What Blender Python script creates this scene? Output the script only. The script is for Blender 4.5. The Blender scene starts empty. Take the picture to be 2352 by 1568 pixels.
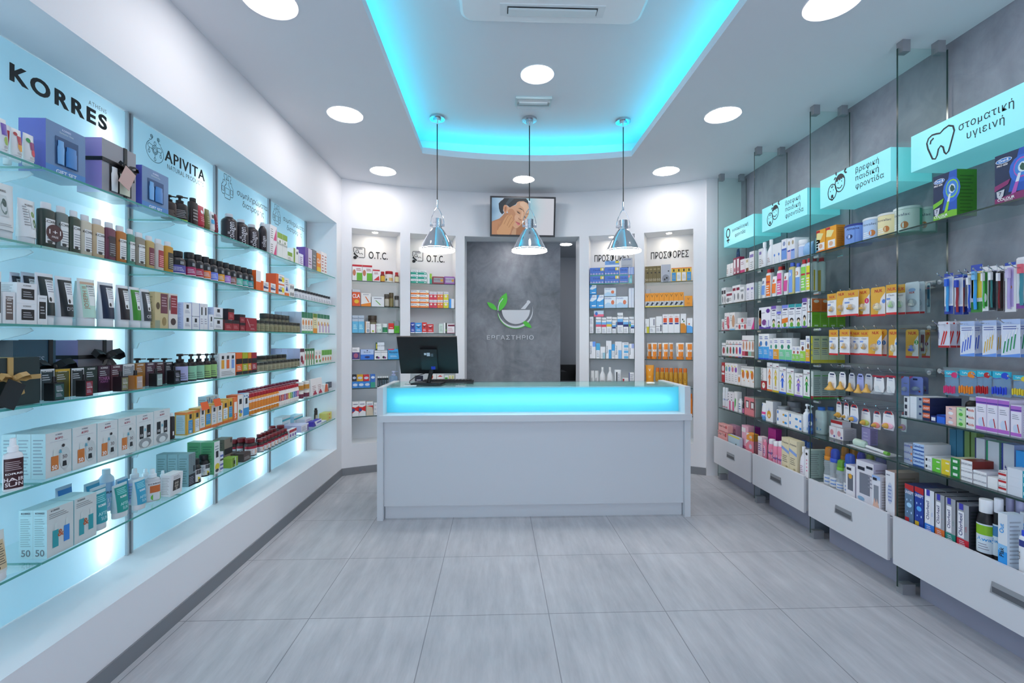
import bpy, math, random
from mathutils import Vector
random.seed(7)
SC = bpy.context.scene
COL = SC.collection
PI = math.pi
# ---- camera numbers (pixels of the 2352x1568 photograph) used to read positions off the shelves
F, CX, HY, CH = 1040.0, 1176.0, 778.0, 1.4
YAW = math.atan(36 / 1040.0)
SA, CA = math.sin(YAW), math.cos(YAW)


def ray(u):
    xc = (u - CX) / F
    return SA + xc * CA, CA - xc * SA


class Plane:
    """A vertical shelf plane: p = point, d = direction to the viewer's right along it; local y points away from the viewer."""
    def __init__(s, p, d):
        s.p = Vector((p[0], p[1])); s.d = Vector(d).normalized(); s.n = Vector((-s.d.y, s.d.x))
        s.rz = math.atan2(s.d.y, s.d.x)

    def hit(s, u, off=0.0):
        r = Vector(ray(u)); q = s.p + s.n * off
        t = q.dot(s.n) / r.dot(s.n)
        return (r * t - s.p).dot(s.d), t

    def z(s, u, v, off=0.0):
        return CH - (v - HY) / F * s.hit(u, off)[1]

    def at(s, a, off, z):
        q = s.p + s.d * a + s.n * off
        return Vector((q.x, q.y, z))


# ---- materials
MATS = {}


def lin(c):
    return c / 12.92 if c <= 0.04045 else ((c + 0.055) / 1.055) ** 2.4


def rgb(h):
    if len(h) == 3:
        h = ''.join(c * 2 for c in h)
    return tuple(lin(int(h[i:i + 2], 16) / 255) for i in (0, 2, 4)) + (1,)


def newmat(name):
    m = bpy.data.materials.new(name); m.use_nodes = True
    nt = m.node_tree; nt.nodes.clear()
    out = nt.nodes.new('ShaderNodeOutputMaterial')
    MATS[name] = m
    return m, nt, out


def node(nt, kind, **kw):
    n = nt.nodes.new('ShaderNode' + kind)
    for k, v in kw.items():
        n.inputs[k.replace('_', ' ')].default_value = v
    return n


def M(key):
    if not isinstance(key, str):
        return key
    if key in MATS:
        return MATS[key]
    m, nt, out = newmat(key)
    b = node(nt, 'BsdfPrincipled', Base_Color=rgb(key), Roughness=0.42)
    nt.links.new(b.outputs[0], out.inputs[0])
    return m


def pmat(name, col, rough=0.5, metal=0.0, spec=0.5):
    m, nt, out = newmat(name)
    b = node(nt, 'BsdfPrincipled', Base_Color=rgb(col), Roughness=rough, Metallic=metal)
    b.inputs['Specular IOR Level'].default_value = spec
    nt.links.new(b.outputs[0], out.inputs[0])
    return m


def emat(name, col, e, base=None):
    m, nt, out = newmat(name)
    b = node(nt, 'BsdfPrincipled', Base_Color=rgb(base or col), Roughness=0.3)
    b.inputs['Emission Color'].default_value = rgb(col)
    b.inputs['Emission Strength'].default_value = e
    nt.links.new(b.outputs[0], out.inputs[0])
    return m


def glassmat(name, tint, ior=1.45, rough=0.0, boost=1.0):
    m, nt, out = newmat(name)
    tr = node(nt, 'BsdfTransparent', Color=tint)
    gl = node(nt, 'BsdfGlossy', Color=(1, 1, 1, 1), Roughness=rough)
    lw = node(nt, "LayerWeight", Blend=.5); pw = nt.nodes.new("ShaderNodeMath"); pw.operation = "POWER"; pw.inputs[1].default_value = 4.5; nt.links.new(lw.outputs["Facing"], pw.inputs[0])
    fr = nt.nodes.new("ShaderNodeMath"); fr.operation = "MULTIPLY_ADD"; fr.inputs[1].default_value = .62; fr.inputs[2].default_value = .03 if ior < 1.48 else .05; nt.links.new(pw.outputs[0], fr.inputs[0])
    mx = nt.nodes.new('ShaderNodeMixShader')
    if boost != 1.0:
        mu = nt.nodes.new('ShaderNodeMath'); mu.operation = 'MULTIPLY'; mu.use_clamp = True
        mu.inputs[1].default_value = boost
        nt.links.new(fr.outputs[0], mu.inputs[0]); nt.links.new(mu.outputs[0], mx.inputs[0])
    else:
        nt.links.new(fr.outputs[0], mx.inputs[0])
    nt.links.new(tr.outputs[0], mx.inputs[1]); nt.links.new(gl.outputs[0], mx.inputs[2])
    nt.links.new(mx.outputs[0], out.inputs[0])
    return m


def clearmat(name, col, alpha, rough=0.15):
    """coloured clear plastic: part see-through, part glossy body"""
    m, nt, out = newmat(name)
    tr = node(nt, 'BsdfTransparent', Color=(1, 1, 1, 1))
    b = node(nt, 'BsdfPrincipled', Base_Color=rgb(col), Roughness=rough)
    mx = node(nt, 'MixShader', Fac=alpha)
    nt.links.new(tr.outputs[0], mx.inputs[1]); nt.links.new(b.outputs[0], mx.inputs[2])
    nt.links.new(mx.outputs[0], out.inputs[0])
    return m


def litmat(name, col, e, trans, diff=0.35):
    """opal sheet lit from behind: passes light through, glows a little by itself"""
    m, nt, out = newmat(name)
    t = node(nt, 'BsdfTranslucent', Color=rgb(trans))
    d = node(nt, 'BsdfPrincipled', Base_Color=rgb(col), Roughness=0.25)
    d.inputs['Emission Color'].default_value = rgb(col)
    d.inputs['Emission Strength'].default_value = e
    mx = node(nt, 'MixShader', Fac=diff)
    nt.links.new(t.outputs[0], mx.inputs[1]); nt.links.new(d.outputs[0], mx.inputs[2])
    nt.links.new(mx.outputs[0], out.inputs[0])
    return m


# ---- mesh builder
class MB:
    def __init__(s):
        s.v = []; s.f = []; s.m = []; s.s = []; s.mats = []

    def mi(s, m):
        m = M(m)
        if m not in s.mats:
            s.mats.append(m)
        return s.mats.index(m)

    def add(s, pts, faces, mat, smooth=False):
        b = len(s.v); s.v.extend(tuple(p) for p in pts)
        k = s.mi(mat)
        for f in faces:
            s.f.append(tuple(b + i for i in f)); s.m.append(k); s.s.append(smooth)
        return b

    def quad(s, pts, mat):
        s.add(pts, [tuple(range(len(pts)))], mat)

    def box(s, x0, x1, y0, y1, z0, z1, mat, side=None, top=None, front=None):
        p = [(x0, y0, z0), (x1, y0, z0), (x1, y1, z0), (x0, y1, z0), (x0, y0, z1), (x1, y0, z1), (x1, y1, z1), (x0, y1, z1)]
        b = s.add(p, [(0, 3, 2, 1), (2, 3, 7, 6)], mat)
        for f, mm in (((0, 1, 5, 4), front or mat), ((1, 2, 6, 5), side or mat), ((3, 0, 4, 7), side or mat), ((4, 5, 6, 7), top or mat)):
            s.f.append(tuple(b + i for i in f)); s.m.append(s.mi(mm)); s.s.append(False)

    def lathe(s, prof, w, d, h, mat, cx=0.0, cy=0.0, z0=0.0, seg=20, ex=2.0, close=True):
        pts = []
        for r, z in prof:
            for k in range(seg):
                a = 2 * PI * k / seg
                c, sn = math.cos(a), math.sin(a)
                if ex != 2.0:
                    c = math.copysign(abs(c) ** (2 / ex), c); sn = math.copysign(abs(sn) ** (2 / ex), sn)
                pts.append((cx + r * w / 2 * c, cy + r * d / 2 * sn, z0 + z * h))
        fs = []
        n = len(prof)
        for i in range(n - 1):
            for k in range(seg):
                k2 = (k + 1) % seg
                fs.append((i * seg + k, i * seg + k2, (i + 1) * seg + k2, (i + 1) * seg + k))
        if close:
            fs.append(tuple(reversed(range(seg)))); fs.append(tuple((n - 1) * seg + k for k in range(seg)))
        s.add(pts, fs, mat, True)

    def prism(s, poly, y0, y1, mat, fn=None):
        """poly of (x, z) extruded from y0 to y1"""
        fn = fn or (lambda x, y, z: (x, y, z))
        n = len(poly)
        pts = [fn(x, y0, z) for x, z in poly] + [fn(x, y1, z) for x, z in poly]
        fs = [tuple(range(n)), tuple(reversed(range(n, 2 * n)))] + [(i, i + n, (i + 1) % n + n, (i + 1) % n) for i in range(n)]
        s.add(pts, fs, mat)

    def tube(s, path, r, mat, seg=8):
        P = [Vector(p) for p in path]
        pts = []
        for i, p in enumerate(P):
            t = (P[min(i + 1, len(P) - 1)] - P[max(i - 1, 0)]).normalized()
            a = Vector((0, 0, 1)) if abs(t.z) < 0.9 else Vector((1, 0, 0))
            u = t.cross(a).normalized(); w = t.cross(u)
            for k in range(seg):
                q = 2 * PI * k / seg
                pts.append(p + u * (r * math.cos(q)) + w * (r * math.sin(q)))
        n = len(P)
        fs = [(i * seg + k, i * seg + (k + 1) % seg, (i + 1) * seg + (k + 1) % seg, (i + 1) * seg + k) for i in range(n - 1) for k in range(seg)]
        fs += [tuple(reversed(range(seg))), tuple((n - 1) * seg + k for k in range(seg))]
        s.add(pts, fs, mat, True)

    def build(s, name, parent=None, loc=None, rz=0.0):
        me = bpy.data.meshes.new(name)
        me.from_pydata(s.v, [], s.f)
        for m in s.mats:
            me.materials.append(m)
        me.polygons.foreach_set('material_index', s.m)
        me.polygons.foreach_set('use_smooth', s.s)
        if any(s.s):
            me.set_sharp_from_angle(angle=math.radians(38))
        me.update()
        o = bpy.data.objects.new(name, me); COL.objects.link(o)
        if parent is not None:
            o.parent = parent
        if loc is not None:
            o.location = loc
        if rz:
            o.rotation_euler = (0, 0, rz)
        return o


def empty(name, loc=(0, 0, 0), rz=0.0):
    o = bpy.data.objects.new(name, None); COL.objects.link(o)
    o.location = loc; o.rotation_euler = (0, 0, rz); o.empty_display_size = 0.05
    return o


def tag(o, label, cat, group=None):
    o['label'] = label; o['category'] = cat
    if group:
        o['group'] = group
    return o


def struct(mb, name, parent=None):
    o = mb.build(name, parent)
    o['kind'] = 'structure'
    return o


def copy_tree(o, parent=None):
    c = o.copy(); COL.objects.link(c)
    if parent is not None:
        c.parent = parent
    for ch in o.children:
        copy_tree(ch, c)
    return c


# ---- lettering: glyph outlines of the built-in font, capital height = 1
TXT = {}


def text2d(body, bold=0.0, sp=1.0):
    k = (body, bold, sp)
    if k not in TXT:
        c = bpy.data.curves.new('t', 'FONT'); c.body = body.replace('π', 'п'); c.resolution_u = 4 if len(body) < 8 and bold else 2; c.offset = bold; c.space_character = sp
        o = bpy.data.objects.new('t', c); COL.objects.link(o)
        me = bpy.data.meshes.new_from_object(o.evaluated_get(bpy.context.evaluated_depsgraph_get()))
        bpy.data.objects.remove(o); bpy.data.curves.remove(c)
        vs = [(v.co.x / 0.682, v.co.y / 0.682) for v in me.vertices]
        fs = [tuple(p.vertices) for p in me.polygons]
        bpy.data.meshes.remove(me)
        x0 = min(x for x, y in vs); x1 = max(x for x, y in vs)
        TXT[k] = ([(x - x0, y) for x, y in vs], fs, x1 - x0)
    return TXT[k]


def ell(x, y, rx, ry, n=18):
    return [(x + rx * math.cos(2 * PI * i / n), y + ry * math.sin(2 * PI * i / n)) for i in range(n)]


def leafpoly(a, b, bulge1, bulge2, n=8):
    """leaf between tips a and b with two quadratic sides"""
    a = Vector(a); b = Vector(b); d = b - a; nn = Vector((-d.y, d.x))
    out = []
    for i in range(n):
        t = i / n
        out.append(a + d * t + nn * (bulge1 * 4 * t * (1 - t) / 2))
    for i in range(n):
        t = 1 - i / n
        out.append(a + d * t - nn * (bulge2 * 4 * t * (1 - t) / 2))
    return [(p.x, p.y) for p in out]


def stroke(path, w, closed=False):
    """quads of a line of width w along 2-d points -> list of quads"""
    P = [Vector(p) for p in path]
    n = len(P)
    L = []; R = []
    for i in range(n):
        if closed:
            t = P[(i + 1) % n] - P[i - 1]
        else:
            t = P[min(i + 1, n - 1)] - P[max(i - 1, 0)]
        t = t.normalized(); q = Vector((-t.y, t.x)) * (w / 2)
        L.append(P[i] + q); R.append(P[i] - q)
    m = n if closed else n - 1
    return [[tuple(L[i]), tuple(R[i]), tuple(R[(i + 1) % n]), tuple(L[(i + 1) % n])] for i in range(m)]


def deco(mb, dec, surf, W, H, acc, curved=False, lift=0.0004):
    """flat printing on a face: surf(fx, fy, off) maps face fractions to a point"""
    off = lift
    for cmd in dec.split('|'):
        q = cmd.split()
        if not q:
            continue
        off += 0.00012
        def C(c):
            return acc if c == 'A' else c
        def rect(x0, y0, x1, y1, c):
            n = max(1, math.ceil(abs(x1 - x0) * 9)) if curved else 1
            ny = max(1, math.ceil(abs(y1 - y0) * 9)) if curved == 2 else 1
            pts = [surf(x0 + (x1 - x0) * i / n, y0 + (y1 - y0) * j / ny, off) for i in range(n + 1) for j in range(ny + 1)]
            q_ = ny + 1
            mb.add(pts, [(q_ * i + j, q_ * (i + 1) + j, q_ * (i + 1) + j + 1, q_ * i + j + 1) for i in range(n) for j in range(ny)], C(c), bool(curved))
        k = q[0]
        if k == 'b':
            rect(0, float(q[1]), 1, float(q[2]), q[3])
        elif k == 'r':
            rect(*[float(a) for a in q[1:5]], q[5])
        elif k == 'o':
            x, y, rx, ry = [float(a) for a in q[1:5]]
            pts = [surf(a, b, off) for a, b in ell(x, y, rx, ry, 14)]
            mb.quad(pts, C(q[5]))
        elif k == 'c':                      # true circle, radius in units of width
            x, y, r = [float(a) for a in q[1:4]]
            mb.quad([surf(a, b, off) for a, b in ell(x, y, r, r * W / H, 18)], C(q[4]))
        elif k == 'l':
            x0, y0, x1, y1 = [float(a) for a in q[1:5]]; n = int(q[5])
            st = (y1 - y0) / n
            for i in range(n):
                e = x1 - (x1 - x0) * 0.28 * ((i * 37) % 5) / 5
                rect(x0, y0 + st * (i + 0.25), e, y0 + st * (i + 0.62), q[6])
        elif k == 'p':
            xs = [float(a) for a in q[2:]]
            mb.quad([surf(xs[i], xs[i + 1], off) for i in range(0, len(xs), 2)], C(q[1]))
        elif k in 'tvTV':
            x, y, h = [float(a) for a in q[1:4]]
            vs, fs, tw = text2d(' '.join(q[5:]), 0.018 if k in 'TV' else 0.0)
            if k in 'tT':
                hh = h * H
                sx = hh * min(1.0, 0.94 * W / max(tw * hh, 1e-6))
                hh = min(hh, sx * 1.7)
                pts = [surf(x + (a - tw / 2) * sx / W, y + b * hh / H, off) for a, b in vs]
            else:
                hh = h * W
                sx = hh * min(1.0, 0.94 * H / max(tw * hh, 1e-6))
                hh = min(hh, sx * 1.7)
                ex_ = .0026 if curved else 0
                pts = [surf(x - b * hh / W, y + (a - tw / 2) * sx / H, off + ex_) for a, b in vs]
            mb.add(pts, fs, C(q[4]))


def plate_text(mb, body, x0, x1, z0, h, mat, bold=0.0, sp=1.0, y=-0.001, depth=0.0):
    """lettering in local x/z plane, fitted to x0..x1"""
    vs, fs, tw = text2d(body, bold, sp)
    sx = (x1 - x0) / tw
    if depth:
        n = len(vs)
        pts = [(x0 + a * sx, y, z0 + b * h) for a, b in vs] + [(x0 + a * sx, y + depth, z0 + b * h) for a, b in vs]
        cnt = {}
        for f in fs:
            for i in range(len(f)):
                e = (f[i], f[(i + 1) % len(f)])
                cnt[frozenset(e)] = cnt.get(frozenset(e), []) + [e]
        side = [(e[0][1], e[0][0], e[0][0] + n, e[0][1] + n) for e in cnt.values() if len(e) == 1]
        mb.add(pts, list(fs) + side, mat)
    else:
        mb.add([(x0 + a * sx, y, z0 + b * h) for a, b in vs], fs, mat)


# ---- labels of the countable stock: made unique at the end
THINGS = []
ORD = 'first second third fourth fifth sixth seventh eighth ninth tenth eleventh twelfth thirteenth fourteenth fifteenth sixteenth seventeenth eighteenth nineteenth twentieth'.split()


def ordinal(i):
    if i < 20:
        return ORD[i]
    return 'twenty-' + ORD[i - 20] if i < 29 else ('thirtieth' if i == 29 else 'thirty-' + ORD[i - 30])


def finish_labels():
    by = {}
    for t in THINGS:
        by.setdefault((t['desc'].lower(), t['phrase']), []).append(t)
    for (d, ph), ts in by.items():
        ts.sort(key=lambda t: t['key'])
        for i, t in enumerate(ts):
            lab = t['desc']
            if len(ts) > 1:
                lab += ', ' + ordinal(i) + ' ' + t['from']
            o = t['o']
            o['label'] = lab + ', ' + ph
            o['category'] = t['cat']
            if len(ts) > 1:
                o['group'] = d + ' row, ' + ph
# ---- stock on the shelves: one builder per kind of package. Local frame: front at y = 0, x centred, base z = 0
def put(o, name):
    return o


BODY = {
    'gel': ([(.93, 0), (1, .02), (1, .80), (.95, .835), (.62, .86)], [(.64, .86), (.66, .875), (.66, .985), (.62, 1)], (.06, .78), .55, 3.0),
    'vit': ([(.94, 0), (1, .03), (1, .60), (.86, .71), (.62, .77)], [(.72, .77), (.74, .79), (.74, .985), (.70, 1)], (.07, .58), 1, 2.0),
    'coll': ([(.95, 0), (1, .02), (1, .70), (.92, .78), (.55, .86), (.42, .88)], [(.50, .88), (.52, .89), (.50, .99), (.46, 1)], (.03, .70), 1, 2.0),
    'jar': ([(.94, 0), (1, .04), (1, .66), (.90, .74)], [(.97, .74), (1, .76), (1, .98), (.95, 1)], (.08, .62), 1, 2.0),
    'can': ([(.98, 0), (1, .02), (1, .90), (.98, .92)], [(1.03, .90), (1.03, .985), (.98, 1)], (.03, .89), 1, 2.0),
    'juice': ([(.92, 0), (.98, .03), (.98, .12), (.92, .16), (1, .24), (1, .70), (.88, .78), (.70, .82)], [(.86, .82), (.90, .83), (.90, .985), (.84, 1)], (.18, .70), 1, 2.0),
    'wbot': ([(.90, 0), (1, .05), (1, .42), (.84, .60), (.42, .74), (.36, .80)], [(.40, .80), (.40, .99), (.36, 1)], (.08, .40), .7, 2.4),
    'vial': ([(.95, 0), (1, .04), (1, .64), (.82, .72), (.62, .75)], [(.78, .75), (.80, .77), (.80, .98), (.74, 1)], (.08, .60), 1, 2.0),
    'spray': ([(.93, 0), (1, .03), (1, .64), (.9, .70), (.5, .74)], [(.56, .74), (.56, .84), (.36, .86), (.32, .985), (.26, 1)], (.05, .62), .62, 2.8),
    'aero': ([(.95, 0), (1, .02), (1, .68), (.86, .77), (.80, .79)], [(.82, .79), (.84, .81), (.82, .98), (.72, 1)], (.04, .66), 1, 2.0),
    'tall': ([(.95, 0), (1, .02), (1, .80), (.92, .85), (.5, .88)], [(.56, .88), (.56, .99), (.5, 1)], (.06, .78), .6, 2.8),
    'pump': ([(.94, 0), (1, .02), (1, .60), (.90, .67), (.48, .72)], None, (.06, .56), .8, 2.3),
    'stick': ([(1, 0), (1, .86)], [(.9, .86), (.9, 1)], (.06, .80), 1, 2.0),
    'baby': ([(.86, 0), (1, .04), (1, .30), (.84, .42), (1, .54), (.96, .62), (.78, .66)], [(.86, .66), (.88, .74), (.84, .76), (.80, .93), (.62, .985), (.3, 1)], (.05, .28), 1, 2.0),
}
NAMES = {'gel': 'gel_bottle', 'vit': 'vitamin_bottle', 'coll': 'drink_bottle', 'jar': 'supplement_jar', 'can': 'milk_powder_can', 'juice': 'effervescent_bottle',
         'wbot': 'lotion_bottle', 'vial': 'vial', 'spray': 'spray_bottle', 'aero': 'aerosol_can', 'tall': 'shampoo_bottle', 'pump': 'pump_bottle', 'stick': 'lip_stick',
         'baby': 'baby_bottle', 'tube': 'cream_tube', 'card': 'hanging_blister_card', 'bag': 'hanging_brush_bag', 'pouch': 'pouch', 'perf': 'perfume_tester', 'soap': 'soap_bar', 'window': 'window_carton',
         'brush': 'hanging_toothbrush_pack', 'case': 'hanging_interdental_pack', 'nipple': 'hanging_nipple_pack', 'paci': 'hanging_pacifier_pack'}
CATS = {'gel': 'bottle', 'vit': 'bottle', 'coll': 'bottle', 'jar': 'jar', 'can': 'can', 'juice': 'bottle', 'wbot': 'bottle', 'vial': 'vial', 'spray': 'bottle', 'aero': 'can',
        'tall': 'bottle', 'pump': 'bottle', 'stick': 'stick', 'baby': 'baby bottle', 'tube': 'tube', 'card': 'package', 'bag': 'bag', 'pouch': 'pouch', 'perf': 'perfume', 'soap': 'soap',
        'window': 'box', 'box': 'box', 'brush': 'toothbrush', 'case': 'case', 'nipple': 'package', 'paci': 'package'}


def make(kind, w, d, h, col, acc, dec, cap, side, name, sdec=''):
    name = name or NAMES.get(kind, 'carton')
    if kind in ('box', 'window', 'soap'):
        b = MB()
        b.box(-w / 2, w / 2, 0, d, 0, h, col, side=side or col, top=cap or side or col)
        o = b.build(name)
        if kind == 'window':
            p = MB(); x0, x1, z0, z1 = -w * .30, w * .30, h * .22, h * .72
            p.quad([(x0, -.0006, z0), (x1, -.0006, z0), (x1, -.0006, z1), (x0, -.0006, z1)], acc)
            p.build('display_window', o)
        if dec:
            p = MB()
            deco(p, dec, lambda x, y, e: ((x - .5) * w, -e - (.0006 if kind == 'window' else 0), y * h), w, h, acc)
            p.build('front_print', o)
        if sdec:
            sg = CUR.get('near', 0); p = MB()
            if sg:
                deco(p, sdec, lambda x, y, e: (sg * (w / 2 + e), (x if sg > 0 else 1 - x) * d, y * h), d, h, acc)
                p.build('side_print', o)
        return o
    if kind in BODY:
        prof, cp, (z0, z1), dr, ex = BODY[kind]
        dd = min(d, w * dr) if dr < 1 else w
        cy = dd / 2
        b = MB(); b.lathe(prof, w, dd, h, col, 0, cy, ex=ex)
        o = b.build(name)
        c = MB()
        if kind == 'baby':
            c.lathe([(.86, .66), (.90, .67), (.90, .74), (.84, .755)], w, w, h, cap or 'eee', 0, cy, seg=20); c.build('collar', o)
            c = MB(); c.lathe([(.82, .756), (.80, .92), (.66, .975), (.3, 1)], w, w, h, 'cap_' + cap if 'cap_' + cap in MATS else clearmat('cap_' + cap, cap, .6), 0, cy, seg=18); c.build('dome_cap', o)
        elif cp:
            c.lathe(cp, w, dd if dr < 1 and kind not in ('spray', 'tall', 'wbot') else min(w, dd * 1.5), h, cap or 'eee', 0, cy, seg=18)
            c.build('lid' if kind in ('jar', 'can') else 'cap', o)
        else:
            q = cap or '111'
            c.lathe([(.5, .72), (.52, .73), (.52, .81), (.2, .82), (.18, .91), (.42, .92), (.46, .935), (.44, .985), (.38, 1)], w, min(w, dd), h, q, 0, cy, seg=16)
            c.box(0, w * .52, cy - w * .07, cy + w * .07, h * .945, h * .98, q)
            c.build('pump', o)
        if acc or dec:
            p = MB()
            A = 2.3
            def surf(x, y, e):
                a = (x - .5) * A
                sx, cz = math.sin(a), math.cos(a)
                if ex != 2.0:
                    sx = math.copysign(abs(sx) ** (2 / ex), sx); cz = abs(cz) ** (2 / ex)
                return ((w / 2 + e) * sx, cy - (dd / 2 + e) * cz, (z0 + y * (z1 - z0)) * h)
            full = ('b 0 1 A|' if acc else '') + dec
            deco(p, full, surf, w * .9, (z1 - z0) * h, acc, True, .0003)
            p.build('label', o)
        return o
    if kind in ('tube', 'pouch'):
        b = MB(); zc = .17 if kind == 'tube' else 0.0
        sec = []; seg = 20
        for i in range(8):
            t = i / 7
            z = zc + (1 - zc) * min(1, t * 1.06) if i < 7 else 1.0
            hw = w / 2 * (.86 + .14 * t if kind == 'tube' else (.97 + .03 * abs(2 * t - 1)))
            hd = d / 2 * ((1 - t ** 1.6) if kind == 'tube' else max(0.0, math.sin(PI * (t * .8 + .18)))) + .0012
            if i == 7:
                hd = .0012; hw = w / 2
            sec.append((z * h, hw, hd))
        pts = []
        for z, hw, hd in sec:
            pts += [(hw * math.cos(2 * PI * k / seg), d / 2 + hd * math.sin(2 * PI * k / seg), z) for k in range(seg)]
        fs = [(i * seg + k, i * seg + (k + 1) % seg, (i + 1) * seg + (k + 1) % seg, (i + 1) * seg + k) for i in range(7) for k in range(seg)]
        fs += [tuple(reversed(range(seg))), tuple(7 * seg + k for k in range(seg))]
        b.add(pts, fs, col, True)
        o = b.build(name)
        if kind == 'tube':
            c = MB(); c.lathe([(.82, 0), (.86, .01), (.86, zc - .004), (.84, zc)], w, d, h, cap or 'e6e8ea', 0, d / 2)
            c.build('cap', o)
        if dec:
            p = MB(); zb = zc + .01
            def surf(x, y, e):
                z = (zb + y * (.93 - zb)); q = (z - zc) / (1 - zc) * 7 / 1.06
                i = min(6, int(q)); f = q - i
                hw = sec[i][1] * (1 - f) + sec[i + 1][1] * f; hd = sec[i][2] * (1 - f) + sec[i + 1][2] * f
                s = (x - .5) * 1.72
                return (hw * s, d / 2 - hd * math.sqrt(max(0, 1 - s * s)) - e, z * h)
            deco(p, dec, surf, w, h * .75, acc, 2, .0014)
            p.build('front_print', o)
        return o
    if kind == 'perf':
        b = MB(); b.box(-w / 2, w / 2, 0, d, 0, h * .74, col, side=side or col)
        o = b.build(name)
        c = MB(); c.lathe([(1, .74), (1, .78), (.8, .79), (.8, 1)], min(w, d) * .45, min(w, d) * .45, h, cap or '15151a', 0, d / 2, seg=14)
        c.build('cap', o)
        p = MB(); deco(p, 'r .12 .06 .95 .92 A|' + dec, lambda x, y, e: ((x - .5) * w, -e, y * h * .74), w, h * .74, acc)
        p.build('label', o)
        return o
    if kind in ('card', 'brush', 'nipple', 'paci', 'case'):
        b = MB()
        r = min(w * .12, .008)
        pl = [(-w / 2, 0), (w / 2, 0), (w / 2, h - r), (w / 2 - r, h), (-w / 2 + r, h), (-w / 2, h - r)]
        if kind in ('nipple', 'paci'):
            pl = [(-w * .34, h * .1), (w * .34, h * .1), (w * .42, h * .35), (w * .36, h * .85), (w * .2, h), (-w * .2, h), (-w * .36, h * .85), (-w * .42, h * .35)]
        b.prism(pl, 0.0, .0015, col)
        o = b.build(name)
        if dec:
            p = MB(); deco(p, dec, lambda x, y, e: ((x - .5) * w, -e, y * h), w, h, acc); p.build('front_print', o)
        if kind == 'card':
            c = MB()
            c.lathe([(1, 0), (.96, .45), (.7, .8), (.3, 1)], w * .62, h * .26, .016, 'clear_plastic', 0, 0, 0, seg=16)
            c.v = [(x, -z, h * .34 + y) for x, y, z in c.v]
            o2 = c.build('blister', o)
            q = MB(); q.lathe([(.9, 0), (1, .3), (.55, .45), (.5, .8), (.2, 1)], w * .34, w * .34, h * .2, cap or 'latex', 0, -.006, h * .25, seg=14)
            q.build('nipple', o)
        elif kind == 'nipple':
            q = MB(); q.lathe([(1, 0), (1, .12), (.8, .2), (.5, .42), (.34, .6), (.3, .85), (.16, 1)], w * .8, w * .62, h * .46, cap or 'latex', 0, -.014, 0, seg=18)
            q.build('nipple', o)
        elif kind == 'paci':
            q = MB(); q.lathe([(.3, 0), (.9, .2), (1, .5), (.9, .8), (.3, 1)], w * .8, h * .3, .014, acc, 0, 0, 0, seg=18)
            q.v = [(x, -z, h * .3 + y) for x, y, z in q.v]; q.build('shield', o)
            q = MB(); q.lathe([(1, 0), (.9, .5), (.4, 1)], w * .34, w * .34, .022, cap or 'latex', 0, 0, 0, seg=14)
            q.v = [(x, -.012 - z, h * .3 + y) for x, y, z in q.v]; q.build('knob', o)
        elif kind == 'brush':
            q = MB()
            q.tube([(0, -.006, h * .06), (0, -.009, h * .3), (0, -.006, h * .5), (0, -.008, h * .86)], w * .12, acc, 8)
            q.build('brush_handle', o)
            q = MB(); q.box(-w * .16, w * .16, -.018, -.006, h * .68, h * .86, cap or 'f4f6fa'); q.build('bristle', o)
        return o
    if kind == 'bag':
        b = MB(); n = 6
        pts = []; fs = []
        for i in range(n + 1):
            for j in range(n + 1):
                x = (i / n - .5) * w; z = j / n * h
                y = -.010 * math.sin(PI * i / n) * math.sin(PI * min(1, j / n * 1.25)) if j / n < .8 else 0
                pts.append((x, y, z))
        nb = len(pts)
        pts += [(x, .004 - y * .5, z) for x, y, z in pts]
        for i in range(n):
            for j in range(n):
                a = i * (n + 1) + j
                fs.append((a, a + n + 1, a + n + 2, a + 1)); fs.append((nb + a, nb + a + 1, nb + a + n + 2, nb + a + n + 1))
        b.add(pts, fs, col, True)
        o = b.build(name)
        p = MB(); p.box(-w / 2, w / 2, -.002, .005, h * .74, h * 1.0, '2fb6d4')
        deco(p, 'c .72 .83 .22 A|T .32 .86 .07 dff TePe', lambda x, y, e: ((x - .5) * w, -.002 - e, y * h), w, h, acc); p.build('header', o)
        q = MB()
        for k in range(6):
            x = (k / 5 - .5) * w * .74
            q.lathe([(.6, 0), (1, .1), (1, .8), (.5, 1)], w * .11, .008, h * .3, acc, x, -.012, h * .08 + (k % 2) * h * .03, seg=8)
        q.build('brush_print', o)
        return o
    raise ValueError(kind)


CUR = {}


def S(plane, z, dx, phrase, frm, name=None, from_low=True, depth=None, lim=(-99, 99), near=0):
    CUR.update(lim=lim, near=near, plane=plane, z=z, dx=dx, phrase=phrase, frm=frm, name=name, sgn=1 if from_low else -1, depth=depth)


ROWN = ['', 'second-row ', 'third-row ', 'fourth-row ', 'fifth-row ']


TURN = ('vit', 'coll', 'jar', 'can', 'juice', 'vial', 'aero', 'baby', 'pump', 'spray')


def shade(h, k):
    if h in ('clear_amber',):
        return h
    if len(h) == 3:
        h = ''.join(c * 2 for c in h)
    return ''.join('%02x' % int(int(h[i:i + 2], 16) * k // 12 * 12) for i in (0, 2, 4))


def dx_ok(um):
    return um < 560 or um > 1830


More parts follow.
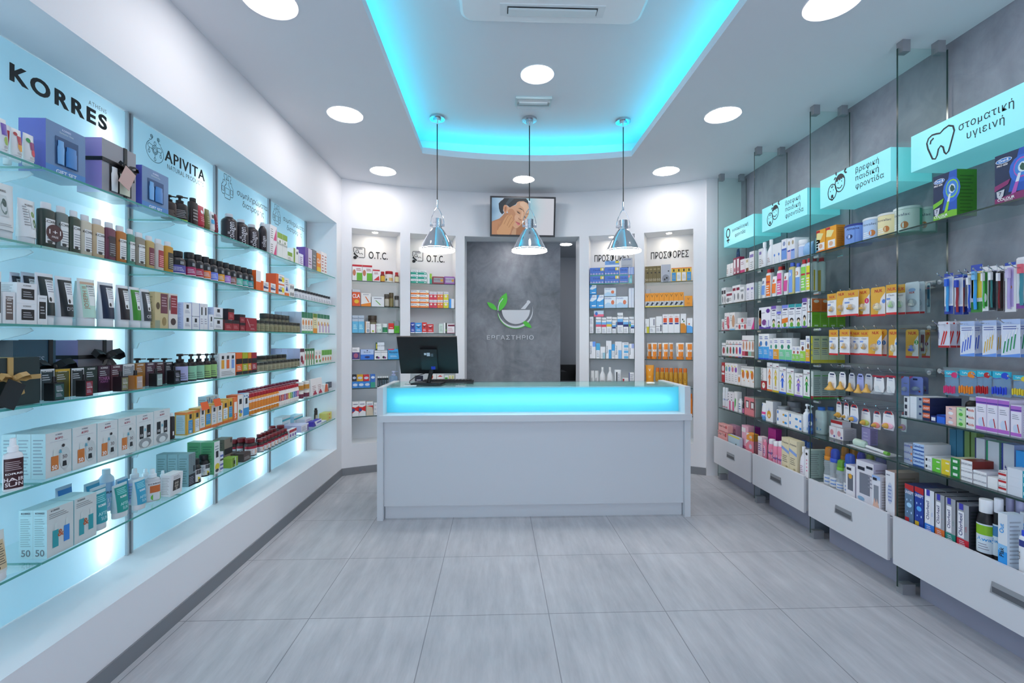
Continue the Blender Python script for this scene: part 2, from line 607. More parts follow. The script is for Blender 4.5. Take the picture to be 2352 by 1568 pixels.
def I(kind, u0, u1, v, desc, col='fff', dec='', n=1, m=1, k=1, d=None, dx=None, cap=None, side=None, vb=None, acc=None, nm=None, tilt=0.0, zb=None, name=None, gap=.97, rz=0.0, dstep=None, dense=False, sdec=None):
    P = CUR['plane']; off = CUR['dx'] if dx is None else dx
    s0, _ = P.hit(u0, off); s1, _ = P.hit(u1, off)
    la, lb = CUR['lim']
    if s0 < la:
        s0, s1 = la, max(s1, la + .02) if s1 > la + .012 else la + (s1 - s0)
    if s1 > lb:
        s0, s1 = (s0 if s0 < lb - .012 else lb - (s1 - s0)), lb
    um = (u0 + u1) / 2
    z0 = zb if zb is not None else (P.z(um, vb, off) if vb is not None else CUR['z'])
    H = P.z(um, v, off) - z0
    h = H / k
    pitch = (s1 - s0) / n
    w = abs(pitch) * gap
    if kind in BODY and n < 5 and not dense:
        w = min(w, abs(u1 - u0) / n * P.hit(um, off)[1] / F * 1.22)
    if d is None:
        d = min(max(w * .8, .03), .075)
    cols = col.split(','); accs = (acc or '').split(','); caps = (cap or '').split(','); nms = nm.split(',') if nm else None
    lib = {}
    sd_ = sdec
    if sdec is None:
        sd_ = ''
        if kind in ('box', 'window') and d > .044 and CUR['near'] and h > .05 and dx_ok(um):
            sd_ = 'l .14 .08 .84 .90 11 %s' % shade(side or col.split(',')[0], .82)
    rnd = random.Random(int(u0 * 7 + v))
    for i in range(n):
        for j in range(m):
            for l in range(k):
                c = cols[i % len(cols)]; a = accs[i % len(accs)]; cp = caps[i % len(caps)]
                ck = (c, a, cp)
                if ck not in lib:
                    o = make(kind, w, d, h * .995, c, a or None, dec, cp or None, side, name or (CUR['name'] if kind == 'box' else None), sd_)
                    lib[ck] = o
                else:
                    o = copy_tree(lib[ck])
                a0 = min(max(s0 + pitch * (i + .5), la + w / 2), lb - w / 2)
                tw = 0.0
                lc = P.at(a0, off + j * ((dstep or d * 1.02)), z0 + l * h)
                if kind in TURN and P in (LP, RP):
                    q_ = Vector((lc.x, lc.y)); tw = .72 * math.atan2((-q_).cross(-P.n), (-q_).dot(-P.n)) * -1
                    r_ = (w if BODY[kind][3] == 1 else min(d, w * BODY[kind][3])) / 2
                    a_ = P.rz + tw
                    c_ = q_ + P.n * r_; c_ -= Vector((-math.sin(a_), math.cos(a_))) * r_
                    lc = Vector((c_.x, c_.y, lc.z))
                o.location = lc
                o.rotation_euler = (-tilt, 0, P.rz + tw + rz + (rnd.uniform(-.02, .02) if kind in ('box', 'tube', 'card') and n * m > 1 and k == 1 else 0))
                ds = desc.format(nms[i % len(nms)]) if nms else desc
                if k > 1:
                    ds = (('lower ', 'upper ') if k == 2 else ('bottom ', 'middle ', 'top ') if k == 3 else ('bottom ', 'second-layer ', 'third-layer ', 'top '))[l] + ds
                ds = ROWN[j] + ds
                THINGS.append(dict(o=o, desc=ds, phrase=CUR['phrase'], cat=CATS.get(kind, 'box'), key=CUR['sgn'] * (um if n == 1 else u0 + (u1 - u0) * (i + .5) / n), **{'from': CUR['frm']}))
    return lib
WORLD, EXPO = 1.9, 0.0
# ================= special materials
pmat('wall_white', 'e4e6ea', .6)
pmat('ceiling_white', 'dfe1e6', .8)
pmat('counter_white', 'd2d7dc', .3)
pmat('alu', 'b4bfc6', .35, .25)
pmat('chrome', 'e8eaee', .06, 1.0)
pmat('chrome_soft', 'c9ccd2', .2, 1.0)
pmat('steel', 'a9adb2', .3, .9)
pmat('clamp_grey', '8e9298', .45, .1)
pmat('black_plastic', '0c0d10', .5)
pmat('skirting', '7d8187', .55)
pmat('plinth_grey', '9b9fb2', .5)
pmat('drawer_white', 'd9dbe0', .35)
pmat('handle_grey', 'a7abb0', .35, .5)
pmat('print_black', '111417', .5)
pmat('latex', 'd9a84e', .25)
pmat('ribbon_black', '0b0b10', .45)
pmat('ribbon_gold', 'b8965a', .4)
emat('lamp_white', 'fff6f4', 40.0)
emat('pendant_white', 'fffaf4', 22.0)
emat('spot_warm', 'fff0d8', 110.0)
emat('led_cyan', '00d2f2', 25.0)
emat('tube_white', 'f6fbff', 13.0)
emat('tube_cyan', 'a8ecff', 6.0)
emat('sign_cyan', '66dce6', .34, 'a0e4ea')
emat('screen_dark', '10141a', 0.2)
litmat('panel_cyan', '84c6de', .27, 'e6f6fb', .5)
litmat('panel_counter', '2cc4e4', .42, 'b8f4ff', .5)
glassmat('glass', (.93, .975, .965, 1))
glassmat('glass_dark', (.90, .955, .94, 1))
glassmat('counter_glass', (.80, .92, .91, 1), 1.5, 0.02)
clearmat('clear_plastic', 'dfe8ee', .28, .08)
clearmat('bracket_clear', 'd0eaee', .5, .25)
clearmat('clear_blue', '8fb8dd', .45, .1)
clearmat('clear_amber', 'd98a2a', .6, .1)
pmat('glass_edge', '4c9a92', .15)
pmat('glass_edge_dark', '1d3b36', .15)


def floor_mat():
    m, nt, out = newmat('floor_tile')
    L = nt.links.new
    tc = node(nt, 'TexCoord')
    mp = node(nt, 'Mapping'); mp.inputs['Location'].default_value = (.335, -2.30 + .62 * 6, 0)
    L(tc.outputs['Object'], mp.inputs['Vector'])
    br = node(nt, 'TexBrick', Scale=1.0, Mortar_Size=.0022, Brick_Width=.602, Row_Height=.62, Mortar_Smooth=0.0)
    br.offset = 0.0; br.squash = 1.0
    br.inputs['Color1'].default_value = (.92, .92, .92, 1); br.inputs['Color2'].default_value = (1, 1, 1, 1)
    br.inputs['Mortar'].default_value = (.48, .48, .5, 1); br.inputs['Bias'].default_value = 0.0
    L(mp.outputs[0], br.inputs['Vector'])
    m2 = node(nt, 'Mapping'); m2.inputs['Rotation'].default_value = (0, 0, .32); m2.inputs['Scale'].default_value = (9, 1.3, 1)
    L(tc.outputs['Object'], m2.inputs['Vector'])
    n1 = node(nt, 'TexNoise', Scale=1.6, Detail=8.0, Roughness=.68); L(m2.outputs[0], n1.inputs['Vector'])
    n2 = node(nt, 'TexNoise', Scale=1.1, Detail=4.0, Roughness=.55); L(tc.outputs['Object'], n2.inputs['Vector'])
    ad = nt.nodes.new('ShaderNodeMath'); ad.operation = 'MULTIPLY_ADD'; ad.inputs[1].default_value = .55
    L(n1.outputs[0], ad.inputs[0]); 
    mm = nt.nodes.new('ShaderNodeMath'); mm.operation = 'MULTIPLY'; mm.inputs[1].default_value = .45
    L(n2.outputs[0], mm.inputs[0]); L(mm.outputs[0], ad.inputs[2])
    cr = nt.nodes.new('ShaderNodeValToRGB'); e = cr.color_ramp.elements
    e[0].position = .33; e[0].color = rgb('a2a5ab'); e[1].position = .64; e[1].color = rgb('cdced2')
    L(ad.outputs[0], cr.inputs[0])
    mx = nt.nodes.new('ShaderNodeMix'); mx.data_type = 'RGBA'; mx.blend_type = 'MULTIPLY'; mx.inputs[0].default_value = 1
    L(cr.outputs[0], mx.inputs[6]); L(br.outputs['Color'], mx.inputs[7])
    b = node(nt, 'BsdfPrincipled', Roughness=.36); L(mx.outputs[2], b.inputs['Base Color'])
    b.inputs['Specular IOR Level'].default_value = .35
    L(b.outputs[0], out.inputs[0])


def plaster(name, c0, c1, sc):
    m, nt, out = newmat(name)
    L = nt.links.new
    tc = node(nt, 'TexCoord')
    n0 = node(nt, 'TexNoise', Scale=sc, Detail=7.0, Roughness=.62, Distortion=.9); L(tc.outputs['Object'], n0.inputs['Vector'])
    n3 = node(nt, 'TexNoise', Scale=sc * 4, Detail=5.0, Roughness=.6, Distortion=1.6); L(tc.outputs['Object'], n3.inputs['Vector'])
    ad = nt.nodes.new('ShaderNodeMath'); ad.operation = 'MULTIPLY_ADD'; ad.inputs[1].default_value = .3
    mm = nt.nodes.new('ShaderNodeMath'); mm.operation = 'MULTIPLY'; mm.inputs[1].default_value = .7
    L(n3.outputs[0], ad.inputs[0]); L(n0.outputs[0], mm.inputs[0]); L(mm.outputs[0], ad.inputs[2])
    cr = nt.nodes.new('ShaderNodeValToRGB'); e = cr.color_ramp.elements
    e[0].position = .32; e[0].color = rgb(c0); e[1].position = .68; e[1].color = rgb(c1)
    L(ad.outputs[0], cr.inputs[0])
    b = node(nt, 'BsdfPrincipled', Roughness=.42); L(cr.outputs[0], b.inputs['Base Color'])
    L(b.outputs[0], out.inputs[0])


floor_mat()
plaster('plaster_grey', '777983', 'a9aab4', 1.3)
plaster('plaster_logo', '5c6167', 'a4a9b0', 1.2)

# ================= shell
XL, XR = -1.58, 2.51
YN = -1.6                      # the shopfront, behind the camera
H1, H2 = 3.04, 3.25            # ceiling, raised tray
CC, RR = Vector((.187, 1.154)), 3.948
PH0, PH1 = math.asin((XL - CC.x) / RR), math.asin((2.15 - CC.x) / RR)
YL = CC.y + RR * math.cos(PH0)
YR = CC.y + RR * math.cos(PH1)
NT, NB = 2.545, .31


def arc(ph, r=RR):
    return CC + Vector((math.sin(ph), math.cos(ph))) * r


def phi_of(u):
    r = Vector(ray(u)).normalized()
    b = -r.dot(CC); c = CC.dot(CC) - RR * RR
    t = -b + math.sqrt(b * b - c)
    q = r * t - CC
    return math.atan2(q.x, q.y)


mb = MB(); mb.quad([(-2.2, YN, 0), (2.8, YN, 0), (2.8, 7.2, 0), (-2.2, 7.2, 0)], 'floor_tile'); struct(mb, 'floor')

# left wall with the long shelf niche: one profile swept along the room
XB = -2.0
prof = [(XL, 0), (XL, NB), (XB, NB), (XB, NT), (XL, NT), (XL, H1 + .3)]
YE = 4.54
mb = MB()
pts = [(x, YN, z) for x, z in prof] + [(x, YE, z) for x, z in prof]
mb.add(pts, [(i, i + 1, i + 7, i + 6) for i in range(5)], 'wall_white')
mb.quad([(XL, YE, NB), (XB, YE, NB), (XB, YE, NT), (XL, YE, NT)], 'wall_white')
mb.quad([(XL, YE, 0), (XL, YL, 0), (XL, YL, H1 + .3), (XL, YE, H1 + .3)], 'wall_white')
struct(mb, 'wall_left')
mb = MB(); mb.box(XL - .004, XL + .009, YN, YL + .0, 0, .075, 'skirting'); struct(mb, 'baseboard_left')

mb = MB(); mb.quad([(XR, YN, 0), (XR, YR + .1, 0), (XR, YR + .1, H1 + .3), (XR, YN, H1 + .3)], 'plaster_grey'); struct(mb, 'wall_right')
mb = MB(); mb.box(2.15, XR + .02, 4.56, 4.62, 0, H1 + .02, 'wall_white'); struct(mb, 'wall_far_end')

# curved back wall with four shelf niches and the doorway
OPEN = [(808, 919.5, .27), (942, 1046.5, .27), (1067, 1331, .27), (1352.5, 1458, .27), (1479.5, 1592.5, .27)]
edges = [PH0]
for a, b_, dpt in OPEN:
    edges += [phi_of(a), phi_of(b_)]
edges.append(PH1)
phs = []; open_of = {}
for i in range(len(edges) - 1):
    n = 6 if i == 5 else 4
    for k in range(n):
        if i % 2 == 1:
            open_of[len(phs)] = i // 2
        phs.append(edges[i] + (edges[i + 1] - edges[i]) * k / n)
phs.append(PH1)
mb = MB(); zs = [0, NB, NT, H1 + .02]
pts = [(*arc(p), z) for z in zs for p in phs]
n = len(phs); fs = []
for r in range(3):
    for i in range(n - 1):
        o_ = open_of.get(i)
        if o_ is not None and (r == 1 or (o_ == 2 and r == 0)):
            continue
        fs.append((r * n + i, r * n + i + 1, (r + 1) * n + i + 1, (r + 1) * n + i))
NICHE = []
for oi, (a, b_, dpt) in enumerate(OPEN):
    ii = [i for i in open_of if open_of[i] == oi]; i0, i1 = ii[0], ii[-1] + 1
    P0, P1 = arc(phs[i0]), arc(phs[i1])
    d = (P1 - P0).normalized(); nn = Vector((-d.y, d.x))
    rb = 0 if oi == 2 else 1
    q = len(pts)
    for z in (zs[rb], NT):
        pts += [(*(P0 + nn * dpt), z), (*(P1 + nn * dpt), z)]
    fl = [rb * n + i for i in range(i0, i1 + 1)]; tl = [2 * n + i for i in range(i0, i1 + 1)]
    fs.append((rb * n + i0, q, q + 2, 2 * n + i0)); fs.append((rb * n + i1, 2 * n + i1, q + 3, q + 1))
    fs.append(tuple(tl) + (q + 3, q + 2))
    if oi != 2:
        fs.append(tuple(reversed(fl)) + (q, q + 1)); fs.append((q, q + 1, q + 3, q + 2))
    NICHE.append((Plane(P0, d), (P1 - P0).length, dpt))
mb.add(pts, fs, 'wall_white')
struct(mb, 'wall_back')
for nm_, pa, pb in (('baseboard_back_1', PH0, edges[5]), ('baseboard_back_2', edges[6], PH1)):
    mb = MB(); k = 24
    pp = [pa + (pb - pa) * i / k for i in range(k + 1)]
    pts = []
    for p in pp:
        a_, c_ = arc(p, RR - .01), arc(p, RR + .004)
        pts += [(*a_, 0), (*a_, .075), (*c_, .075)]
    mb.add(pts, [f for i in range(k) for f in ((3 * i, 3 * i + 3, 3 * i + 4, 3 * i + 1), (3 * i + 1, 3 * i + 4, 3 * i + 5, 3 * i + 2))], 'skirting')
    struct(mb, nm_)

# room behind the doorway
LY = 5.72
xg = LY * ray(1287)[0] / ray(1287)[1]
mb = MB(); mb.box(-1.4, xg, LY, LY + .08, 0, 2.63, 'plaster_logo'); struct(mb, 'wall_logo')
mb = MB(); mb.box(-1.4, 2.3, 6.75, 6.8, 0, 2.63, 'c2c9d0'); struct(mb, 'wall_corridor_back')
mb = MB(); mb.box(1.95, 2.0, 5.2, 6.8, 0, 2.63, 'c2c9d0'); struct(mb, 'wall_corridor_right')
mb = MB(); mb.box(-1.45, -1.4, 5.2, 6.8, 0, 2.63, 'c2c9d0'); struct(mb, 'wall_corridor_left')
mb = MB(); mb.box(-1.45, 2.3, 5.36, 6.8, 2.62, 2.66, 'c2c9d0'); struct(mb, 'ceiling_corridor')

# ceiling with the raised tray: flat ring, lip, cove floor, cove wall, tray
TX0, TX1, TYE, TYN, SAG, SET = -.653, 1.215, 4.03, -.9, .14, .2
mb = MB(); K = 14


def tray_y(x, e=0.0):
    t = (x - TX0) / (TX1 - TX0) * 2 - 1
    t = max(-1.0, min(1.0, t))
    return TYE + SAG * (1 - t * t) + e


xs = [TX0 + (TX1 - TX0) * i / K for i in range(K + 1)]
YB = 5.4
pts = []; fs = []
allx = [-1.62] + xs + [2.62]
for x in allx:
    pts += [(x, YN, H1), (x, TYN, H1), (x, tray_y(x), H1), (x, YB, H1)]
for i in range(len(allx) - 1):
    a, c = 4 * i, 4 * (i + 1)
    fs.append((a, a + 1, c + 1, c)); fs.append((a + 2, a + 3, c + 3, c + 2))
    if i in (0, len(allx) - 2):
        fs.append((a + 1, a + 2, c + 2, c + 1))
mb.add(pts, fs, 'ceiling_white')
loop = [(TX0, TYN)] + [(x, tray_y(x)) for x in xs] + [(TX1, TYN)]
outl = [(TX0 - SET, TYN - SET)] + [(TX0 - SET + (TX1 - TX0 + 2 * SET) * i / K, TYE + SET * .9 + SAG * (1 - (i / K * 2 - 1) ** 2)) for i in range(K + 1)] + [(TX1 + SET, TYN - SET)]
nl = len(loop)
r0 = [(x, y, H1) for x, y in loop]; r1 = [(x, y, H1 + .055) for x, y in loop]
lp2 = [(x - .02 if x < 0 else x + .02, y + .02) if i not in (0, nl - 1) else (x, y - .02) for i, (x, y) in enumerate(loop)]
r2 = [(x, y, H1 + .055) for x, y in lp2]; r3 = [(x, y, H1 + .012) for x, y in lp2]
r4 = [(x, y, H1 + .012) for x, y in outl]; r5 = [(x, y, H2) for x, y in outl]
rings = [r0, r1, r2, r3, r4, r5]
pts = [p for r in rings for p in r]
fs = [(j * nl + i, j * nl + (i + 1) % nl, (j + 1) * nl + (i + 1) % nl, (j + 1) * nl + i) for j in range(5) for i in range(nl)]
fs.append(tuple(5 * nl + i for i in range(nl)))
mb.add(pts, fs, 'ceiling_white')
struct(mb, 'ceiling')


def led(path, label):
    m = MB(); m.tube(path, .006, 'led_cyan', 6); o = m.build('led_strip')
    tag(o, label, 'LED strip', 'cyan LED strips in the ceiling cove')


zc = H1 + .03
led([(TX0 - .12, TYN + .1, zc), (TX0 - .12, TYE, zc)], 'glowing cyan LED strip in the ceiling cove along the backlit wall side')
led([(TX1 + .12, TYN + .1, zc), (TX1 + .12, TYE, zc)], 'glowing cyan LED strip in the ceiling cove along the grey wall side')
led([(x, tray_y(x) + .11, zc) for x in xs], 'curved glowing cyan LED strip in the cove above the counter')


def downlight(u, v, zc, r, label, warm=False):
    t = (zc - CH) * F / (HY - v); rx, ry = ray(u)
    o = empty('downlight', (rx * t, ry * t, zc))
    m = MB(); m.lathe([(1, 0), (1.06, -.002), (1.13, -.004), (1.15, 0)], 2 * r, 2 * r, 1, 'f2f2f4', seg=32, close=False); tr = m.build('trim_ring', o)
    m = MB(); m.lathe([(1.0, 0), (1.0, -.0035), (.96, -.005)], 2 * r, 2 * r, 1, 'lamp_white', seg=32); m.build('diffuser', o)
    tag(o, label, 'ceiling light', 'round LED downlights in the ceiling')


downlight(793, 263, H1, .112, 'round downlight above the backlit wall, second from the counter end')
downlight(880, 393, H1, .112, 'round downlight before the O.T.C. niche corner of the ceiling')
downlight(1203, 412, H1, .100, 'round downlight in front of the wall screen')
downlight(1530, 393, H1, .112, 'round downlight before the outer offers niche')
downlight(1660, 264, H1, .112, 'round downlight above the grey wall shelves, second from the counter end')
downlight(620, 3, H1, .112, 'round downlight above the backlit wall nearest the entrance, cut by the frame')
downlight(1912, 6, H1, .112, 'round downlight above the grey wall nearest the entrance, cut by the frame')
downlight(1234, 171, H2, .104, 'round downlight in the raised cyan ceiling tray')
downlight(1180, 540, 2.62, .072, 'added unseen downlight brightening the corridor, hidden behind the door lintel')  # unseen extra lamp, added to brighten the dark corridor beyond the doorway
downlight(1300, 561, 2.62, .072, 'small round downlight in the corridor behind the doorway')

# air-conditioning cassette and emergency light in the tray
o = empty('air_conditioner', (.31, 2.1, H2))
m = MB()
R_, hx = .07, .51
ol = []
for cx_, cy_, a0 in ((hx - R_, hx - R_, 0), (-hx + R_, hx - R_, 90), (-hx + R_, -hx + R_, 180), (hx - R_, -hx + R_, 270)):
    ol += [(cx_ + R_ * math.cos(math.radians(a0 + 15 * k)), cy_ + R_ * math.sin(math.radians(a0 + 15 * k))) for k in range(7)]
m.add([(x, y, 0) for x, y in ol] + [(x, y, -.022) for x, y in ol] + [(x * .97, y * .97, -.030) for x, y in ol],
      [(i, (i + 1) % 28, (i + 1) % 28 + 28, i + 28) for i in range(28)] + [(i + 28, (i + 1) % 28 + 28, (i + 1) % 28 + 56, i + 56) for i in range(28)] + [tuple(range(56, 84))], 'f0f2f4', False)
m.build('panel', o)
for k, (ax, ay) in enumerate(((0, 1), (0, -1), (1, 0), (-1, 0))):
    m = MB()
    lx, ly = (.29, .045) if ax == 0 else (.045, .29)
    cx_, cy_ = ax * .40, ay * .40
    m.box(cx_ - lx, cx_ + lx, cy_ - ly, cy_ + ly, -.034, -.03, 'e4e8ea')
    m.box(cx_ - lx * .86, cx_ + lx * .86, cy_ - ly * .62, cy_ + ly * .62, -.036, -.033, '20262a')
    vt = m.build('vent', o)
    m = MB(); m.box(cx_ - lx * .84, cx_ + lx * .84, cy_ - ly * .45, cy_ + ly * .62, -.046, -.036, 'dfe6e8'); m.build('louver', vt)
tag(o, 'square white ceiling air conditioner with louvers in the raised tray', 'air conditioner')
t = (H2 - CH) * F / (HY - 230); rx, ry = ray(1225)
o = empty('emergency_light', (rx * t, ry * t, H2))
m = MB(); m.box(-.138, .138, -.062, .062, -.02, 0, 'c3d6d8'); m.build('base', o)
m = MB(); m.box(-.125, .125, -.05, .05, -.045, -.02, 'clear_plastic'); m.box(-.11, .11, -.012, .012, -.03, -.02, 'dfeef0'); m.build('cover', o)
tag(o, 'small rectangular emergency light on the tray between downlight and pendants', 'emergency light')

# ================= backlit shelving on the left wall
LP = Plane((-1.595, 0), (0, 1))
XP = -1.865
POSTS = [.945, 1.655, 2.36, 3.065, 3.775, 4.485]
SZ = [2.005, 1.728, 1.451, 1.174, .897, .617]
for i in range(len(POSTS)):
    y0 = POSTS[i] + .018; y1 = POSTS[i + 1] - .018 if i + 1 < len(POSTS) else YE - .002
    if y1 - y0 < .1:
        m = MB(); m.box(XP - .008, XP, y0, y1, NB, NT, 'wall_white'); struct(m, 'trim_1'); continue
    names = ['beside the frame edge', 'behind the black brand letters', 'with the bee emblem', 'with the bottle icons beside the bee', 'with the bottle icons beside the end wall']
    m = MB(); m.box(XP - .008, XP, y0, y1, NB + .004, NT - .004, 'glass', ); m.m[3] = m.mi('panel_cyan')
    o = m.build('backlit_glass')
    tag(o, 'glowing pale cyan glass back panel ' + names[i], 'light panel', 'backlit panels of the wall shelves')
    m = MB(); yc = POSTS[i + 1] - .135
    m.tube([(XP - .040, yc, NB + .03), (XP - .040, yc, NT - .10)], .013, 'tube_white', 10)
    o2 = m.build('fluorescent_tube')
    tag(o2, 'vertical white light tube shining through the panel ' + names[i], 'light tube', 'tubes behind the backlit panels')
for i, y in enumerate(POSTS):
    o = empty('shelf_upright', (XP, y, NB))
    m = MB()
    for a, b_ in ((-.018, -.007), (.007, .018)):
        m.box(-.012, .012, a, b_, 0, NT - NB, 'alu')
    m.box(-.012, -.002, -.007, .007, 0, NT - NB, '6f777c')
    m.build('rail', o)
    for k, z in enumerate(SZ):
        m = MB()
        pl = [(.012, -.012), (.215, -.012), (.225, -.022), (.20, -.034), (.05, -.072), (.038, -.10), (.012, -.10)]
        m.prism([(x, zz) for x, zz in pl], .004, .010, 'bracket_clear')
        q = m.build('bracket', o); q.location = (0, 0, z - NB)
    tag(o, 'aluminium shelf upright, ' + ordinal(i) + ' along the backlit wall from the entrance', 'shelf upright', 'uprights of the backlit shelves')
lv = ['top', 'second', 'third', 'fourth', 'fifth', 'lowest']


def slab(x0, x1, y0, y1, z0, z1, face, edge, front):
    """glass board: clear top and bottom, coloured front edge"""
    m = MB(); m.box(x0, x1, y0, y1, z0, z1, face)
    m.m = [m.mi(face)] * 6
    # faces: bottom, back(y1), front(y0), right(x1), left(x0), top
    idx = {'x1': 3, 'x0': 4, 'y0': 2, 'y1': 1}
    for k in front:
        m.m[idx[k]] = m.mi(edge)
    return m


for k, z in enumerate(SZ):
    for i in range(len(POSTS)):
        y0 = POSTS[i] - .012; y1 = POSTS[i + 1] - .016 if i + 1 < len(POSTS) else YE - .004
        if i == len(POSTS) - 1:
            continue
        if i == len(POSTS) - 2:
            y1 = YE - .006
        o = slab(XP + .012, -1.592, y0, y1, z - .009, z - .001, 'glass', 'glass_edge', ('x1', 'y0')).build('glass_shelf')
        tag(o, f'{lv[k]} clear glass shelf with teal edge, {ordinal(i)} backlit bay from the entrance', 'shelf', 'glass shelves of the backlit wall')

# lettering and emblems on the panels (local frame: x along the wall, y into it)
def wallgroup(name, plane, off, label, cat='sign'):
    o = empty(name, plane.at(0, off, 0), plane.rz)
    tag(o, label, cat); return o


WP = Plane((XP, 0), (0, 1))
g = wallgroup('brand_lettering', WP, 0, 'large black brand letters with small city name on the first backlit panel')
m = MB(); plate_text(m, 'KORRES', 1.80, 2.232, 2.395, .062, 'print_black', .03, 1.28, -.004, .003); m.build('large_lettering', g)
m = MB(); plate_text(m, 'ATHENS', 2.137, 2.232, 2.474, .019, '6a7a80', 0, 1.15); m.build('small_lettering', g)
g = wallgroup('brand_lettering', WP, 0, 'black brand letters with bee emblem on the second backlit panel')
m = MB(); plate_text(m, 'APIVITA', 2.612, 2.958, 2.405, .063, 'print_black', .0, 1.1, -.004, .003); m.build('large_lettering', g)
m = MB(); plate_text(m, 'NATURAL PRODUCTS', 2.632, 2.95, 2.366, .026, '1d3a44', 0, 1.1); m.build('small_lettering', g)
m = MB()


def strokes(m, paths, w, mat, sc, ox, oz, y=-.001):
    for p, cl in paths:
        for qd in stroke(p, w, cl):
            m.quad([(ox + a * sc, y, oz + b * sc) for a, b in qd], mat)


TEAL = '17566a'
bee = []
bee.append(([(.5 + .44 * math.cos(a), .42 + .40 * math.sin(a)) for a in [math.radians(128 + k * 284 / 26) for k in range(27)]], False))
for sx in (-1, 1):
    bee.append(([(.5 + sx * (.27 - .02 * k) + sx * .05 * math.sin(k), .74 + .03 * k + .045 * math.cos(k * 1.1)) for k in range(6)], False))
    bee.append((ell(.5 + sx * .17, .93, .06, .06, 12), True))
    bee.append((ell(.5 + sx * .17, .93, .025, .025, 8), True))
    bee.append(([(.5 + sx * .1, .60), (.5 + sx * .3, .64), (.5 + sx * .36, .55), (.5 + sx * .3, .48), (.5 + sx * .1, .47)], False))
    bee.append(([(.5 + sx * .29, .48), (.5 + sx * .29, .40)], False)); bee.append((ell(.5 + sx * .29, .34, .045, .06, 10), True))
bee.append((ell(.5, .72, .05, .07, 10), True)); bee.append((ell(.5, .48, .14, .17, 18), True)); bee.append((ell(.5, .46, .06, .08, 12), True))
bee.append((ell(.5, .47, .10, .125, 14), True))
bee.append(([(.5, .30), (.5, .20)], False)); bee.append((ell(.5, .13, .045, .06, 10), True))
strokes(m, bee, .022, TEAL, .145, 2.468, 2.362)
m.build('bee_emblem', g)


def bottle_icon(m, ox, oz, sc):
    def bt(cx, z0, w, h):
        return [(cx - w / 2, z0 + .04), (cx - w / 2 + .03, z0), (cx + w / 2 - .03, z0), (cx + w / 2, z0 + .04), (cx + w / 2, z0 + h * .6), (cx + w * .2, z0 + h * .76), (cx + w * .2, z0 + h * .86), (cx + w * .26, z0 + h * .88), (cx + w * .26, z0 + h), (cx - w * .26, z0 + h), (cx - w * .26, z0 + h * .88), (cx - w * .2, z0 + h * .86), (cx - w * .2, z0 + h * .76), (cx - w / 2, z0 + h * .6)]
    P = [(bt(.5, 0, .40, .78), True), ([(.36, .17), (.64, .17), (.64, .42), (.36, .42)], True)]
    P += [([(.28, .14), (.14, .14), (.10, .20), (.10, .50), (.2, .62), (.2, .72), (.28, .72)], False), ([(.72, .14), (.86, .14), (.90, .20), (.90, .50), (.8, .62), (.8, .72), (.72, .72)], False)]
    P += [([(.3, .66), (.3, .82), (.26, .84), (.26, .98), (.46, .98), (.46, .84), (.43, .82), (.43, .78)], False), ([(.7, .66), (.7, .82), (.74, .84), (.74, .98), (.54, .98), (.54, .84), (.57, .82), (.57, .78)], False)]
    P += [([(.12, .26), (.26, .26), (.26, .44), (.12, .44)], True), ([(.88, .26), (.74, .26), (.74, .44), (.88, .44)], True)]
    strokes(m, P, .026, '0d2436', sc, ox, oz)


for k, (oy, lb) in enumerate(((0, 'dark blue bottle icon and two Greek words on the third backlit panel'), (.706, 'dark blue bottle icon and two Greek words on the panel beside the end wall'))):
    g = wallgroup('shelf_sign', WP, 0, lb)
    m = MB(); bottle_icon(m, 3.125 + oy, 2.372, .165); m.build('bottle_icon', g)
    m = MB(); plate_text(m, 'συμπληρώματα', 3.325 + oy, 3.752 + oy, 2.437, .040, '0d2436', 0, 1.0)
    plate_text(m, 'διατροφής', 3.395 + oy, 3.70 + oy, 2.372, .040, '0d2436', 0, 1.0); m.build('word_lettering', g)

# ================= glass shelving on the grey wall
RP = Plane((2.215, 0), (0, -1))
FIN = [1.735, 2.422, 3.115, 3.805, 4.44]
RZ = [1.997, 1.739, 1.483, 1.228, .975, .722]
fl = ['beside the frame edge', 'between tooth-sign bay and near baby-sign bay', 'between the two baby-sign bays', 'between baby-sign bay and female-sign bay', 'against the white end wall']
for i, y in enumerate(FIN):
    if i == 0:
        continue
    o = empty('glass_divider', (2.21, y, 0))
    slab(0, .285, -.005, .005, .035, 3.0, 'glass_dark', 'glass_edge_dark', ('x0', 'x1')).build('pane', o)
    for x in (.035, .235):
        m = MB(); m.box(x - .022, x + .022, -.02, .02, 2.975, 3.04, 'clamp_grey'); m.build('ceiling_clamp', o)
    m = MB(); m.box(.012, .085, -.02, .02, 0, .055, 'clamp_grey'); m.build('foot_clamp', o)
    for z in RZ:
        if z < .8 or i > 1:
            for x in (.05, .225):
                m = MB(); m.lathe([(1, 0), (1, 1)], .02, .02, .05, 'chrome', 0, 0, 0, seg=12)
                m.v = [(x + a, c - .025, z - .018 + b_) for a, b_, c in m.v]; m.build('shelf_peg', o)
    tag(o, 'tall clear glass divider ' + fl[i], 'divider', 'glass dividers of the grey wall')
BAYN = ['tooth-sign bay', 'near baby-sign bay', 'far baby-sign bay', 'female-sign bay']
BAYS = {0: [0, 4, 5], 1: [0, 5], 2: range(6), 3: range(6)}
for b_ in range(4):
    for k in BAYS[b_]:
        y0, y1 = FIN[b_] + .007, FIN[b_ + 1] - .007
        if b_ == 0:
            y0 = 1.30
        o = slab(2.213, 2.492, y0, y1, RZ[k] - .009, RZ[k] - .001, 'glass_dark', 'glass_edge_dark', ('x0',)).build('glass_shelf')
        tag(o, f'{["top", "second", "third", "fourth", "fifth", "lowest"][k]} dark-edged glass shelf of the {BAYN[b_]}', 'shelf', 'glass shelves of the grey wall')
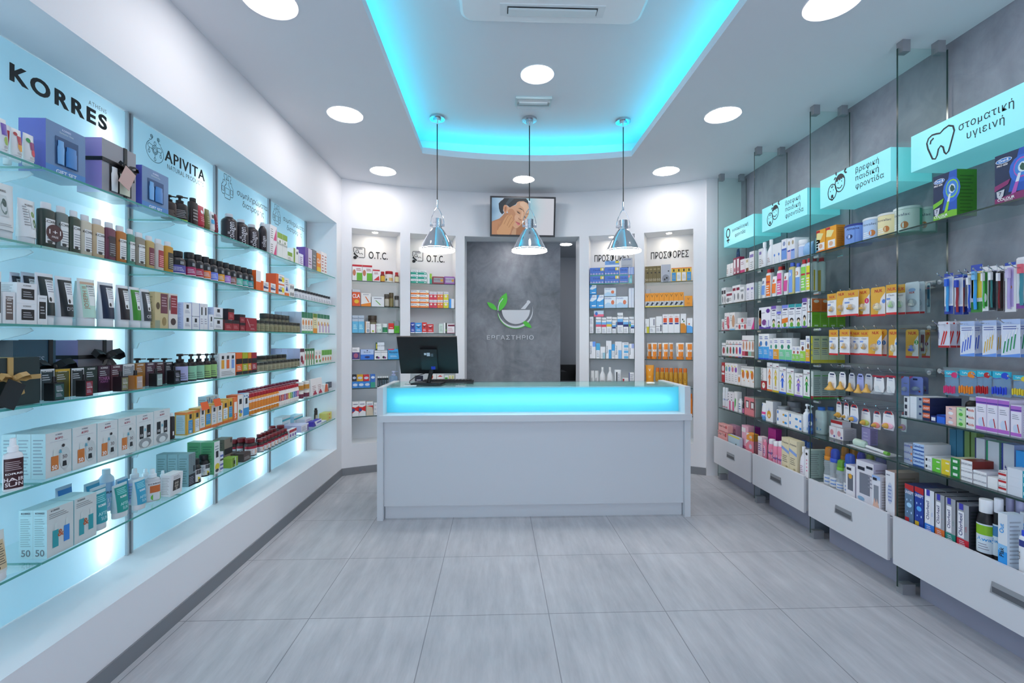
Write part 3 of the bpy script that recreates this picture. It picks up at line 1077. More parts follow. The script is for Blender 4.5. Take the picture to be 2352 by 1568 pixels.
# light boxes
SB = [(1.83, 2.392), (2.52, 3.085), (3.217, 3.777), (3.905, 4.42)]
SL = ['tooth icon', 'baby faces icon, nearer the entrance', 'baby faces icon, nearer the counter', 'female symbol']


def tooth():
    P = [(.5, .80), (.62, .88), (.78, .92), (.92, .84), (.96, .68), (.90, .48), (.84, .28), (.78, .10), (.70, .04), (.64, .12), (.60, .30), (.52, .38), (.44, .30), (.40, .12), (.34, .02), (.24, .06), (.16, .26), (.08, .46), (.04, .66), (.10, .80), (.22, .86), (.36, .84)]
    return [(P, True), ([(.16, .58), (.18, .68), (.28, .74)], False)]


for i, (y0, y1) in enumerate(SB):
    g = empty('light_box_sign', (2.26, y1, 2.305), RP.rz)
    L_ = y1 - y0
    m = MB(); m.box(0, L_, 0, .245, 0, .195, 'sign_cyan'); m.build('glowing_box', g)
    m = MB(); ic = MB()
    if i == 0:
        strokes(ic, tooth(), .055, '0e1a22', .155, .085, .018)
        plate_text(m, 'στοματική', .255, .492, .110, .036, '0e1a22', 0, 1.1); plate_text(m, 'υγιεινή', .293, .455, .055, .036, '0e1a22', 0, 1.1)
    elif i < 3:
        P = [(ell(.22, .32, .20, .27, 20), True), (ell(.58, .52, .22, .30, 20), True)]
        P += [(ell(.22, .09, .05, .06, 10), True), ([(.18, .53), (.2, .47), (.25, .49), (.25, .55)], False), ([(.46, .40), (.53, .35), (.61, .35), (.68, .42)], False)]
        strokes(ic, P, .035, '0e1a22', .19, .072, .022)
        for p in (ell(.14, .36, .018, .024, 8), ell(.28, .38, .018, .024, 8), ell(.50, .54, .018, .024, 8), ell(.66, .56, .018, .024, 8), ell(.22, .17, .055, .06, 10),
                  [(.38, .62), (.40, .74), (.50, .82), (.60, .83), (.72, .78), (.79, .66), (.78, .62), (.70, .67), (.68, .62), (.62, .66), (.58, .60), (.52, .66), (.47, .60)],
                  leafpoly((.40, .80), (.30, .70), .5, .4), leafpoly((.42, .82), (.40, .97), .5, .4), leafpoly((.76, .82), (.88, .94), .5, .4), leafpoly((.78, .82), (.90, .76), .5, .4)):
            ic.quad([(.072 + a * .19, -.0012, .022 + b2 * .19) for a, b2 in p], '0e1a22')
        for k, wd in enumerate(('βρεφική', 'παιδική', 'φροντίδα')):
            plate_text(m, wd, .312, (.485, .485, .52)[k], .138 - k * .05, .032, '0e1a22', 0, 1.08)
    else:
        strokes(ic, [(ell(.3, .66, .22, .27, 20), True), ([(.3, .40), (.3, .02)], False), ([(.12, .2), (.48, .2)], False)], .09, '0e1a22', .15, .035, .025)
        plate_text(m, 'γυναικολογική', .155, .43, .118, .030, '0e1a22', 0, 1.0); plate_text(m, 'φροντίδα', .205, .385, .062, .030, '0e1a22', 0, 1.0)
    ic.build('icon', g); m.build('word_lettering', g)
    tag(g, 'glowing cyan box sign with ' + SL[i], 'sign', 'light box signs on the grey wall')
# drawers
DR = [(1.30, 2.400), (2.435, 3.07), (3.117, 3.757), (3.79, 4.435)]
for i, (y0, y1) in enumerate(DR):
    g = empty('drawer_unit', (2.165, y1, .175), RP.rz)
    L_ = y1 - y0; hl = .56 if i == 0 else L_ / 2
    m = MB(); m.box(0, L_, 0, .016, 0, .258, 'drawer_white'); df = m.build('drawer_front', g)
    m = MB(); m.box(y1 - min(y1, FIN[i + 1] - .009), L_ - max(0, FIN[i] + .009 - y0), .017, .33, .01, .232, 'drawer_white'); m.build('carcass', g)
    m = MB(); x0, x1 = hl - .072, hl + .072
    pr = [(x0, .115), (x0 + .008, .168), (x1 - .008, .168), (x1, .115)]
    m.prism(pr, -.003, .004, 'handle_grey'); m.box(x0 + .010, x1 - .010, -.0042, -.003, .122, .146, '5c6066'); m.build('handle', df)
    tag(g, 'white drawer with recessed grey handle under the ' + BAYN[i], 'drawer', 'white drawers under the grey wall shelves')
    m = MB(); m.box(2.30, XR - .01, y0 + .08, y1 - .02, 0, .172, 'plinth_grey'); o = m.build('plinth_block')
    tag(o, 'grey plinth block under the drawer of the ' + BAYN[i], 'plinth', 'grey plinths under the drawers')

# ================= niches
NZ = [2.008, 1.742, 1.463, 1.181, .887, .593]
NN = ['pill-icon niche', 'niche behind monitor', 'inner offers niche', 'outer offers niche']
NP = [NICHE[0], NICHE[1], NICHE[3], NICHE[4]]
for i, (pl, wd, dp) in enumerate(NP):
    for k, z in enumerate(NZ):
        m = slab(.004, wd - .004, .012, dp - .004, z - .009, z - .001, 'glass', 'glass_edge_dark', ('y0',))
        o = m.build('glass_shelf', None, pl.at(0, 0, 0), pl.rz)
        tag(o, f'{lv[k]} short glass shelf of the {NN[i]}', 'shelf', 'short glass shelves of the back wall niches')
    q = pl.at(wd / 2, .12, NT)
    o = empty('recessed_spotlight', q)
    m = MB(); m.lathe([(1, 0), (1.3, -.002), (1.45, 0)], .056, .056, 1, 'chrome_soft', seg=20, close=False); m.build('trim_ring', o)
    m = MB(); m.lathe([(1, 0), (1, -.003)], .056, .056, 1, 'spot_warm', seg=20); m.build('lens', o)
    tag(o, 'small round spotlight in the soffit of the ' + NN[i], 'spotlight', 'spotlights of the back wall niches')


def otc(i, full):
    pl, wd, dp = NP[i]
    g = empty('niche_sign', pl.at(0, dp - .002, 0), pl.rz)
    m = MB()
    sc = .125; ox, oz = .032, 2.275
    P = [([(.20, .42), (.06, .62), (.06, .95), (.12, 1.0), (.92, 1.0), (.98, .95), (.98, .20), (.92, .14), (.48, .14)], False), ([(.24, .88), (.78, .88)], False),
         ([(.22, .62), (.32, .48), (.44, .54), (.46, .68), (.36, .78), (.26, .72), (.22, .62)], False), ([(.46, .56), (.58, .44), (.70, .52), (.82, .40)], False)]
    strokes(m, P, .045, 'print_black', sc, ox, oz)
    for p in ([(.02, .42), (.10, .50), (.46, .22), (.38, .12)], ell(.16, .10, .15, .14, 14)):
        m.quad([(ox + a * sc, -.0013, oz + b2 * sc) for a, b2 in p], 'print_black')
    m.build('pill_icon', g)
    m = MB(); plate_text(m, 'O.T.C.', .195, .40, 2.288, .075, 'print_black', .012, 1.1); m.build('word_lettering', g)
    tag(g, ('black prescription icon and O.T.C. letters in the niche beside the backlit wall', 'black prescription icon partly hidden by the pendant above the monitor')[i], 'sign')


otc(0, True); otc(1, False)
for i, lb in ((2, 'black Greek offers word partly hidden behind a pendant'), (3, 'black Greek offers word in the outer niche beside the grey wall')):
    pl, wd, dp = NP[i]
    g = empty('niche_sign', pl.at(0, dp - .002, 0), pl.rz)
    m = MB(); plate_text(m, 'ΠΡΟΣΦΟΡΕΣ', .045, wd - .05, 2.30, .072, 'print_black', .008, 1.0); m.build('word_lettering', g)
    tag(g, lb, 'sign')
# ================= counter
CX0, CX1, CY0, CY1, CT = -.917, 1.529, 3.515, 4.10, 1.025
o = empty('sales_counter', (0, CY0, 0))
for x0, x1 in ((CX0, CX0 + .046), (CX1 - .046, CX1)):
    m = MB(); m.box(x0, x1, 0, CY1 - CY0, 0, CT, 'counter_white'); m.build('side_panel', o)
xi0, xi1 = CX0 + .0465, CX1 - .0465
m = MB(); m.box(xi0, xi1, .03, .048, .10, .762, 'counter_white'); m.build('front_panel', o)
m = MB(); m.box(xi0 + .004, xi1 - .004, .05, .066, .0, .10, 'counter_white'); m.build('toe_board', o)
m = MB(); m.box(CX0 + .022, CX1 + .002, -.022, -.001, .762, .812, 'counter_white'); m.box(xi0, xi1, -.001, .19, .762, .812, 'counter_white'); m.build('ledge', o)
m = MB(); m.box(xi0, xi1, .122, .130, .814, 1.008, 'glass'); m.m[2] = m.mi('panel_counter'); m.build('light_panel', o)
m = MB(); m.tube([(xi0 + .06, .165, .912), (xi1 - .06, .165, .912)], .012, 'tube_cyan', 10); m.build('light_tube', o)
m = MB(); m.box(xi0, xi1, .25, .262, .814, 1.006, 'counter_white'); m.build('light_box_back', o)
m = MB(); m.box(xi0 + .001, xi1 - .001, .118, CY1 - CY0 - .002, 1.0085, 1.0185, 'counter_glass'); m.build('glass_top', o)
m = MB(); m.box(xi0, xi1, .262, CY1 - CY0 - .005, .985, 1.0078, 'd6e8e6'); m.build('worktop', o)
m = MB(); m.box(xi0, xi1, CY1 - CY0 - .02, CY1 - CY0 - .005, .0, .984, 'counter_white'); m.build('rear_panel', o)
for x, y in ((-.735, .34), (1.335, .36)):
    m = MB(); m.lathe([(1, 0), (1, .6), (.85, 1)], .07, .07, .006, 'f4f6f6', x, y, 1.0187, seg=20); m.build('cable_grommet', o)
tag(o, 'white sales counter with glowing cyan front panel and glass top', 'counter')

# ================= monitor seen from behind
zt = 1.0187
o = empty('monitor', (-.57, 3.84, zt))
R = Vector((1, 0, 0)); U = Vector((0, -.17, .315)).normalized(); N = R.cross(U)   # N points away from viewer


def mbx(m, x0, x1, u0, u1, n0, n1, mat, org):
    P = []
    for n_ in (n0, n1):
        for uu in (u0, u1):
            for x in (x0, x1):
                P.append(tuple(org + R * x + U * uu + N * n_))
    m.add(P, [(0, 1, 3, 2), (4, 6, 7, 5), (0, 4, 5, 1), (2, 3, 7, 6), (0, 2, 6, 4), (1, 5, 7, 3)], mat)


org = Vector((0, .06, .085))
if N.y < 0:
    N = -N
m = MB(); mbx(m, -.245, .245, 0, .355, 0, .018, 'black_plastic', org); rs = m.build('rear_shell', o)
m = MB(); mbx(m, -.24, .24, .006, .35, .018, .022, 'screen_dark', org); m.build('screen', o)
m = MB(); mbx(m, -.06, .075, .05, .25, -.022, 0, '121418', org); m.build('rear_bulge', o)
m = MB(); mbx(m, -.03, -.012, .195, .215, -.0226, -.022, 'd8dde2', org); mbx(m, -.008, .018, .185, .218, -.0226, -.022, 'c8ced6', org); mbx(m, .024, .045, .18, .21, -.0226, -.022, '5a626a', org); m.build('rear_sticker', rs)
m = MB(); m.tube([(.03, .055, .17), (.015, .02, .09), (.0, -.01, .012)], .018, 'black_plastic', 8); m.build('stand_arm', o)
m = MB(); mbx(m, .02, .055, .055, .085, -.024, -.022, '2a36b8', org); m.build('blue_plug', o)
m = MB(); m.prism([(-.14, -.06), (.11, -.07), (.13, .08), (-.10, .09)], 0, .014, 'black_plastic', lambda x, y, z: (x, z, y)); m.build('base', o)
tag(o, 'black computer monitor seen from behind, tilted on the counter', 'monitor')
o = empty('keyboard', (-.42, 4.02, zt), .02)
m = MB(); m.prism([(-.22, 0), (.22, 0), (.22, .012), (-.22, .02)], -.065, .065, 'black_plastic'); m.build('case', o)
m = MB()
for r_ in range(4):
    for c_ in range(14):
        m.box(-.205 + c_ * .0295, -.18 + c_ * .0295, -.05 + r_ * .026, -.03 + r_ * .026, .0195, .0235, '1c1e22')
m.build('key', o)
tag(o, 'black keyboard lying behind the monitor on the counter', 'keyboard')
m = MB(); m.tube([(-.62, 3.985, 1.10), (-.70, 3.98, 1.075), (-.74, 3.90, 1.04), (-.735, 3.86, zt + .008), (-.70, 3.80, zt + .006)], .0035, 'black_plastic', 6)
o = m.build('cable'); tag(o, 'thin black cable running from monitor to the counter grommet', 'cable')
o = empty('paper_pad', (-.70, 3.70, zt), .1)
m = MB(); m.box(-.05, .05, -.03, .03, 0, .004, 'eef4f6'); m.build('sheet', o)
tag(o, 'small white paper slip on the counter in front of the monitor', 'paper')

# ================= pendants
for i, (x, y) in enumerate(((-.493, 3.80), (.278, 3.80), (1.074, 3.80))):
    zb = 2.134
    if i == 0:
        o = empty('pendant_lamp')
        m = MB(); pr = [(1, 0), (1.005, .006), (.97, .04), (.90, .13), (.80, .30), (.66, .52), (.48, .76), (.36, .92), (.26, 1)]
        m.lathe(pr, .306, .306, .19, 'chrome', seg=48, close=False); sh = m.build('shade', o)
        m = MB(); m.lathe([(a * .985, b_ + .01) for a, b_ in pr], .306, .306, .188, 'f4f4f4', seg=32, close=False); m.build('shade_lining', sh)
        m = MB(); m.lathe([(.96, .06), (.96, .075)], .306, .306, .19, 'pendant_white', seg=32); m.build('diffuser', sh)
        m = MB(); m.lathe([(.9, 0), (1, .03), (1, .2), (.93, .22), (1, .24), (1, .5), (.93, .52), (1, .54), (1, .96), (.7, 1)], .078, .078, .085, 'chrome', 0, 0, .185, seg=24); m.build('lamp_holder', o)
        m = MB()
        for s_ in (-1, 1):
            m.tube([(s_ * .052, 0, .215), (s_ * .056, 0, .24), (s_ * .045, 0, .285), (s_ * .022, 0, .335), (s_ * .004, 0, .36)], .0035, 'chrome', 8)
        m.build('hanger_yoke', o)
        for s_ in (-1, 1):
            m = MB(); m.box(s_ * .048 - .012, s_ * .048 + .012, -.008, .008, .205, .222, 'chrome_soft'); m.build('wing_nut', o)
        m = MB(); m.tube([(0, 0, .355), (0, 0, .425)], .007, 'chrome', 10); m.build('cord_grip', o)
        m = MB(); m.tube([(0, 0, .42), (0, 0, H2 - zb - .02)], .0042, '131417', 8); m.build('cord', o)
        m = MB(); m.lathe([(1, 0), (1, .5), (.55, .5), (.5, 1)], .125, .125, -.034, 'chrome_soft', 0, 0, H2 - zb, seg=28)
        m.lathe([(.2, 0), (.2, 1)], .06, .06, -.03, 'chrome', 0, 0, H2 - zb - .03, seg=10)
        m.build('canopy', o)
        first = o
    else:
        o = copy_tree(first)
    o.location = (x, y, zb)
    tag(o, 'chrome bell pendant lamp over the counter ' + ('above the monitor', 'before the wall screen, middle of three', 'before the inner offers niche')[i], 'pendant lamp', 'chrome pendants over the counter')

# ================= wall screen
ph = phi_of(1200); c2 = arc(ph, RR - .16)
o = empty('wall_screen', (c2.x, c2.y, 2.735)); o.rotation_euler = (math.radians(9), 0, .03)
W_, H_ = .715, .425
m = MB(); m.box(-W_ / 2, W_ / 2, .006, .045, -H_ / 2, H_ / 2, 'black_plastic'); m.build('rear_shell', o)
m = MB()
fr = .018
for a in ((-W_ / 2, -W_ / 2 + fr, -H_ / 2, H_ / 2), (W_ / 2 - fr, W_ / 2, -H_ / 2, H_ / 2), (-W_ / 2 + fr, W_ / 2 - fr, -H_ / 2, -H_ / 2 + fr), (-W_ / 2 + fr, W_ / 2 - fr, H_ / 2 - fr, H_ / 2)):
    m.box(a[0], a[1], -.004, .006, a[2], a[3], '2a2c30')
m.build('bezel', o)
mt, nt, out = newmat('screen_picture')
tc = node(nt, 'TexCoord'); sx = node(nt, 'SeparateXYZ'); cr = nt.nodes.new('ShaderNodeValToRGB')
nt.links.new(tc.outputs['Generated'], sx.inputs[0])
nz = node(nt, 'TexNoise', Scale=2.2, Detail=1.0); nt.links.new(tc.outputs['Generated'], nz.inputs['Vector'])
ma = nt.nodes.new('ShaderNodeMath'); ma.operation = 'MULTIPLY_ADD'; ma.inputs[1].default_value = .25; nt.links.new(nz.outputs[0], ma.inputs[0]); nt.links.new(sx.outputs[0], ma.inputs[2])
nt.links.new(ma.outputs[0], cr.inputs[0])
e = cr.color_ramp.elements
e[0].position = .05; e[0].color = rgb('6d8fb0'); e[1].position = 1.0; e[1].color = rgb('d9dce6')
for ps, cc in ((.22, 'a9cbe6'), (.34, 'c2cfe0'), (.72, 'a8d3e2'), (.86, 'cfdde6')):
    q = e.new(ps); q.color = rgb(cc)
em = node(nt, 'Emission', Strength=.82); nt.links.new(cr.outputs[0], em.inputs[0]); nt.links.new(em.outputs[0], out.inputs[0])
m = MB(); m.box(-W_ / 2 + fr, W_ / 2 - fr, .001, .006, -H_ / 2 + fr, H_ / 2 - fr, 'screen_picture'); scr = m.build('screen', o)
SCR = {}


def scol(h):
    if h not in SCR:
        SCR[h] = emat('scr_' + h, h, .72, '000')
    return 'scr_' + h


m = MB(); zz = [0]
iw, ih = W_ - 2 * fr, H_ - 2 * fr


def sp(pts, c):
    zz[0] += 1
    P = []
    for x, y in pts:
        fx = min(1, max(0, (x - 200) / 1840)); fy = min(1, max(0, (y - 235) / 1065))
        P.append(((fx - .5) * iw, .0008 - zz[0] * .00012, (.5 - fy) * ih))
    m.quad(P, scol(c))


def smooth(P, n=4):
    out = []
    L_ = len(P)
    for i in range(L_):
        p0, p1, p2, p3 = P[i - 1], P[i], P[(i + 1) % L_], P[(i + 2) % L_]
        for k in range(n):
            t = k / n
            out.append(tuple(.5 * ((2 * p1[a]) + (-p0[a] + p2[a]) * t + (2 * p0[a] - 5 * p1[a] + 4 * p2[a] - p3[a]) * t * t + (-p0[a] + 3 * p1[a] - 3 * p2[a] + p3[a]) * t ** 3) for a in (0, 1)))
    return out


sp([(200, 920), (300, 880), (430, 830), (520, 740), (580, 660), (900, 700), (1180, 1100), (1190, 1300), (200, 1300)], 'b8835c')
sp([(200, 960), (380, 880), (480, 900), (420, 1020), (360, 1180), (350, 1300), (200, 1300)], 'c58c62')
sp(smooth([(900, 440), (960, 330), (1130, 300), (1250, 380), (1300, 540), (1290, 690), (1220, 830), (1150, 900), (1060, 1010), (940, 1115), (870, 1090), (810, 1000), (750, 850), (690, 700), (640, 560), (720, 470)]), 'd8a987')
sp(smooth([(1040, 360), (1160, 350), (1250, 430), (1285, 560), (1260, 660), (1180, 640), (1130, 520), (1040, 440)]), 'e8c2a4')
sp(smooth([(700, 560), (820, 560), (900, 700), (870, 860), (800, 960), (740, 820), (680, 680)]), 'c48e68')
sp(smooth([(900, 720), (1000, 740), (1010, 830), (930, 880), (870, 820)]), 'e0b292')
sp([(560, 240), (1210, 240), (1270, 320), (1300, 400), (1290, 430), (1240, 370), (1130, 318), (1010, 325), (950, 350), (900, 420), (800, 470), (730, 510), (680, 470), (640, 440), (580, 440), (540, 500), (530, 600), (560, 660), (500, 710), (440, 640), (410, 540), (400, 400), (460, 330), (520, 290)], '1d242b')
sp([(600, 400), (720, 250), (860, 250), (700, 400), (640, 440)], '3c4a55')
sp(smooth([(560, 450), (620, 440), (670, 490), (650, 600), (610, 690), (560, 640), (535, 540)]), 'd39c78')
sp(smooth([(590, 490), (630, 500), (620, 590), (590, 630), (575, 560)]), 'a8714f')
sp([(965, 530), (1040, 520), (1110, 560), (1150, 620), (1140, 625), (1090, 580), (1030, 542)], '4a3426')
sp([(1210, 690), (1290, 678), (1290, 690), (1220, 700)], '4a3426')
sp(smooth([(930, 590), (1000, 610), (1050, 650), (1040, 668), (980, 648), (940, 622)]), 'b98a68')
sp([(938, 612), (990, 640), (1050, 690), (1030, 694), (985, 672), (950, 640)], '2a1e18')
sp([(1150, 745), (1190, 765), (1215, 800), (1190, 798), (1160, 775)], '2a1e18')
sp([(980, 810), (1010, 860), (1060, 880), (1085, 860), (1060, 850), (1020, 845), (1000, 800)], '9c6244')
sp(smooth([(1090, 560), (1130, 640), (1120, 780), (1085, 850), (1060, 800), (1080, 680)], 3), 'e4bb9c')
sp([(885, 915), (950, 920), (985, 945), (1010, 935), (1045, 985), (1020, 1000), (970, 975), (920, 945)], 'b85a60')
sp([(930, 950), (980, 980), (1030, 1000), (1010, 1025), (970, 1020), (945, 990)], 'd98080')
sp([(880, 1130), (960, 1100), (1060, 1020), (1150, 930), (1215, 830), (1240, 860), (1190, 1000), (1190, 1300), (900, 1300)], 'a9744e')
sp([(860, 1110), (930, 1130), (920, 1300), (780, 1300), (800, 1200)], 'caa07c')
sp(smooth([(350, 1200), (380, 1130), (480, 1020), (540, 900), (620, 770), (680, 720), (720, 760), (770, 710), (800, 730), (830, 780), (815, 850), (870, 900), (880, 930), (830, 1030), (790, 1100), (720, 1300), (560, 1310), (380, 1310)], 3), 'd6a272')
sp([(350, 1180), (370, 1040), (390, 960), (410, 990), (420, 1090), (380, 1170)], 'bd8458')
for a in (((560, 1000), (660, 800), (690, 750)), ((650, 1040), (740, 850), (790, 780)), ((700, 1090), (800, 930), (840, 880))):
    for qd in stroke(a, 11):
        sp(qd, '9c6a42')
m.build('picture', scr)
m = MB(); m.box(-.06, .06, .045, .11, -.06, .06, 'black_plastic'); m.tube([(0, .1, 0), (0, .165, .02)], .02, 'black_plastic', 8); m.build('wall_bracket', o)
tag(o, 'wall screen above the doorway showing a woman touching her cheek', 'screen')

# ================= logo on the grey wall behind the doorway
LS = LY / F * .1148
xo = LY * ray(1080)[0] / ray(1080)[1]


def lz(v):
    return CH - (640 + v * .1148 - HY) / F * LY / (CA - 0 * SA)


o = empty('wall_logo_emblem', (0, LY, 0))


def lpoly(m, P, mat, dep):
    PP = []
    for x, v in P:
        u = 1080 + x * .1148
        r = ray(u); PP.append((LY * r[0] / r[1], CH - (640 + v * .1148 - HY) / F * LY / r[1]))
    m.prism(PP, -dep, -.002, mat)


LW, LG = 'e2e6ea', '55d23a'
m = MB(); lpoly(m, [(632, 625), (1195, 625)] + [(913 + 281 * math.cos(a), 625 + 281 * math.sin(a)) for a in [PI * k / 24 for k in range(1, 24)]], LW, .014); m.build('mortar_bowl', o)
m = MB(); lpoly(m, [(1010, 608), (1100, 608), (1180, 500), (1205, 480), (1200, 450), (1165, 430), (1135, 440), (1130, 475)], LW, .014); m.build('pestle', o)
m = MB()
ring = []
for k in range(41):
    a = math.radians(-15 + 195 * k / 40 + (0))
    ring.append((905 + 350 * math.cos(a), 640 + 345 * math.sin(a)))
inn = []
for k in range(41):
    a = math.radians(-15 + 195 * k / 40)
    t = math.sin(PI * k / 40)
    inn.append((905 + (350 - 40 * t) * math.cos(a), 640 + (345 - 40 * t) * math.sin(a)))
tail = [(560, 560), (590, 480), (655, 392)]
tail2 = [(645, 400), (610, 480), (585, 560)]
for k in range(40):
    lpoly(m, [ring[k], ring[k + 1], inn[k + 1], inn[k]], LW, .012)
for qd in stroke([(556, 640), (562, 560), (590, 480), (655, 392)], 16):
    lpoly(m, qd, LW, .016)
m.build('ring_arc', o)
m = MB()
for k in range(12, 38):
    a, b_ = ring[k], ring[k + 1]
    f = lambda p: (905 + (p[0] - 905) * 1.03, 640 + (p[1] - 640) * 1.035)
    lpoly(m, [a, b_, f(b_), f(a)], LG, .011)
m.build('ring_edge', o)
for a, b_, g1, g2 in (((585, 648), (725, 283), .38, .42), ((538, 627), (340, 470), .36, .40), ((1228, 985), (1035, 835), .36, .34)):
    m = MB(); lpoly(m, leafpoly(a, b_, g1, g2), LG, .013); m.build('leaf', o)
tag(o, 'white mortar and pestle emblem with green leaves on the grey wall', 'emblem')
o = empty('wall_lettering', (0, LY, 0))
m = MB()
x0, x1 = [LY * ray(u)[0] / ray(u)[1] for u in (1118.5, 1225.5)]
plate_text(m, 'ΕΡΓΑΣΤΗΡΙΟ', x0, x1, CH - (779.5 - HY) / F * LY, .050, LW, 0, 1.15, -.012, .010)
m.build('letter', o)
tag(o, 'raised white Greek word below the mortar emblem', 'sign')

# armchair glimpsed through the doorway
o = empty('armchair', (1.30, 6.32, 0))
m = MB(); m.box(-.36, .36, .22, .36, .1, 1.02, '0e0f12'); m.build('backrest', o)
m = MB(); m.box(-.36, .36, -.3, .22, .1, .45, '0e0f12'); m.build('seat', o)
m = MB(); m.box(-.44, -.36, -.3, .36, .1, .96, '0e0f12'); m.build('armrest', o)
m = MB(); m.box(.36, .44, -.3, .36, .1, .96, '0e0f12'); m.build('armrest', o)
for x in (-.4, .4):
    for y in (-.26, .32):
        m = MB(); m.box(x - .02, x + .02, y - .02, y + .02, 0, .1, '222'); m.build('leg', o)
tag(o, 'black armchair glimpsed through the doorway beside the grey wall', 'armchair')
m = MB()
m.lathe([(.2, -.5), (.8, -.46), (1, -.1), (1, .1), (.8, .46), (.2, .5)], .42, .30, .12, '8f9484', 0, 0, 0, seg=24, ex=4)
m.v = [(x, z * .9, y) for x, y, z in m.v]
o = m.build('cushion', None, (1.34, 6.42, .82)); tag(o, 'olive grey cushion leaning in the black armchair', 'cushion')

# ================= gift boxes with ribbons on the backlit shelves
def bow(parent, loc, s, mat, tails=True):
    m = MB()
    for sx in (-1, 1):
        P = [(0, 0, 0), (sx * .35, -.12, .22), (sx * .8, -.16, .30), (sx * .95, -.10, .05), (sx * .6, -.06, -.10), (0, 0, 0)]
        for k in range(len(P) - 1):
            a, b_ = Vector(P[k]) * s, Vector(P[k + 1]) * s
            w = Vector((0, .14 * s, .12 * s))
            m.quad([loc + a - w, loc + b_ - w, loc + b_ + w, loc + a + w], mat)
        if tails:
            a = [Vector((0, -.03, 0)) * s, Vector((sx * .35, -.12, -.5)) * s, Vector((sx * .5, -.10, -1.1)) * s]
            w = Vector((.13 * s, 0, .05 * s))
            for k in range(2):
                m.quad([loc + a[k] - w, loc + a[k] + w, loc + a[k + 1] + w, loc + a[k + 1] - w], mat)
    m.lathe([(.6, -.5), (1, -.2), (1, .2), (.6, .5)], .22 * s, .22 * s, .26 * s, mat, loc.x, loc.y - .05 * s, loc.z, seg=10)
    m.build('ribbon_bow', parent)


def gift(u0, u1, v, off, zb, d, label, col, side, window, base=None, ribbon=None, rbx=.5, rbz=.5, texts='', bsz=.06, tagc=None, top=None):
    s0, _ = LP.hit(u0, off); s1, _ = LP.hit(u1, off)
    w = s1 - s0; h = LP.z((u0 + u1) / 2, v, off) - zb
    o = empty('gift_box', LP.at((s0 + s1) / 2, off, zb), LP.rz)
    m = MB(); m.box(-w / 2, w / 2, 0, d, 0, h, col, side=side, top=top or side); m.build('carton', o)
    m = MB(); deco(m, texts, lambda x, y, e: ((x - .5) * w, -e, y * h), w, h, ''); m.build('front_print', o)
    if window:
        wx0, wx1, wz0, wz1 = window
        m = MB(); q = lambda x, z, e: ((x - .5) * w, -e, z * h)
        m.quad([q(wx0, wz0, .0015), q(wx1, wz0, .0015), q(wx1, wz1, .0015), q(wx0, wz1, .0015)], 'ribbon_black' if ribbon else '2b4d78'); m.build('display_window', o)
        m = MB()
        xa = wx0 + (wx1 - wx0) * .42; xb = wx1 - (wx1 - wx0) * .1
        m.lathe([(1, 0), (1, .75), (.9, .8), (.9, 1)], (xb - xa) * w, .012, (wz1 - wz0) * h * .72, '3f7fc0' if not ribbon else 'c8ccb8', ((xa + xb) / 2 - .5) * w, -.004, wz0 * h + .002, seg=16); m.build('jar', o)
        m = MB()
        m.lathe([(.9, 0), (1, .7), (.8, .8), (.8, 1)], (wx1 - wx0) * w * .3, .010, (wz1 - wz0) * h * .84, '6fa9dc' if not ribbon else 'dfe3e4', (wx0 + (wx1 - wx0) * .2 - .5) * w, -.004, wz0 * h + .002, seg=14); m.build('flask', o)
    if ribbon:
        m = MB(); rw = .016
        m.box((rbx - .5) * w - rw / 2, (rbx - .5) * w + rw / 2, -.0035, d, 0, h + .0015, ribbon)
        m.box(-w / 2 - .0015, w / 2 + .0015, -.0032, d, rbz * h - rw / 2, rbz * h + rw / 2, ribbon)
        m.build('ribbon', o)
        bow(o, Vector(((rbx - .5) * w, -.012, rbz * h)), bsz, ribbon)
        if tagc:
            m = MB(); a = .45
            P = [(-.03, -.012), (.03, -.012), (.03, -.10), (-.03, -.10)]
            P = [(x * math.cos(a) + z * math.sin(a), -x * math.sin(a) + z * math.cos(a)) for x, z in P]
            m.prism([((rbx - .5) * w + x, rbz * h + z) for x, z in P], -.03, -.0285, tagc)
            m.build('gift_tag', o)
    tag(o, label, 'gift box')
    return o


ZT = SZ[0]
BT = 'b 0 .17 4a86c4|T .5 .045 .075 dbe8f4 GIFT SET|t .5 .90 .035 eef KORRES|t .5 .84 .035 cdd Santorini Vine'
gift(105, 196, 293, .03, ZT, .095, 'blue window gift set beside the white pouches, top backlit shelf', '6a88ae', '5a64b8', (.22, .80, .22, .76), texts=BT, top='8fb0d0')
gift(234, 312, 335, .03, ZT, .10, 'grey and lilac gift box with black ribbon bow, top backlit shelf', '8f9096', 'a594cc', (.2, .85, .08, .62), ribbon='ribbon_black', rbx=.66, rbz=.62, bsz=.05, tagc='c4a49c', top='8f9096')
gift(326, 386.6, 393, .03, ZT, .07, 'smaller blue window gift set beside the pump bottles, top backlit shelf', '6a88ae', '5a64b8', (.2, .8, .24, .76), texts=BT, top='8fb0d0')
Z4 = SZ[3]
gift(30, 128, 781, .135, Z4, .11, 'dark teal gift box with black bow behind the gold-ribboned one', '2c5064', '1a2a38', None, ribbon='ribbon_black', rbx=.86, rbz=.52, bsz=.085, texts='t .35 .62 .1 9ab KORRES', top='15202a')
gift(179, 259, 781, .13, Z4, .11, 'lilac grey gift box with black bow behind the perfume cartons', '7d7c84', '9a94c4', (.15, .8, .1, .5), ribbon='ribbon_black', rbx=.74, rbz=.68, bsz=.08, top='8c8b94')
gift(-62, 91, 822, .02, Z4, .11, 'dark green gift box with gold ribbon and black gift tag', '1b2a2a', '15201f', None, ribbon='ribbon_gold', rbx=.52, rbz=.58, bsz=.05, tagc='14171a', top='2a3c3c')

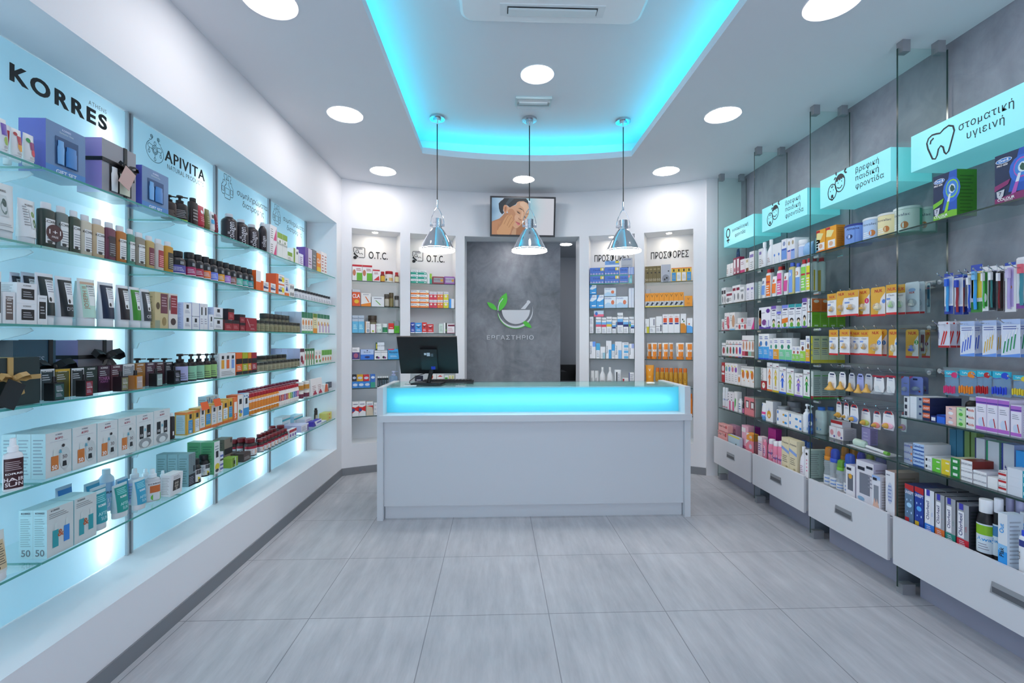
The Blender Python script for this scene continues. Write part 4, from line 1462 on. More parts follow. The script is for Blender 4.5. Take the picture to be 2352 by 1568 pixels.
# ================= clear packs lying on shelves, standing pegs
def hookrail(bay, z, ss, label, off=.23, front=0.0):
    y1 = FIN[bay + 1] - .02; y0 = max(FIN[bay] + .02, 1.60)
    g = empty('peg_rail', (RP.p.x + off, y1, z), RP.rz)
    m = MB(); m.box(0, y1 - y0, 0, .006, -.022, .022, 'steel'); m.build('rail', g)
    for s in ss:
        x = s - (-y1)
        ln = off - front
        m = MB(); m.tube([(x, 0, 0), (x, -ln * .9, -.004), (x, -ln, .014)], .0024, 'chrome', 6)
        m.lathe([(.5, -.5), (1, 0), (.5, .5)], .009, .009, .009, 'chrome', x, -ln, .015, seg=8); m.build('hook', g)
    for x in (.01, y1 - y0 - .01):
        m = MB(); m.lathe([(1, 0), (1, 1)], .026, .026, .03, 'chrome', 0, 0, 0, seg=14); m.v = [(x + a, -c, b_) for a, b_, c in m.v]; m.build('end_knob', g)
    tag(g, label, 'peg rail', 'steel peg rails on the grey wall')
# ================= stock of the backlit wall
FE = 'from the entrance'
def SL_(k, dx=.03):
    S(LP, SZ[k], dx, lv[k] + ' backlit shelf', FE, 'cosmetics_carton', lim=(-9, YE - .01), near=-1)


KB = 'l .40 .12 .92 .58 6 8a8f94|T .66 .70 .07 333 KORRES|o .5 .12 .09 .05 333'
SL_(0)
I('tube', 4, 24, 272, 'white hand cream tube with purple patch', 'e4e6e6', 'r .1 .5 .9 .92 7a5fb0|o .55 .3 .28 .16 9cb84a|l .2 .02 .8 .12 2 999', d=.03)
I('tube', 20, 34, 287, 'white hand cream tube with red patch, partly hidden', 'e4e6e6', 'r .1 .3 .9 .9 b02a2a|o .55 .25 .3 .2 d8652a', d=.03, dx=.09)
I('tube', 33, 58, 296, 'white hand cream tube with orange and red fruit', 'e8e8e6', 'r .35 .45 .95 .8 b0283c|o .6 .36 .3 .2 e09a2a|o .25 .86 .2 .08 b03a3a|l .2 .02 .8 .12 2 999', d=.03)
I('tube', 62, 87, 308, 'white hand cream tube with green and raspberry spots', 'e8e8e6', 'r .35 .42 .95 .76 8e2a6a|o .65 .3 .26 .15 d0243c|o .25 .8 .22 .1 3a9a5a|l .2 .02 .8 .12 2 999', d=.03)
AM = '2a1712'
I('pump', 387, 411, 447, 'amber pump bottle beside the small gift set', AM, 'l .25 .1 .8 .6 5 8a7a70', d=.06)
I('pump', 412.5, 437, 449, 'dark pump bottle with lime base stripe', '1c1618', 'b 0 .1 8cc63a|l .25 .2 .8 .8 5 a09a9a', d=.06)
I('tall', 440, 460, 455, 'dark spray bottle with silver collar', '20100e', 'l .25 .2 .8 .8 4 a09a9a', cap='1a1a1e', d=.05)
I('tube', 458, 475, 472, 'red cream tube with white heart', 'b3243a', 'o .5 .74 .2 .1 f0e8e8|l .2 .2 .8 .5 3 e0a0a8', d=.035, cap='b3243a')
I('tube', 475.5, 486, 480, 'olive cream tube', '6a6a32', 'l .2 .2 .8 .7 4 b8b890', d=.03, cap='6a6a32')
I('tube', 487, 497, 486, 'white and blue cream tube', 'd8dde0', 'b .35 .6 4aa8d8|r .2 .7 .8 .9 222', d=.03)
I('tube', 497.5, 504, 492, 'dark red cream tube beside the third upright', '7a1a2c', 'l .2 .2 .8 .7 3 c08a92', d=.03, cap='7a1a2c')
I('coll', 528, 604, 503, 'black collagen bottle with pale cap', '221a22', 'v .66 .50 .34 e4e4ea collagen', n=3, gap=.8, cap='c8ccd2', d=.09)
I('coll', 604.5, 619, 511, 'black collagen bottle, last of its row', '221a22', 'v .66 .50 .34 e4e4ea collagen', cap='c8ccd2', d=.08)
I('box', 620, 636, 518, 'white carton with pink swirl', 'f0eef0', 'p d8457e .5 .05 .95 .05 .95 .9|l .1 .1 .45 .8 5 888', k=2)
I('box', 637, 660, 537, 'tall white carton with green top', 'eceeea', 'b .78 1 7ea82a|t .5 .52 .1 4a5a4a Priorin|o .5 .66 .12 .06 6a8a5a', n=2)
I('box', 660.5, 671.5, 579, 'small white carton with green leaf', 'f0f0ea', 'p 7ea82a 0 .6 1 .6 1 1 0 1|l .1 .1 .8 .5 3 888')
I('box', 674, 686, 571, 'white carton with green edge', 'f0f2f0', 'r 0 0 .3 1 8aa83a|o .7 .75 .15 .1 445')
I('box', 687, 697, 583, 'small white carton with lilac script', 'eef', 'l .2 .2 .8 .8 4 7a5a9a')
I('box', 701, 717, 570, 'purple and white carton', 'd9cfe2', 'r 0 0 .42 1 6a4a9a|l .5 .2 .9 .6 3 867', side='6a4a9a')
I('box', 717.5, 727, 574, 'dark grey carton', '6a6f76', 'l .2 .2 .8 .8 4 b0b4ba')
I('box', 728, 737, 582, 'orange and yellow carton', 'f08a1e', 'b 0 .3 f4c83a|T .5 .5 .22 fff CLA')
I('box', 738, 751, 580, 'white carton with small red lettering', 'f0eeee', 'l .2 .1 .8 .9 6 b05a5a', n=2)
SL_(1)
I('tube', -24, 50, 417, 'large white body milk tube with grey flower', 'dfe3e3', 'l .2 .06 .8 .14 2 aaa|r .30 .3 .66 .8 c9d0d0|o .48 .5 .13 .16 6f8480|o .52 .62 .09 .1 41544e|T .5 .88 .045 444 KORRES', d=.055, cap='d4d8da')
I('tube', 56, 96, 458, 'white body milk tube with green leaves', 'e2e5e5', 'r .42 .25 .8 .8 d8dedd|o .62 .66 .12 .09 6f8f3a|o .66 .40 .13 .13 3d6e3a|l .05 .3 .35 .9 8 999|T .5 .90 .05 444 KORRES', d=.05, cap='d4d8da')
GEL = [(97, 132, 465, '2d3a33', 'e0e2e2', 'dark green shower gel bottle beside the sticker', KB), (133, 162, 474, '6f7a78', 'e0e2e2', 'grey shower gel bottle with round maroon sticker', KB), (163.5, 188, 484, '39473a', 'e0e2e2', 'mossy green shower gel bottle', KB),
       (188.5, 215.5, 494, 'c9c2ae', 'e0e2e2', 'cream shower gel bottle with red leaves', KB), (216, 244.5, 503, 'c7b08e', 'e0e2e2', 'cream and red shower gel bottle', KB), (245, 270, 511, '6e3a4e', '3a2a34', 'plum shower gel bottle', KB),
       (270.5, 294.5, 519, 'b5702a', 'e0e2e2', 'amber shower gel bottle', KB), (295, 313.5, 526, '4d8d7a', 'e0e2e2', 'teal shower gel bottle', KB), (314, 337.5, 534, '8d8576', 'e0e2e2', 'beige and black shower gel bottle', KB),
       (338, 358.5, 542, 'b79e63', '6b2238', 'tan shower gel bottle with maroon label', 'l .42 .12 .9 .62 6 caa'), (359, 380.5, 549, 'c9c5bd', 'a2242e', 'pale grey shower gel bottle with red label', 'l .42 .12 .9 .62 6 eaa'), (381, 402.5, 555, 'c08f2a', '2a2622', 'mustard shower gel bottle with black label', 'l .42 .12 .9 .62 6 aa9')]
for a, b_, v, c, l_, ds, de in GEL:
    I('gel', a, b_, v, ds, c, 'r .32 .08 .99 .82 ' + l_ + '|' + de, cap='dcdfe2', d=.045)
o_ = [t_['o'] for t_ in THINGS if 'round maroon sticker' in t_['desc']][0]
m = MB(); m.prism([(-.038 + a, .060 + b_) for a, b_ in ell(0, 0, .031, .031, 24)], -.0022, -.0008, '4a2428')
plate_text(m, '1+1', -.060, -.016, .055, .017, 'f4f0f0', 0, 1.0, -.0028); plate_text(m, 'FREE', -.050, -.026, .042, .007, 'f4f0f0', 0, 1.0, -.0028)
m.build('sticker', o_)
VB = '4a4a9a,a8285f,b02040,e8742c,6f86e6,e0a030,a978cc,8a5a50,5dbfa8,2aa59a,1d8a95'.split(',')
VN = 'blue,magenta,crimson,orange,sky blue,yellow,lilac,brown,mint,teal,dark teal'.split(',')
vu = [406, 438.5, 457, 474, 490, 507, 521, 535, 548, 563, 575, 587]
vt_ = [577, 580, 585, 590, 595, 600, 603.5, 607.5, 611, 614.5, 618]
for i in range(11):
    I('vit', vu[i], vu[i + 1], vt_[i], 'black vitamin bottle with ' + VN[i] + ' band', '14141c', 'b 0 .07 e8e8ee|b .07 .68 ' + VB[i] + '|r .60 .76 .80 1.0 8a8f94|l .3 .2 .8 .55 3 dde', cap='101014', d=.07, gap=.98, dense=i > 0)
OR = 'r .28 .12 1 .98 f4f4f4|p 3a4a78 .3 .35 .9 .35 1 .5 .3 .6|b 0 .08 ef6a24|l .4 .6 .9 .85 2 557'
I('box', 588, 599.5, 621, 'white and orange carton behind the vitamin bottles', 'f0efee', 'b 0 .45 ee6a2a', side='ee6a2a')
I('box', 600, 633, 648, 'orange effervescent tablet carton', 'ef6a24', OR, n=2, side='e8602a')
I('box', 634, 653, 630, 'orange carton with yellow offer star', 'ef6a24', OR + '|c .84 .55 .16 f2e02a', k=2, side='e8602a')
I('box', 653.5, 664, 638, 'tall white carton with orange base', 'f0f0f2', 'b 0 .2 ef7a2a|p 3a4a98 .2 .3 .8 .3 .5 .6|l .2 .6 .8 .9 3 667')
I('box', 665, 676, 652, 'small white carton with black scrolls', 'f2f2f2', 'o .3 .5 .12 .3 444|o .7 .5 .12 .3 444', k=2)
I('vial', 683, 764, 672, 'small clear vial with dark cap', 'b9bfc6', 'l .1 .1 .8 .8 3 667', n=13, acc='dfe3ea', cap='33373c', d=.03)
SL_(2)
I('box', -12, 3, 622, 'tall white carton with grey label cut by frame', 'e4e6e8', 'r .3 .2 .9 .8 2a2a2c')
I('box', 7, 35, 670, 'slim white carton with brown label', 'e4e6e8', 'r .2 .12 .82 .86 6a5a54|l .28 .3 .75 .8 5 c8c0bb|T .5 .78 .05 fff KORRES')
I('box', 38, 85.5, 650, 'white cream carton with black label', 'e6e8ea', 'r .22 .2 .86 .72 17171a|l .3 .3 .78 .62 3 a9a9ad|T .5 .84 .07 777 KORRES', k=2, d=.08)
I('box', 86.5, 108.5, 678, 'narrow white carton with black label', 'e6e8ea', 'r .15 .2 .85 .78 17171a|l .25 .35 .75 .65 3 a9a9ad|t .5 .88 .04 777 KORRES')
TL = 'b 0 1 A|r .36 .34 .98 .93 e6e8ea|l .42 .6 .9 .84 4 889|T .58 .86 .05 333 KORRES|o .5 .42 .09 .06 222'
I('tube', 38, 62, 625, 'dark navy shower tube at the rear', 'c3cad8', TL, acc='1a2230', dx=.14, d=.05)
I('tube', 63, 95, 625, 'dark navy shower tube at the rear beside dark green one', 'c3cad8', TL, acc='1a2230', dx=.12, d=.05)
I('tube', 97, 139, 627, 'dark green shower tube', 'dcdfe4', TL, acc='1c2a2c', d=.055)
I('tube', 142, 181, 635, 'black shower tube with white serif lettering', 'dcdfe4', TL + "|t .6 .16 .1 c8ccd0 D'OS", acc='161e22', d=.055)
I('tube', 186, 200, 645, 'mint shower tube behind its twin', 'cfe0da', 'b 0 1 a9d6c4', dx=.12, d=.05)
I('tube', 192, 232, 640, 'mint green shower tube with vertical lettering', 'dfe5e3', 'b 0 1 b7dccb|b .93 1 c8a890|r .36 .34 .98 .93 e2e9e6|l .42 .6 .9 .84 4 899|v .24 .55 .2 b07a5a JOSEPH II|T .58 .86 .05 444 KORRES', d=.055)
I('tube', 237, 273, 648, 'navy blue shower tube', 'dcdfe4', TL, acc='14233f', d=.05)
I('tube', 279, 307, 655, 'plum black shower tube', 'dcdfe4', TL, acc='1e1820', d=.05)
I('tube', 308, 332, 659, 'leaf green shower tube', 'dcdfe4', TL, acc='3c8a2a', d=.05)
I('tube', 333, 355, 664, 'charcoal shower tube with serif lettering', 'dcdfe4', TL + '|T .5 .1 .1 ccc OST', acc='3a3f44', d=.05)
I('box', 355.5, 386.5, 671, 'cream patterned carton with plum label', 'c9b98c', 'r .42 .42 .96 .97 6e3a46|l .5 .6 .9 .9 4 b99aa0|o .22 .62 .14 .1 5a4a34|o .7 .2 .16 .12 9a8558|r 0 0 .36 .22 9aa28c')
I('box', 387.5, 408, 674, 'white patterned carton with dark red label', 'dcd6d0', 'r .2 .42 .96 .95 8c2434|l .3 .6 .9 .9 4 cc9aa0|o .5 .2 .3 .1 4a3a3a|o .1 .7 .06 .2 333')
AP = 'r .36 .56 .66 .86 1c1f24|l .2 .2 .8 .45 3 99a'
I('box', 421, 440, 695, 'white cream carton with black square', 'e4e6ea', AP, k=2, side='b9bede', d=.07)
I('box', 441, 458, 727, 'low white cream carton with black square', 'e4e6ea', AP, side='b9bede', d=.07)
I('box', 441, 458, 695, 'slim white carton on top of the low one', 'e4e6ea', '', zb=None, vb=726, side='b9bede', d=.06)
I('box', 459, 477, 697, 'tall slim white carton with black square', 'e6e8ec', AP, n=2, side='b9bede')
I('box', 480, 490.5, 722, 'narrow white carton beside the tall ones', 'e6e8ec', AP)
I('box', 491, 512, 706, 'white cream carton with green stripe', 'e6e8ec', AP + '|b 0 .08 4a6a54', k=2, side='c2c6de')
RB = 'b .68 1 2a1a20|r .4 .75 .6 .95 0c0c10|l .2 .2 .8 .5 3 d88a8e'
I('box', 516, 550, 735, 'dark red cream carton', '9c2630', RB, n=2, side='6a3a34')
I('box', 524, 538, 709, 'dark red cream carton on top of others', '9c2630', RB, vb=734, side='2a1a24')
I('box', 551, 563.5, 722, 'dark red and black carton', '8c2430', RB, k=2, side='3a1a20')
I('box', 564.5, 590, 730, 'large red carton with white sprig', '9c2230', 'p e0c8ca .1 .9 .14 .9 .4 .3 .36 .3|t .55 .45 .08 e8d0d0 wine elixir|l .4 .1 .8 .25 2 d0a0a4', d=.05)
OLV = dict(acc='8d8a6a', cap='3c3d38')
I('jar', 590, 692, 738, 'small olive supplement jar with dark lid', '6b6a54', 'l .15 .2 .85 .8 4 55543c', n=11, m=1, **OLV)
I('jar', 612, 668, 722, 'tall olive supplement jar at the rear', '6b6a54', 'l .15 .2 .85 .8 4 55543c', n=6, dx=.11, **OLV)
I('box', 693, 718.5, 717, 'green and white herbal carton', 'eef0ea', 'b .72 1 2e7a58|o .5 .5 .3 .14 d98a4a|b 0 .1 5aa86a|l .2 .2 .8 .36 2 889', n=4, m=4, side='c9d4e6', cap='2e8a70', d=.055)
I('box', 719.5, 728.5, 720, 'yellow and orange herbal carton', 'e4d8a8', 'b .8 1 6a8a2a|b 0 .25 e0922a|l .2 .4 .8 .7 3 998')
I('box', 729, 757, 722, 'white herbal carton with lilac stripe', 'eef0ea', 'b .78 1 2e7a58|r .6 .05 .9 .5 b58ac8|o .35 .5 .2 .12 d9a04a', n=4)
SL_(3)
PL = 'l .12 .62 .7 .84 3 c8cacc|T .5 .9 .06 eee KORRES'
pc = [(92, 125, 847, '24343a', 'dark teal perfume carton'), (126, 161, 847, '55552a', 'olive perfume carton with yellow edge'), (163, 193, 845, '1c2226', 'black perfume carton with white edge'), (194.5, 224.5, 842, '22302a', 'dark green perfume carton'), (225.5, 253, 840, '3c2236', 'plum perfume carton with pink lettering'),
      (254, 281, 838, '4a2430', 'maroon perfume carton'), (282, 309, 836, '8a8e94', 'grey and white perfume carton'), (311, 334, 834, '9a6a34', 'tan perfume carton'), (335, 356.5, 832, '4a2c3c', 'aubergine perfume carton'), (357.5, 378, 831, '46282e', 'dark red perfume carton'), (379, 398, 831, '2c2e34', 'charcoal perfume carton')]
for i, (a, b_, v, c, ds) in enumerate(pc):
    I('box', a, b_, v, ds, c, PL + ('|b .94 1 d8dadc|r 0 0 .05 1 d8dadc|r .95 0 1 1 d8dadc' if i in (0, 2, 6) else '|b .92 1 c8a02a|r .93 0 1 1 c8a02a' if i == 1 else '|t .5 .45 .14 c07ab0 TONKA|t .5 .36 .07 c07ab0 PURPLE' if i == 4 else ''), dx=.075, d=.045, gap=.96)
tl = [(123, 148, 864, '0c0f12', '1f4a46', 'black perfume tester with teal label', 'f'), (195, 214, 859, '101216', '8a2230', 'black perfume tester with red label', 'f'), (278, 295, 852, '241018', '7d7a52', 'dark plum perfume tester with olive label', 'f'), (312, 328, 850, 'clear_amber', 'b8a292', 'amber perfume tester with beige label', 'f'), (359, 373.5, 846, '10141a', '9ab0a6', 'black perfume tester with mint label', 'f'), (400, 415, 840, '0c0d10', '16181c', 'black perfume tester with black label', 'f')]
for a, b_, v, c, l_, ds, _x in tl:
    I('perf', a, b_, v, ds, c, 'T .55 .5 .08 e4e6e8 TESTER|l .2 .2 .8 .42 3 aab|l .2 .62 .8 .85 3 aab', acc=l_, dx=.015, d=.035)
I('pump', 315, 340, 822, 'tall black pump bottle behind the tan cartons', '17181b', '', dx=.16, d=.07)
I('pump', 346, 371, 822, 'tall black pump bottle behind the dark red carton', '17181b', '', dx=.16, d=.07)
I('pump', 377, 400, 822, 'tall black pump bottle behind the charcoal carton', '17181b', '', dx=.16, d=.07)
I('pump', 413, 438, 812, 'black pump bottle with lilac label', '1a1012', 'b 0 .62 A|l .15 .1 .8 .55 3 667', acc='a9acd4', d=.07)
I('pump', 438.5, 474, 812, 'black pump bottle with mint label', '1a1012', 'b 0 .62 A|l .15 .1 .8 .55 3 576', acc='8fc8a4', n=2, d=.065)
I('pump', 474.5, 502, 811, 'black pump bottle with light green label', '1a1012', 'b 0 .62 A|l .15 .1 .8 .55 3 565', acc='9cc87a', n=2, d=.06)
I('box', 504, 541, 811, 'white trio carton with three coloured bars', 'dfe1e2', 'r .1 .35 .28 .72 e0a030|r .42 .34 .6 .72 dc6a34|r .74 .33 .92 .72 7a9cd8|r .12 .76 .26 .9 222|r .44 .76 .58 .9 222|r .76 .76 .9 .9 222|l .1 .05 .9 .25 3 999', d=.06)
for a, b_, c, ds in ((542, 556.5, 'e2692a', 'orange and black hair carton'), (557, 569.5, 'a8ae2a', 'lime and black hair carton'), (570, 577.5, 'e08a2a', 'slim amber and black hair carton'), (578, 590, '9c2434', 'crimson and black hair carton')):
    I('box', a, b_, 809, ds, c, 'b .48 .72 1c1a1c|b 0 .14 242022|l .2 .2 .8 .42 3 ddd')
I('jar', 589, 694, 828, 'small grey supplement jar with dark lid', '77755f', 'l .15 .2 .85 .8 4 55543c', n=12, acc='97947a', cap='3c3d38')
I('jar', 604, 662, 815, 'tall grey supplement jar at the rear', '77755f', '', n=5, dx=.10, acc='97947a', cap='3c3d38')
I('box', 689, 699, 800, 'white berry carton', 'eceaea', 'b .8 1 5a2a3a|o .4 .4 .3 .2 7a2a3a|o .7 .2 .2 .12 b0303a', m=5, side='b9bede', cap='6a3a4a', d=.05)
I('box', 700, 722, 800, 'white and green herbal carton', 'e8ece4', 'r .6 0 1 1 3c8a4a|b .85 1 2a6a3a|o .3 .5 .2 .2 c84a3a', n=4)
I('box', 723, 738, 804, 'white carton with fruit drawings', 'eef0ec', 'o .4 .5 .25 .15 c86a4a|o .6 .2 .3 .12 6a9a3a|l .2 .7 .8 .9 2 999', n=2)
I('box', 739, 764, 803, 'leaf green and white herbal carton', 'e6ece0', 'b .6 1 6aae3a|o .5 .3 .25 .16 d06a3a', n=4)
SL_(4)
SUN = 'T .5 .92 .03 667 KORRES|T .5 .83 .045 a8324a ΔΩΡΟ|r .15 .78 .85 .785 99a|r .2 .14 .48 .46 c8742e|r .28 .46 .40 .60 cfd8d4|T .33 .16 .09 eee {}|o .74 .36 .22 .26 c3cbca|p 1c1e22 .62 .18 .8 .18 .78 .3 .64 .3|T .72 .36 .08 6a5a5a {}|c .66 .66 .06 2a2426|T .55 .5 .08 4aa8c0 &'
HS = 'T .5 .92 .03 667 KORRES|T .5 .83 .045 a8324a ΔΩΡΟ|r .15 .78 .85 .785 99a|r .18 .3 .40 .66 1e1a1e|r .6 .3 .82 .66 1e1a1e|T .29 .36 .07 eee 10|T .71 .36 .07 eee 10|T .5 .5 .08 4aa8c0 &|o .5 .16 .36 .14 8f9698|o .5 .12 .2 .09 d4dada'
sx_ = [(103.6, 165, 990, '50'), (165.5, 222.5, 977, '50'), (223, 270.5, 967, '30'), (271, 312.5, 957, '30')]
for i, (a, b_, v, t_) in enumerate(sx_):
    I('box', a, b_, v, 'pale sunscreen gift carton marked ' + ('fifty, first', 'fifty, second', 'thirty, first', 'thirty, second')[i], 'd3d9d8', SUN.format(t_, t_), m=3, d=.05, side='b9dbe0', dx=.02)
I('box', 313, 352.5, 949, 'pale hair sun gift carton with headphones, first', 'd3d9d8', HS, m=3, d=.05, side='b9dbe0', dx=.02)
I('box', 353, 390.5, 940, 'pale hair sun gift carton with headphones, second', 'd3d9d8', HS, m=3, d=.05, side='b9dbe0', dx=.02)
I('spray', 22, 58, 1005, 'white hair sun spray bottle with maroon label', 'e6e8ea', 'l .1 .6 .8 .92 5 b8a8aa|T .5 .46 .06 fff KORRES|T .5 .24 .12 eadfe0 HAIR|T .5 .08 .12 eadfe0 SUN', acc='3c1a20', cap='eef2f4', dx=-.002, d=.045)
I('tall', 391, 405, 948, 'dark bottle with white cap and numeral', '2a1c20', 'T .5 .12 .2 eee 1', cap='e6e8ea', d=.035)
YB = 'r .3 .04 .96 .62 A|r .46 .68 .82 .88 22242a|l .36 .25 .9 .55 4 9ab|b .9 1 e6813c|r 0 0 .12 1 dba23a'
yl = [(428, 443, 945, '3a93cc', 'yellow-edged sunscreen carton with blue panel'), (443.5, 458.5, 942, 'dfe2e4', 'yellow-edged sunscreen carton with white panel')]
for a, b_, v, c, ds in yl:
    I('box', a, b_, v, ds, 'd9b24c', YB + '|T .6 .07 .1 ffe 50', acc=c, side='d3a63e', d=.06, dx=.02, sdec='r .12 .05 .88 .88 b4ccd4|l .2 .2 .8 .8 8 93b0b8|b .9 1 e6813c' if a < 440 else '')
for a, b_, v, c, e_, ds in ((459, 471, 936, 'e4e2de', 'e4e2de', 'white sunscreen carton beside the flap'), (471.5, 485, 933, 'dba83c', '3a93cc', 'yellow and blue sunscreen carton under the flap'), (485.5, 498, 930, 'e4e2de', 'e4e2de', 'white sunscreen carton between the flaps'), (498.5, 511, 926, 'e4dcd0', 'e4e4e4', 'white and orange sunscreen carton under the second flap'), (511.5, 524, 919, 'dba83c', 'e4e6e6', 'yellow and white sunscreen carton'), (524.5, 534.5, 915, 'dba83c', '3a93cc', 'yellow and blue sunscreen carton, second')):
    I('box', a, b_, v, ds, c, 'r .12 .2 .9 .66 A|r .36 .7 .72 .88 22242a|l .2 .36 .85 .62 3 9ab|b 0 .12 e0702e|T .5 .22 .1 3aa ' + '50', acc=e_, side='d3a63e', d=.06, dx=.02)
for a, v in ((468, 928), (497, 920)):
    s0_, _ = LP.hit(a, .012); z_ = LP.z(a, v, .012)
    m = MB(); deco(m, 'b 0 1 e2602a|T .5 .42 .3 fff ΔΩΡΟ', lambda x, y, e: ((x - .5) * .062, -e - .012 * (1 - y), (y - 1) * .042), .062, .042, '')
    m.prism([(-.031, -.042), (.031, -.042), (.031, 0), (-.031, 0)], -.0105, -.0095, 'e2602a', lambda x, y, z: (x, y + .0096 - .012 * (-z / .042), z))
    o = m.build('offer_flap', None, LP.at(s0_, .012, z_ + .012), LP.rz); tag(o, 'orange offer flap on the yellow sunscreen cartons, ' + ('first' if a < 480 else 'second') + ' from the entrance', 'tag')
I('box', 536, 545, 912, 'orange carton in front of the tall one', 'e6743a', 'r .2 .3 .9 .8 f0e8e0|T .5 .1 .16 fff 5', side='e6743a', dx=.02)
I('box', 545.5, 558.5, 906, 'tall white carton with orange side', 'e8e6e2', 'r .3 .6 .75 .82 22242a|o .4 .3 .2 .08 7a9a3a|o .65 .26 .2 .08 5a7ad0|o .5 .14 .25 .08 c8b03a', side='e46a2a', d=.07)
I('box', 559, 572, 903, 'white carton with blue dots', 'dfe6ea', 'b .05 .38 3a93cc|r .35 .55 .7 .8 22242a|o .2 .9 .1 .04 3a7ab0|o .6 .9 .1 .04 3a7ab0|o .85 .82 .1 .04 3a7ab0', side='9ab8e0')
I('box', 474, 503, 908, 'blue dotted carton behind the yellow ones', 'cfe0e8', 'o .2 .8 .08 .1 3a7ab0|o .5 .86 .08 .1 3a7ab0|o .8 .78 .08 .1 3a7ab0|r .3 .1 .9 .66 e8e8f0', n=2, dx=.15, d=.05)
JU = 'b .78 1 f4f0ea|o .5 .45 .4 .3 {}|b 0 .12 f0eee8|l .2 .82 .8 .95 2 a66'
I('juice', 573, 643, 897, 'orange tablet bottle with red cap', 'e08a2a', JU.format('e8a23a'), n=11, acc='df842c', cap='b01e2e', d=.06)
JC = '8a3a5a,c83a3a,7a4a8a,b0243a,d8c02a,3a9a4a,3a8ac8,3a4aa8,c03a8a'
JN = 'plum,red,violet,crimson,yellow,green,blue,indigo,pink'
I('juice', 643.5, 688, 885, '{} tablet bottle with red cap', 'e8e4e0', 'b .78 1 f4f0ea|b 0 .12 f0eee8|o .5 .45 .4 .3 f0e8d8', n=9, acc=JC, nm=JN, cap='b01e2e', d=.06)
I('juice', 567, 690, 889, 'orange tablet bottle with red cap at the rear', 'e8a860', '', n=16, dx=.105, acc='e0903a', cap='8e1e3a', d=.06)
I('juice', 560, 690, 884, 'pale tablet bottle with red cap, rearmost', 'e8dcd0', '', n=15, dx=.165, acc='ece4da', cap='8a1c40', d=.06)
I('tall', 644, 687, 874, 'pale blue bottle standing behind the red caps', 'dfe8f2', 'b 0 .4 7aa8d8', n=5, dx=.225, cap='f0f4f8')
I('jar', 690, 716, 896, 'white-lidded jar with plum label', 'e4dcd4', 'o .5 .5 .3 .4 b05a3a', n=2, acc='6a2a4a', cap='eceae6')
I('jar', 690, 716, 876, 'white-lidded jar with amber label stacked above', 'e4dcd4', 'o .5 .5 .3 .4 6a9a3a', n=2, acc='c8863a', cap='eceae6', vb=895)
I('box', 717, 742, 868, 'white carton with dark red lettering', 'eeeaea', 'l .15 .1 .85 .6 5 a88|p b0304a .1 .02 .9 .02 .6 .3', n=2, d=.03, tilt=.1)
I('box', 743, 754, 882, 'white and orange carton', 'f0ece8', 'p e0602a .2 0 1 0 .8 1 .4 1')
I('box', 755, 770, 876, 'charcoal and white carton', '3c4250', 'b 0 .32 d8dcde|l .2 .5 .8 .9 3 889', n=4)
SL_(5)
I('tube', -22, 33, 1222, 'white tube with tan paper label', 'd5d9d6', 'r .12 .08 .86 .86 cbb994|l .18 .2 .8 .78 9 5a5246|o .1 .5 .1 .3 444|o .3 .14 .1 .05 222', d=.05, dx=.002, tilt=.05)
SS = 'T .3 .93 .035 333 KORRES|l .08 .78 .8 .9 3 8a8f90|r .2 .16 .42 .52 2a9aa4|r .27 .52 .37 .66 cdd8d6|r .62 .2 .84 .54 {}|r .69 .54 .78 .68 cdd8d6|T .5 .36 .14 b0582e &'
I('box', 107, 169, 1160, 'pale after-sun duo carton, blue and teal bottles', 'c9d2d1', SS.format('2f80d0'), m=2, d=.048, side='b4dce2', dx=.005, sdec='T .5 .05 .13 6a7a80 50|l .12 .24 .85 .84 13 8fb4ba|T .5 .92 .035 334 KORRES|r .1 .885 .9 .89 8aa')
I('box', 170.5, 222, 1138, 'pale after-sun duo carton, two teal bottles', 'c9d2d1', SS.format('2a9aa4'), m=2, d=.048, side='b4dce2', dx=.005, sdec='T .5 .05 .13 6a7a80 50|l .12 .24 .85 .84 13 8fb4ba|T .5 .92 .035 334 KORRES|r .1 .885 .9 .89 8aa')
AS = 'b 0 1 A|T .5 .56 .07 fff KORRES|t .5 .26 .11 c8eef0 AFTER|t .5 .10 .11 c8eef0 SUN|l .1 .7 .85 .95 4 9adfe4'
I('tube', 139, 178, 1115, 'blue after-sun tube behind the duo cartons', 'b9d6e8', 'b 0 1 3a86cc', dx=.19, d=.045)
I('tube', 204, 241, 1106, 'teal after-sun tube at the rear', 'b9dde8', 'b 0 1 3a9ec4', dx=.16, d=.045)
I('tube', 218, 256, 1116, 'teal after-sun tube behind the first one', 'c9dee6', 'b 0 1 48a8c0', dx=.075, d=.045)
I('tube', 222, 257, 1126, 'teal after-sun tube beside the duo cartons', 'c9dee2', AS, acc='2c9ca8', dx=.02, d=.05)
I('coll', 246, 272, 1076, 'pale blue after-sun bottle with tall cap', 'cfe2f0', 'T .5 .6 .08 234 KORRES|T .5 .3 .14 fff AFTER|T .5 .12 .14 fff SUN', acc='a9cbea', cap='d6ecf4', dx=.16)
I('tube', 270, 305, 1110, 'green-teal after-sun tube in the middle', 'c9dee2', AS, acc='26988f', dx=.04, d=.05)
I('tube', 276, 305, 1096, 'blue after-sun tube behind the green-teal one', 'b9d6e8', 'b 0 1 3f97c4', dx=.12, d=.045)
I('spray', 306, 330, 1075, 'pale spray bottle with blue side label', 'd5e2ee', 'l .1 .2 .8 .9 5 8ab', acc='b4c6ec', cap='e8f2f6', dx=.11, d=.045)
I('tube', 317, 345, 1098, 'light blue after-sun tube beside the spray bottles', 'c9dee2', AS, acc='3aa0c2', dx=.03, d=.05)
I('spray', 332, 350, 1076, 'pale spray bottle behind the light blue tube', 'd5e2ee', '', acc='c4d2ec', cap='e8f2f6', dx=.14, d=.04)
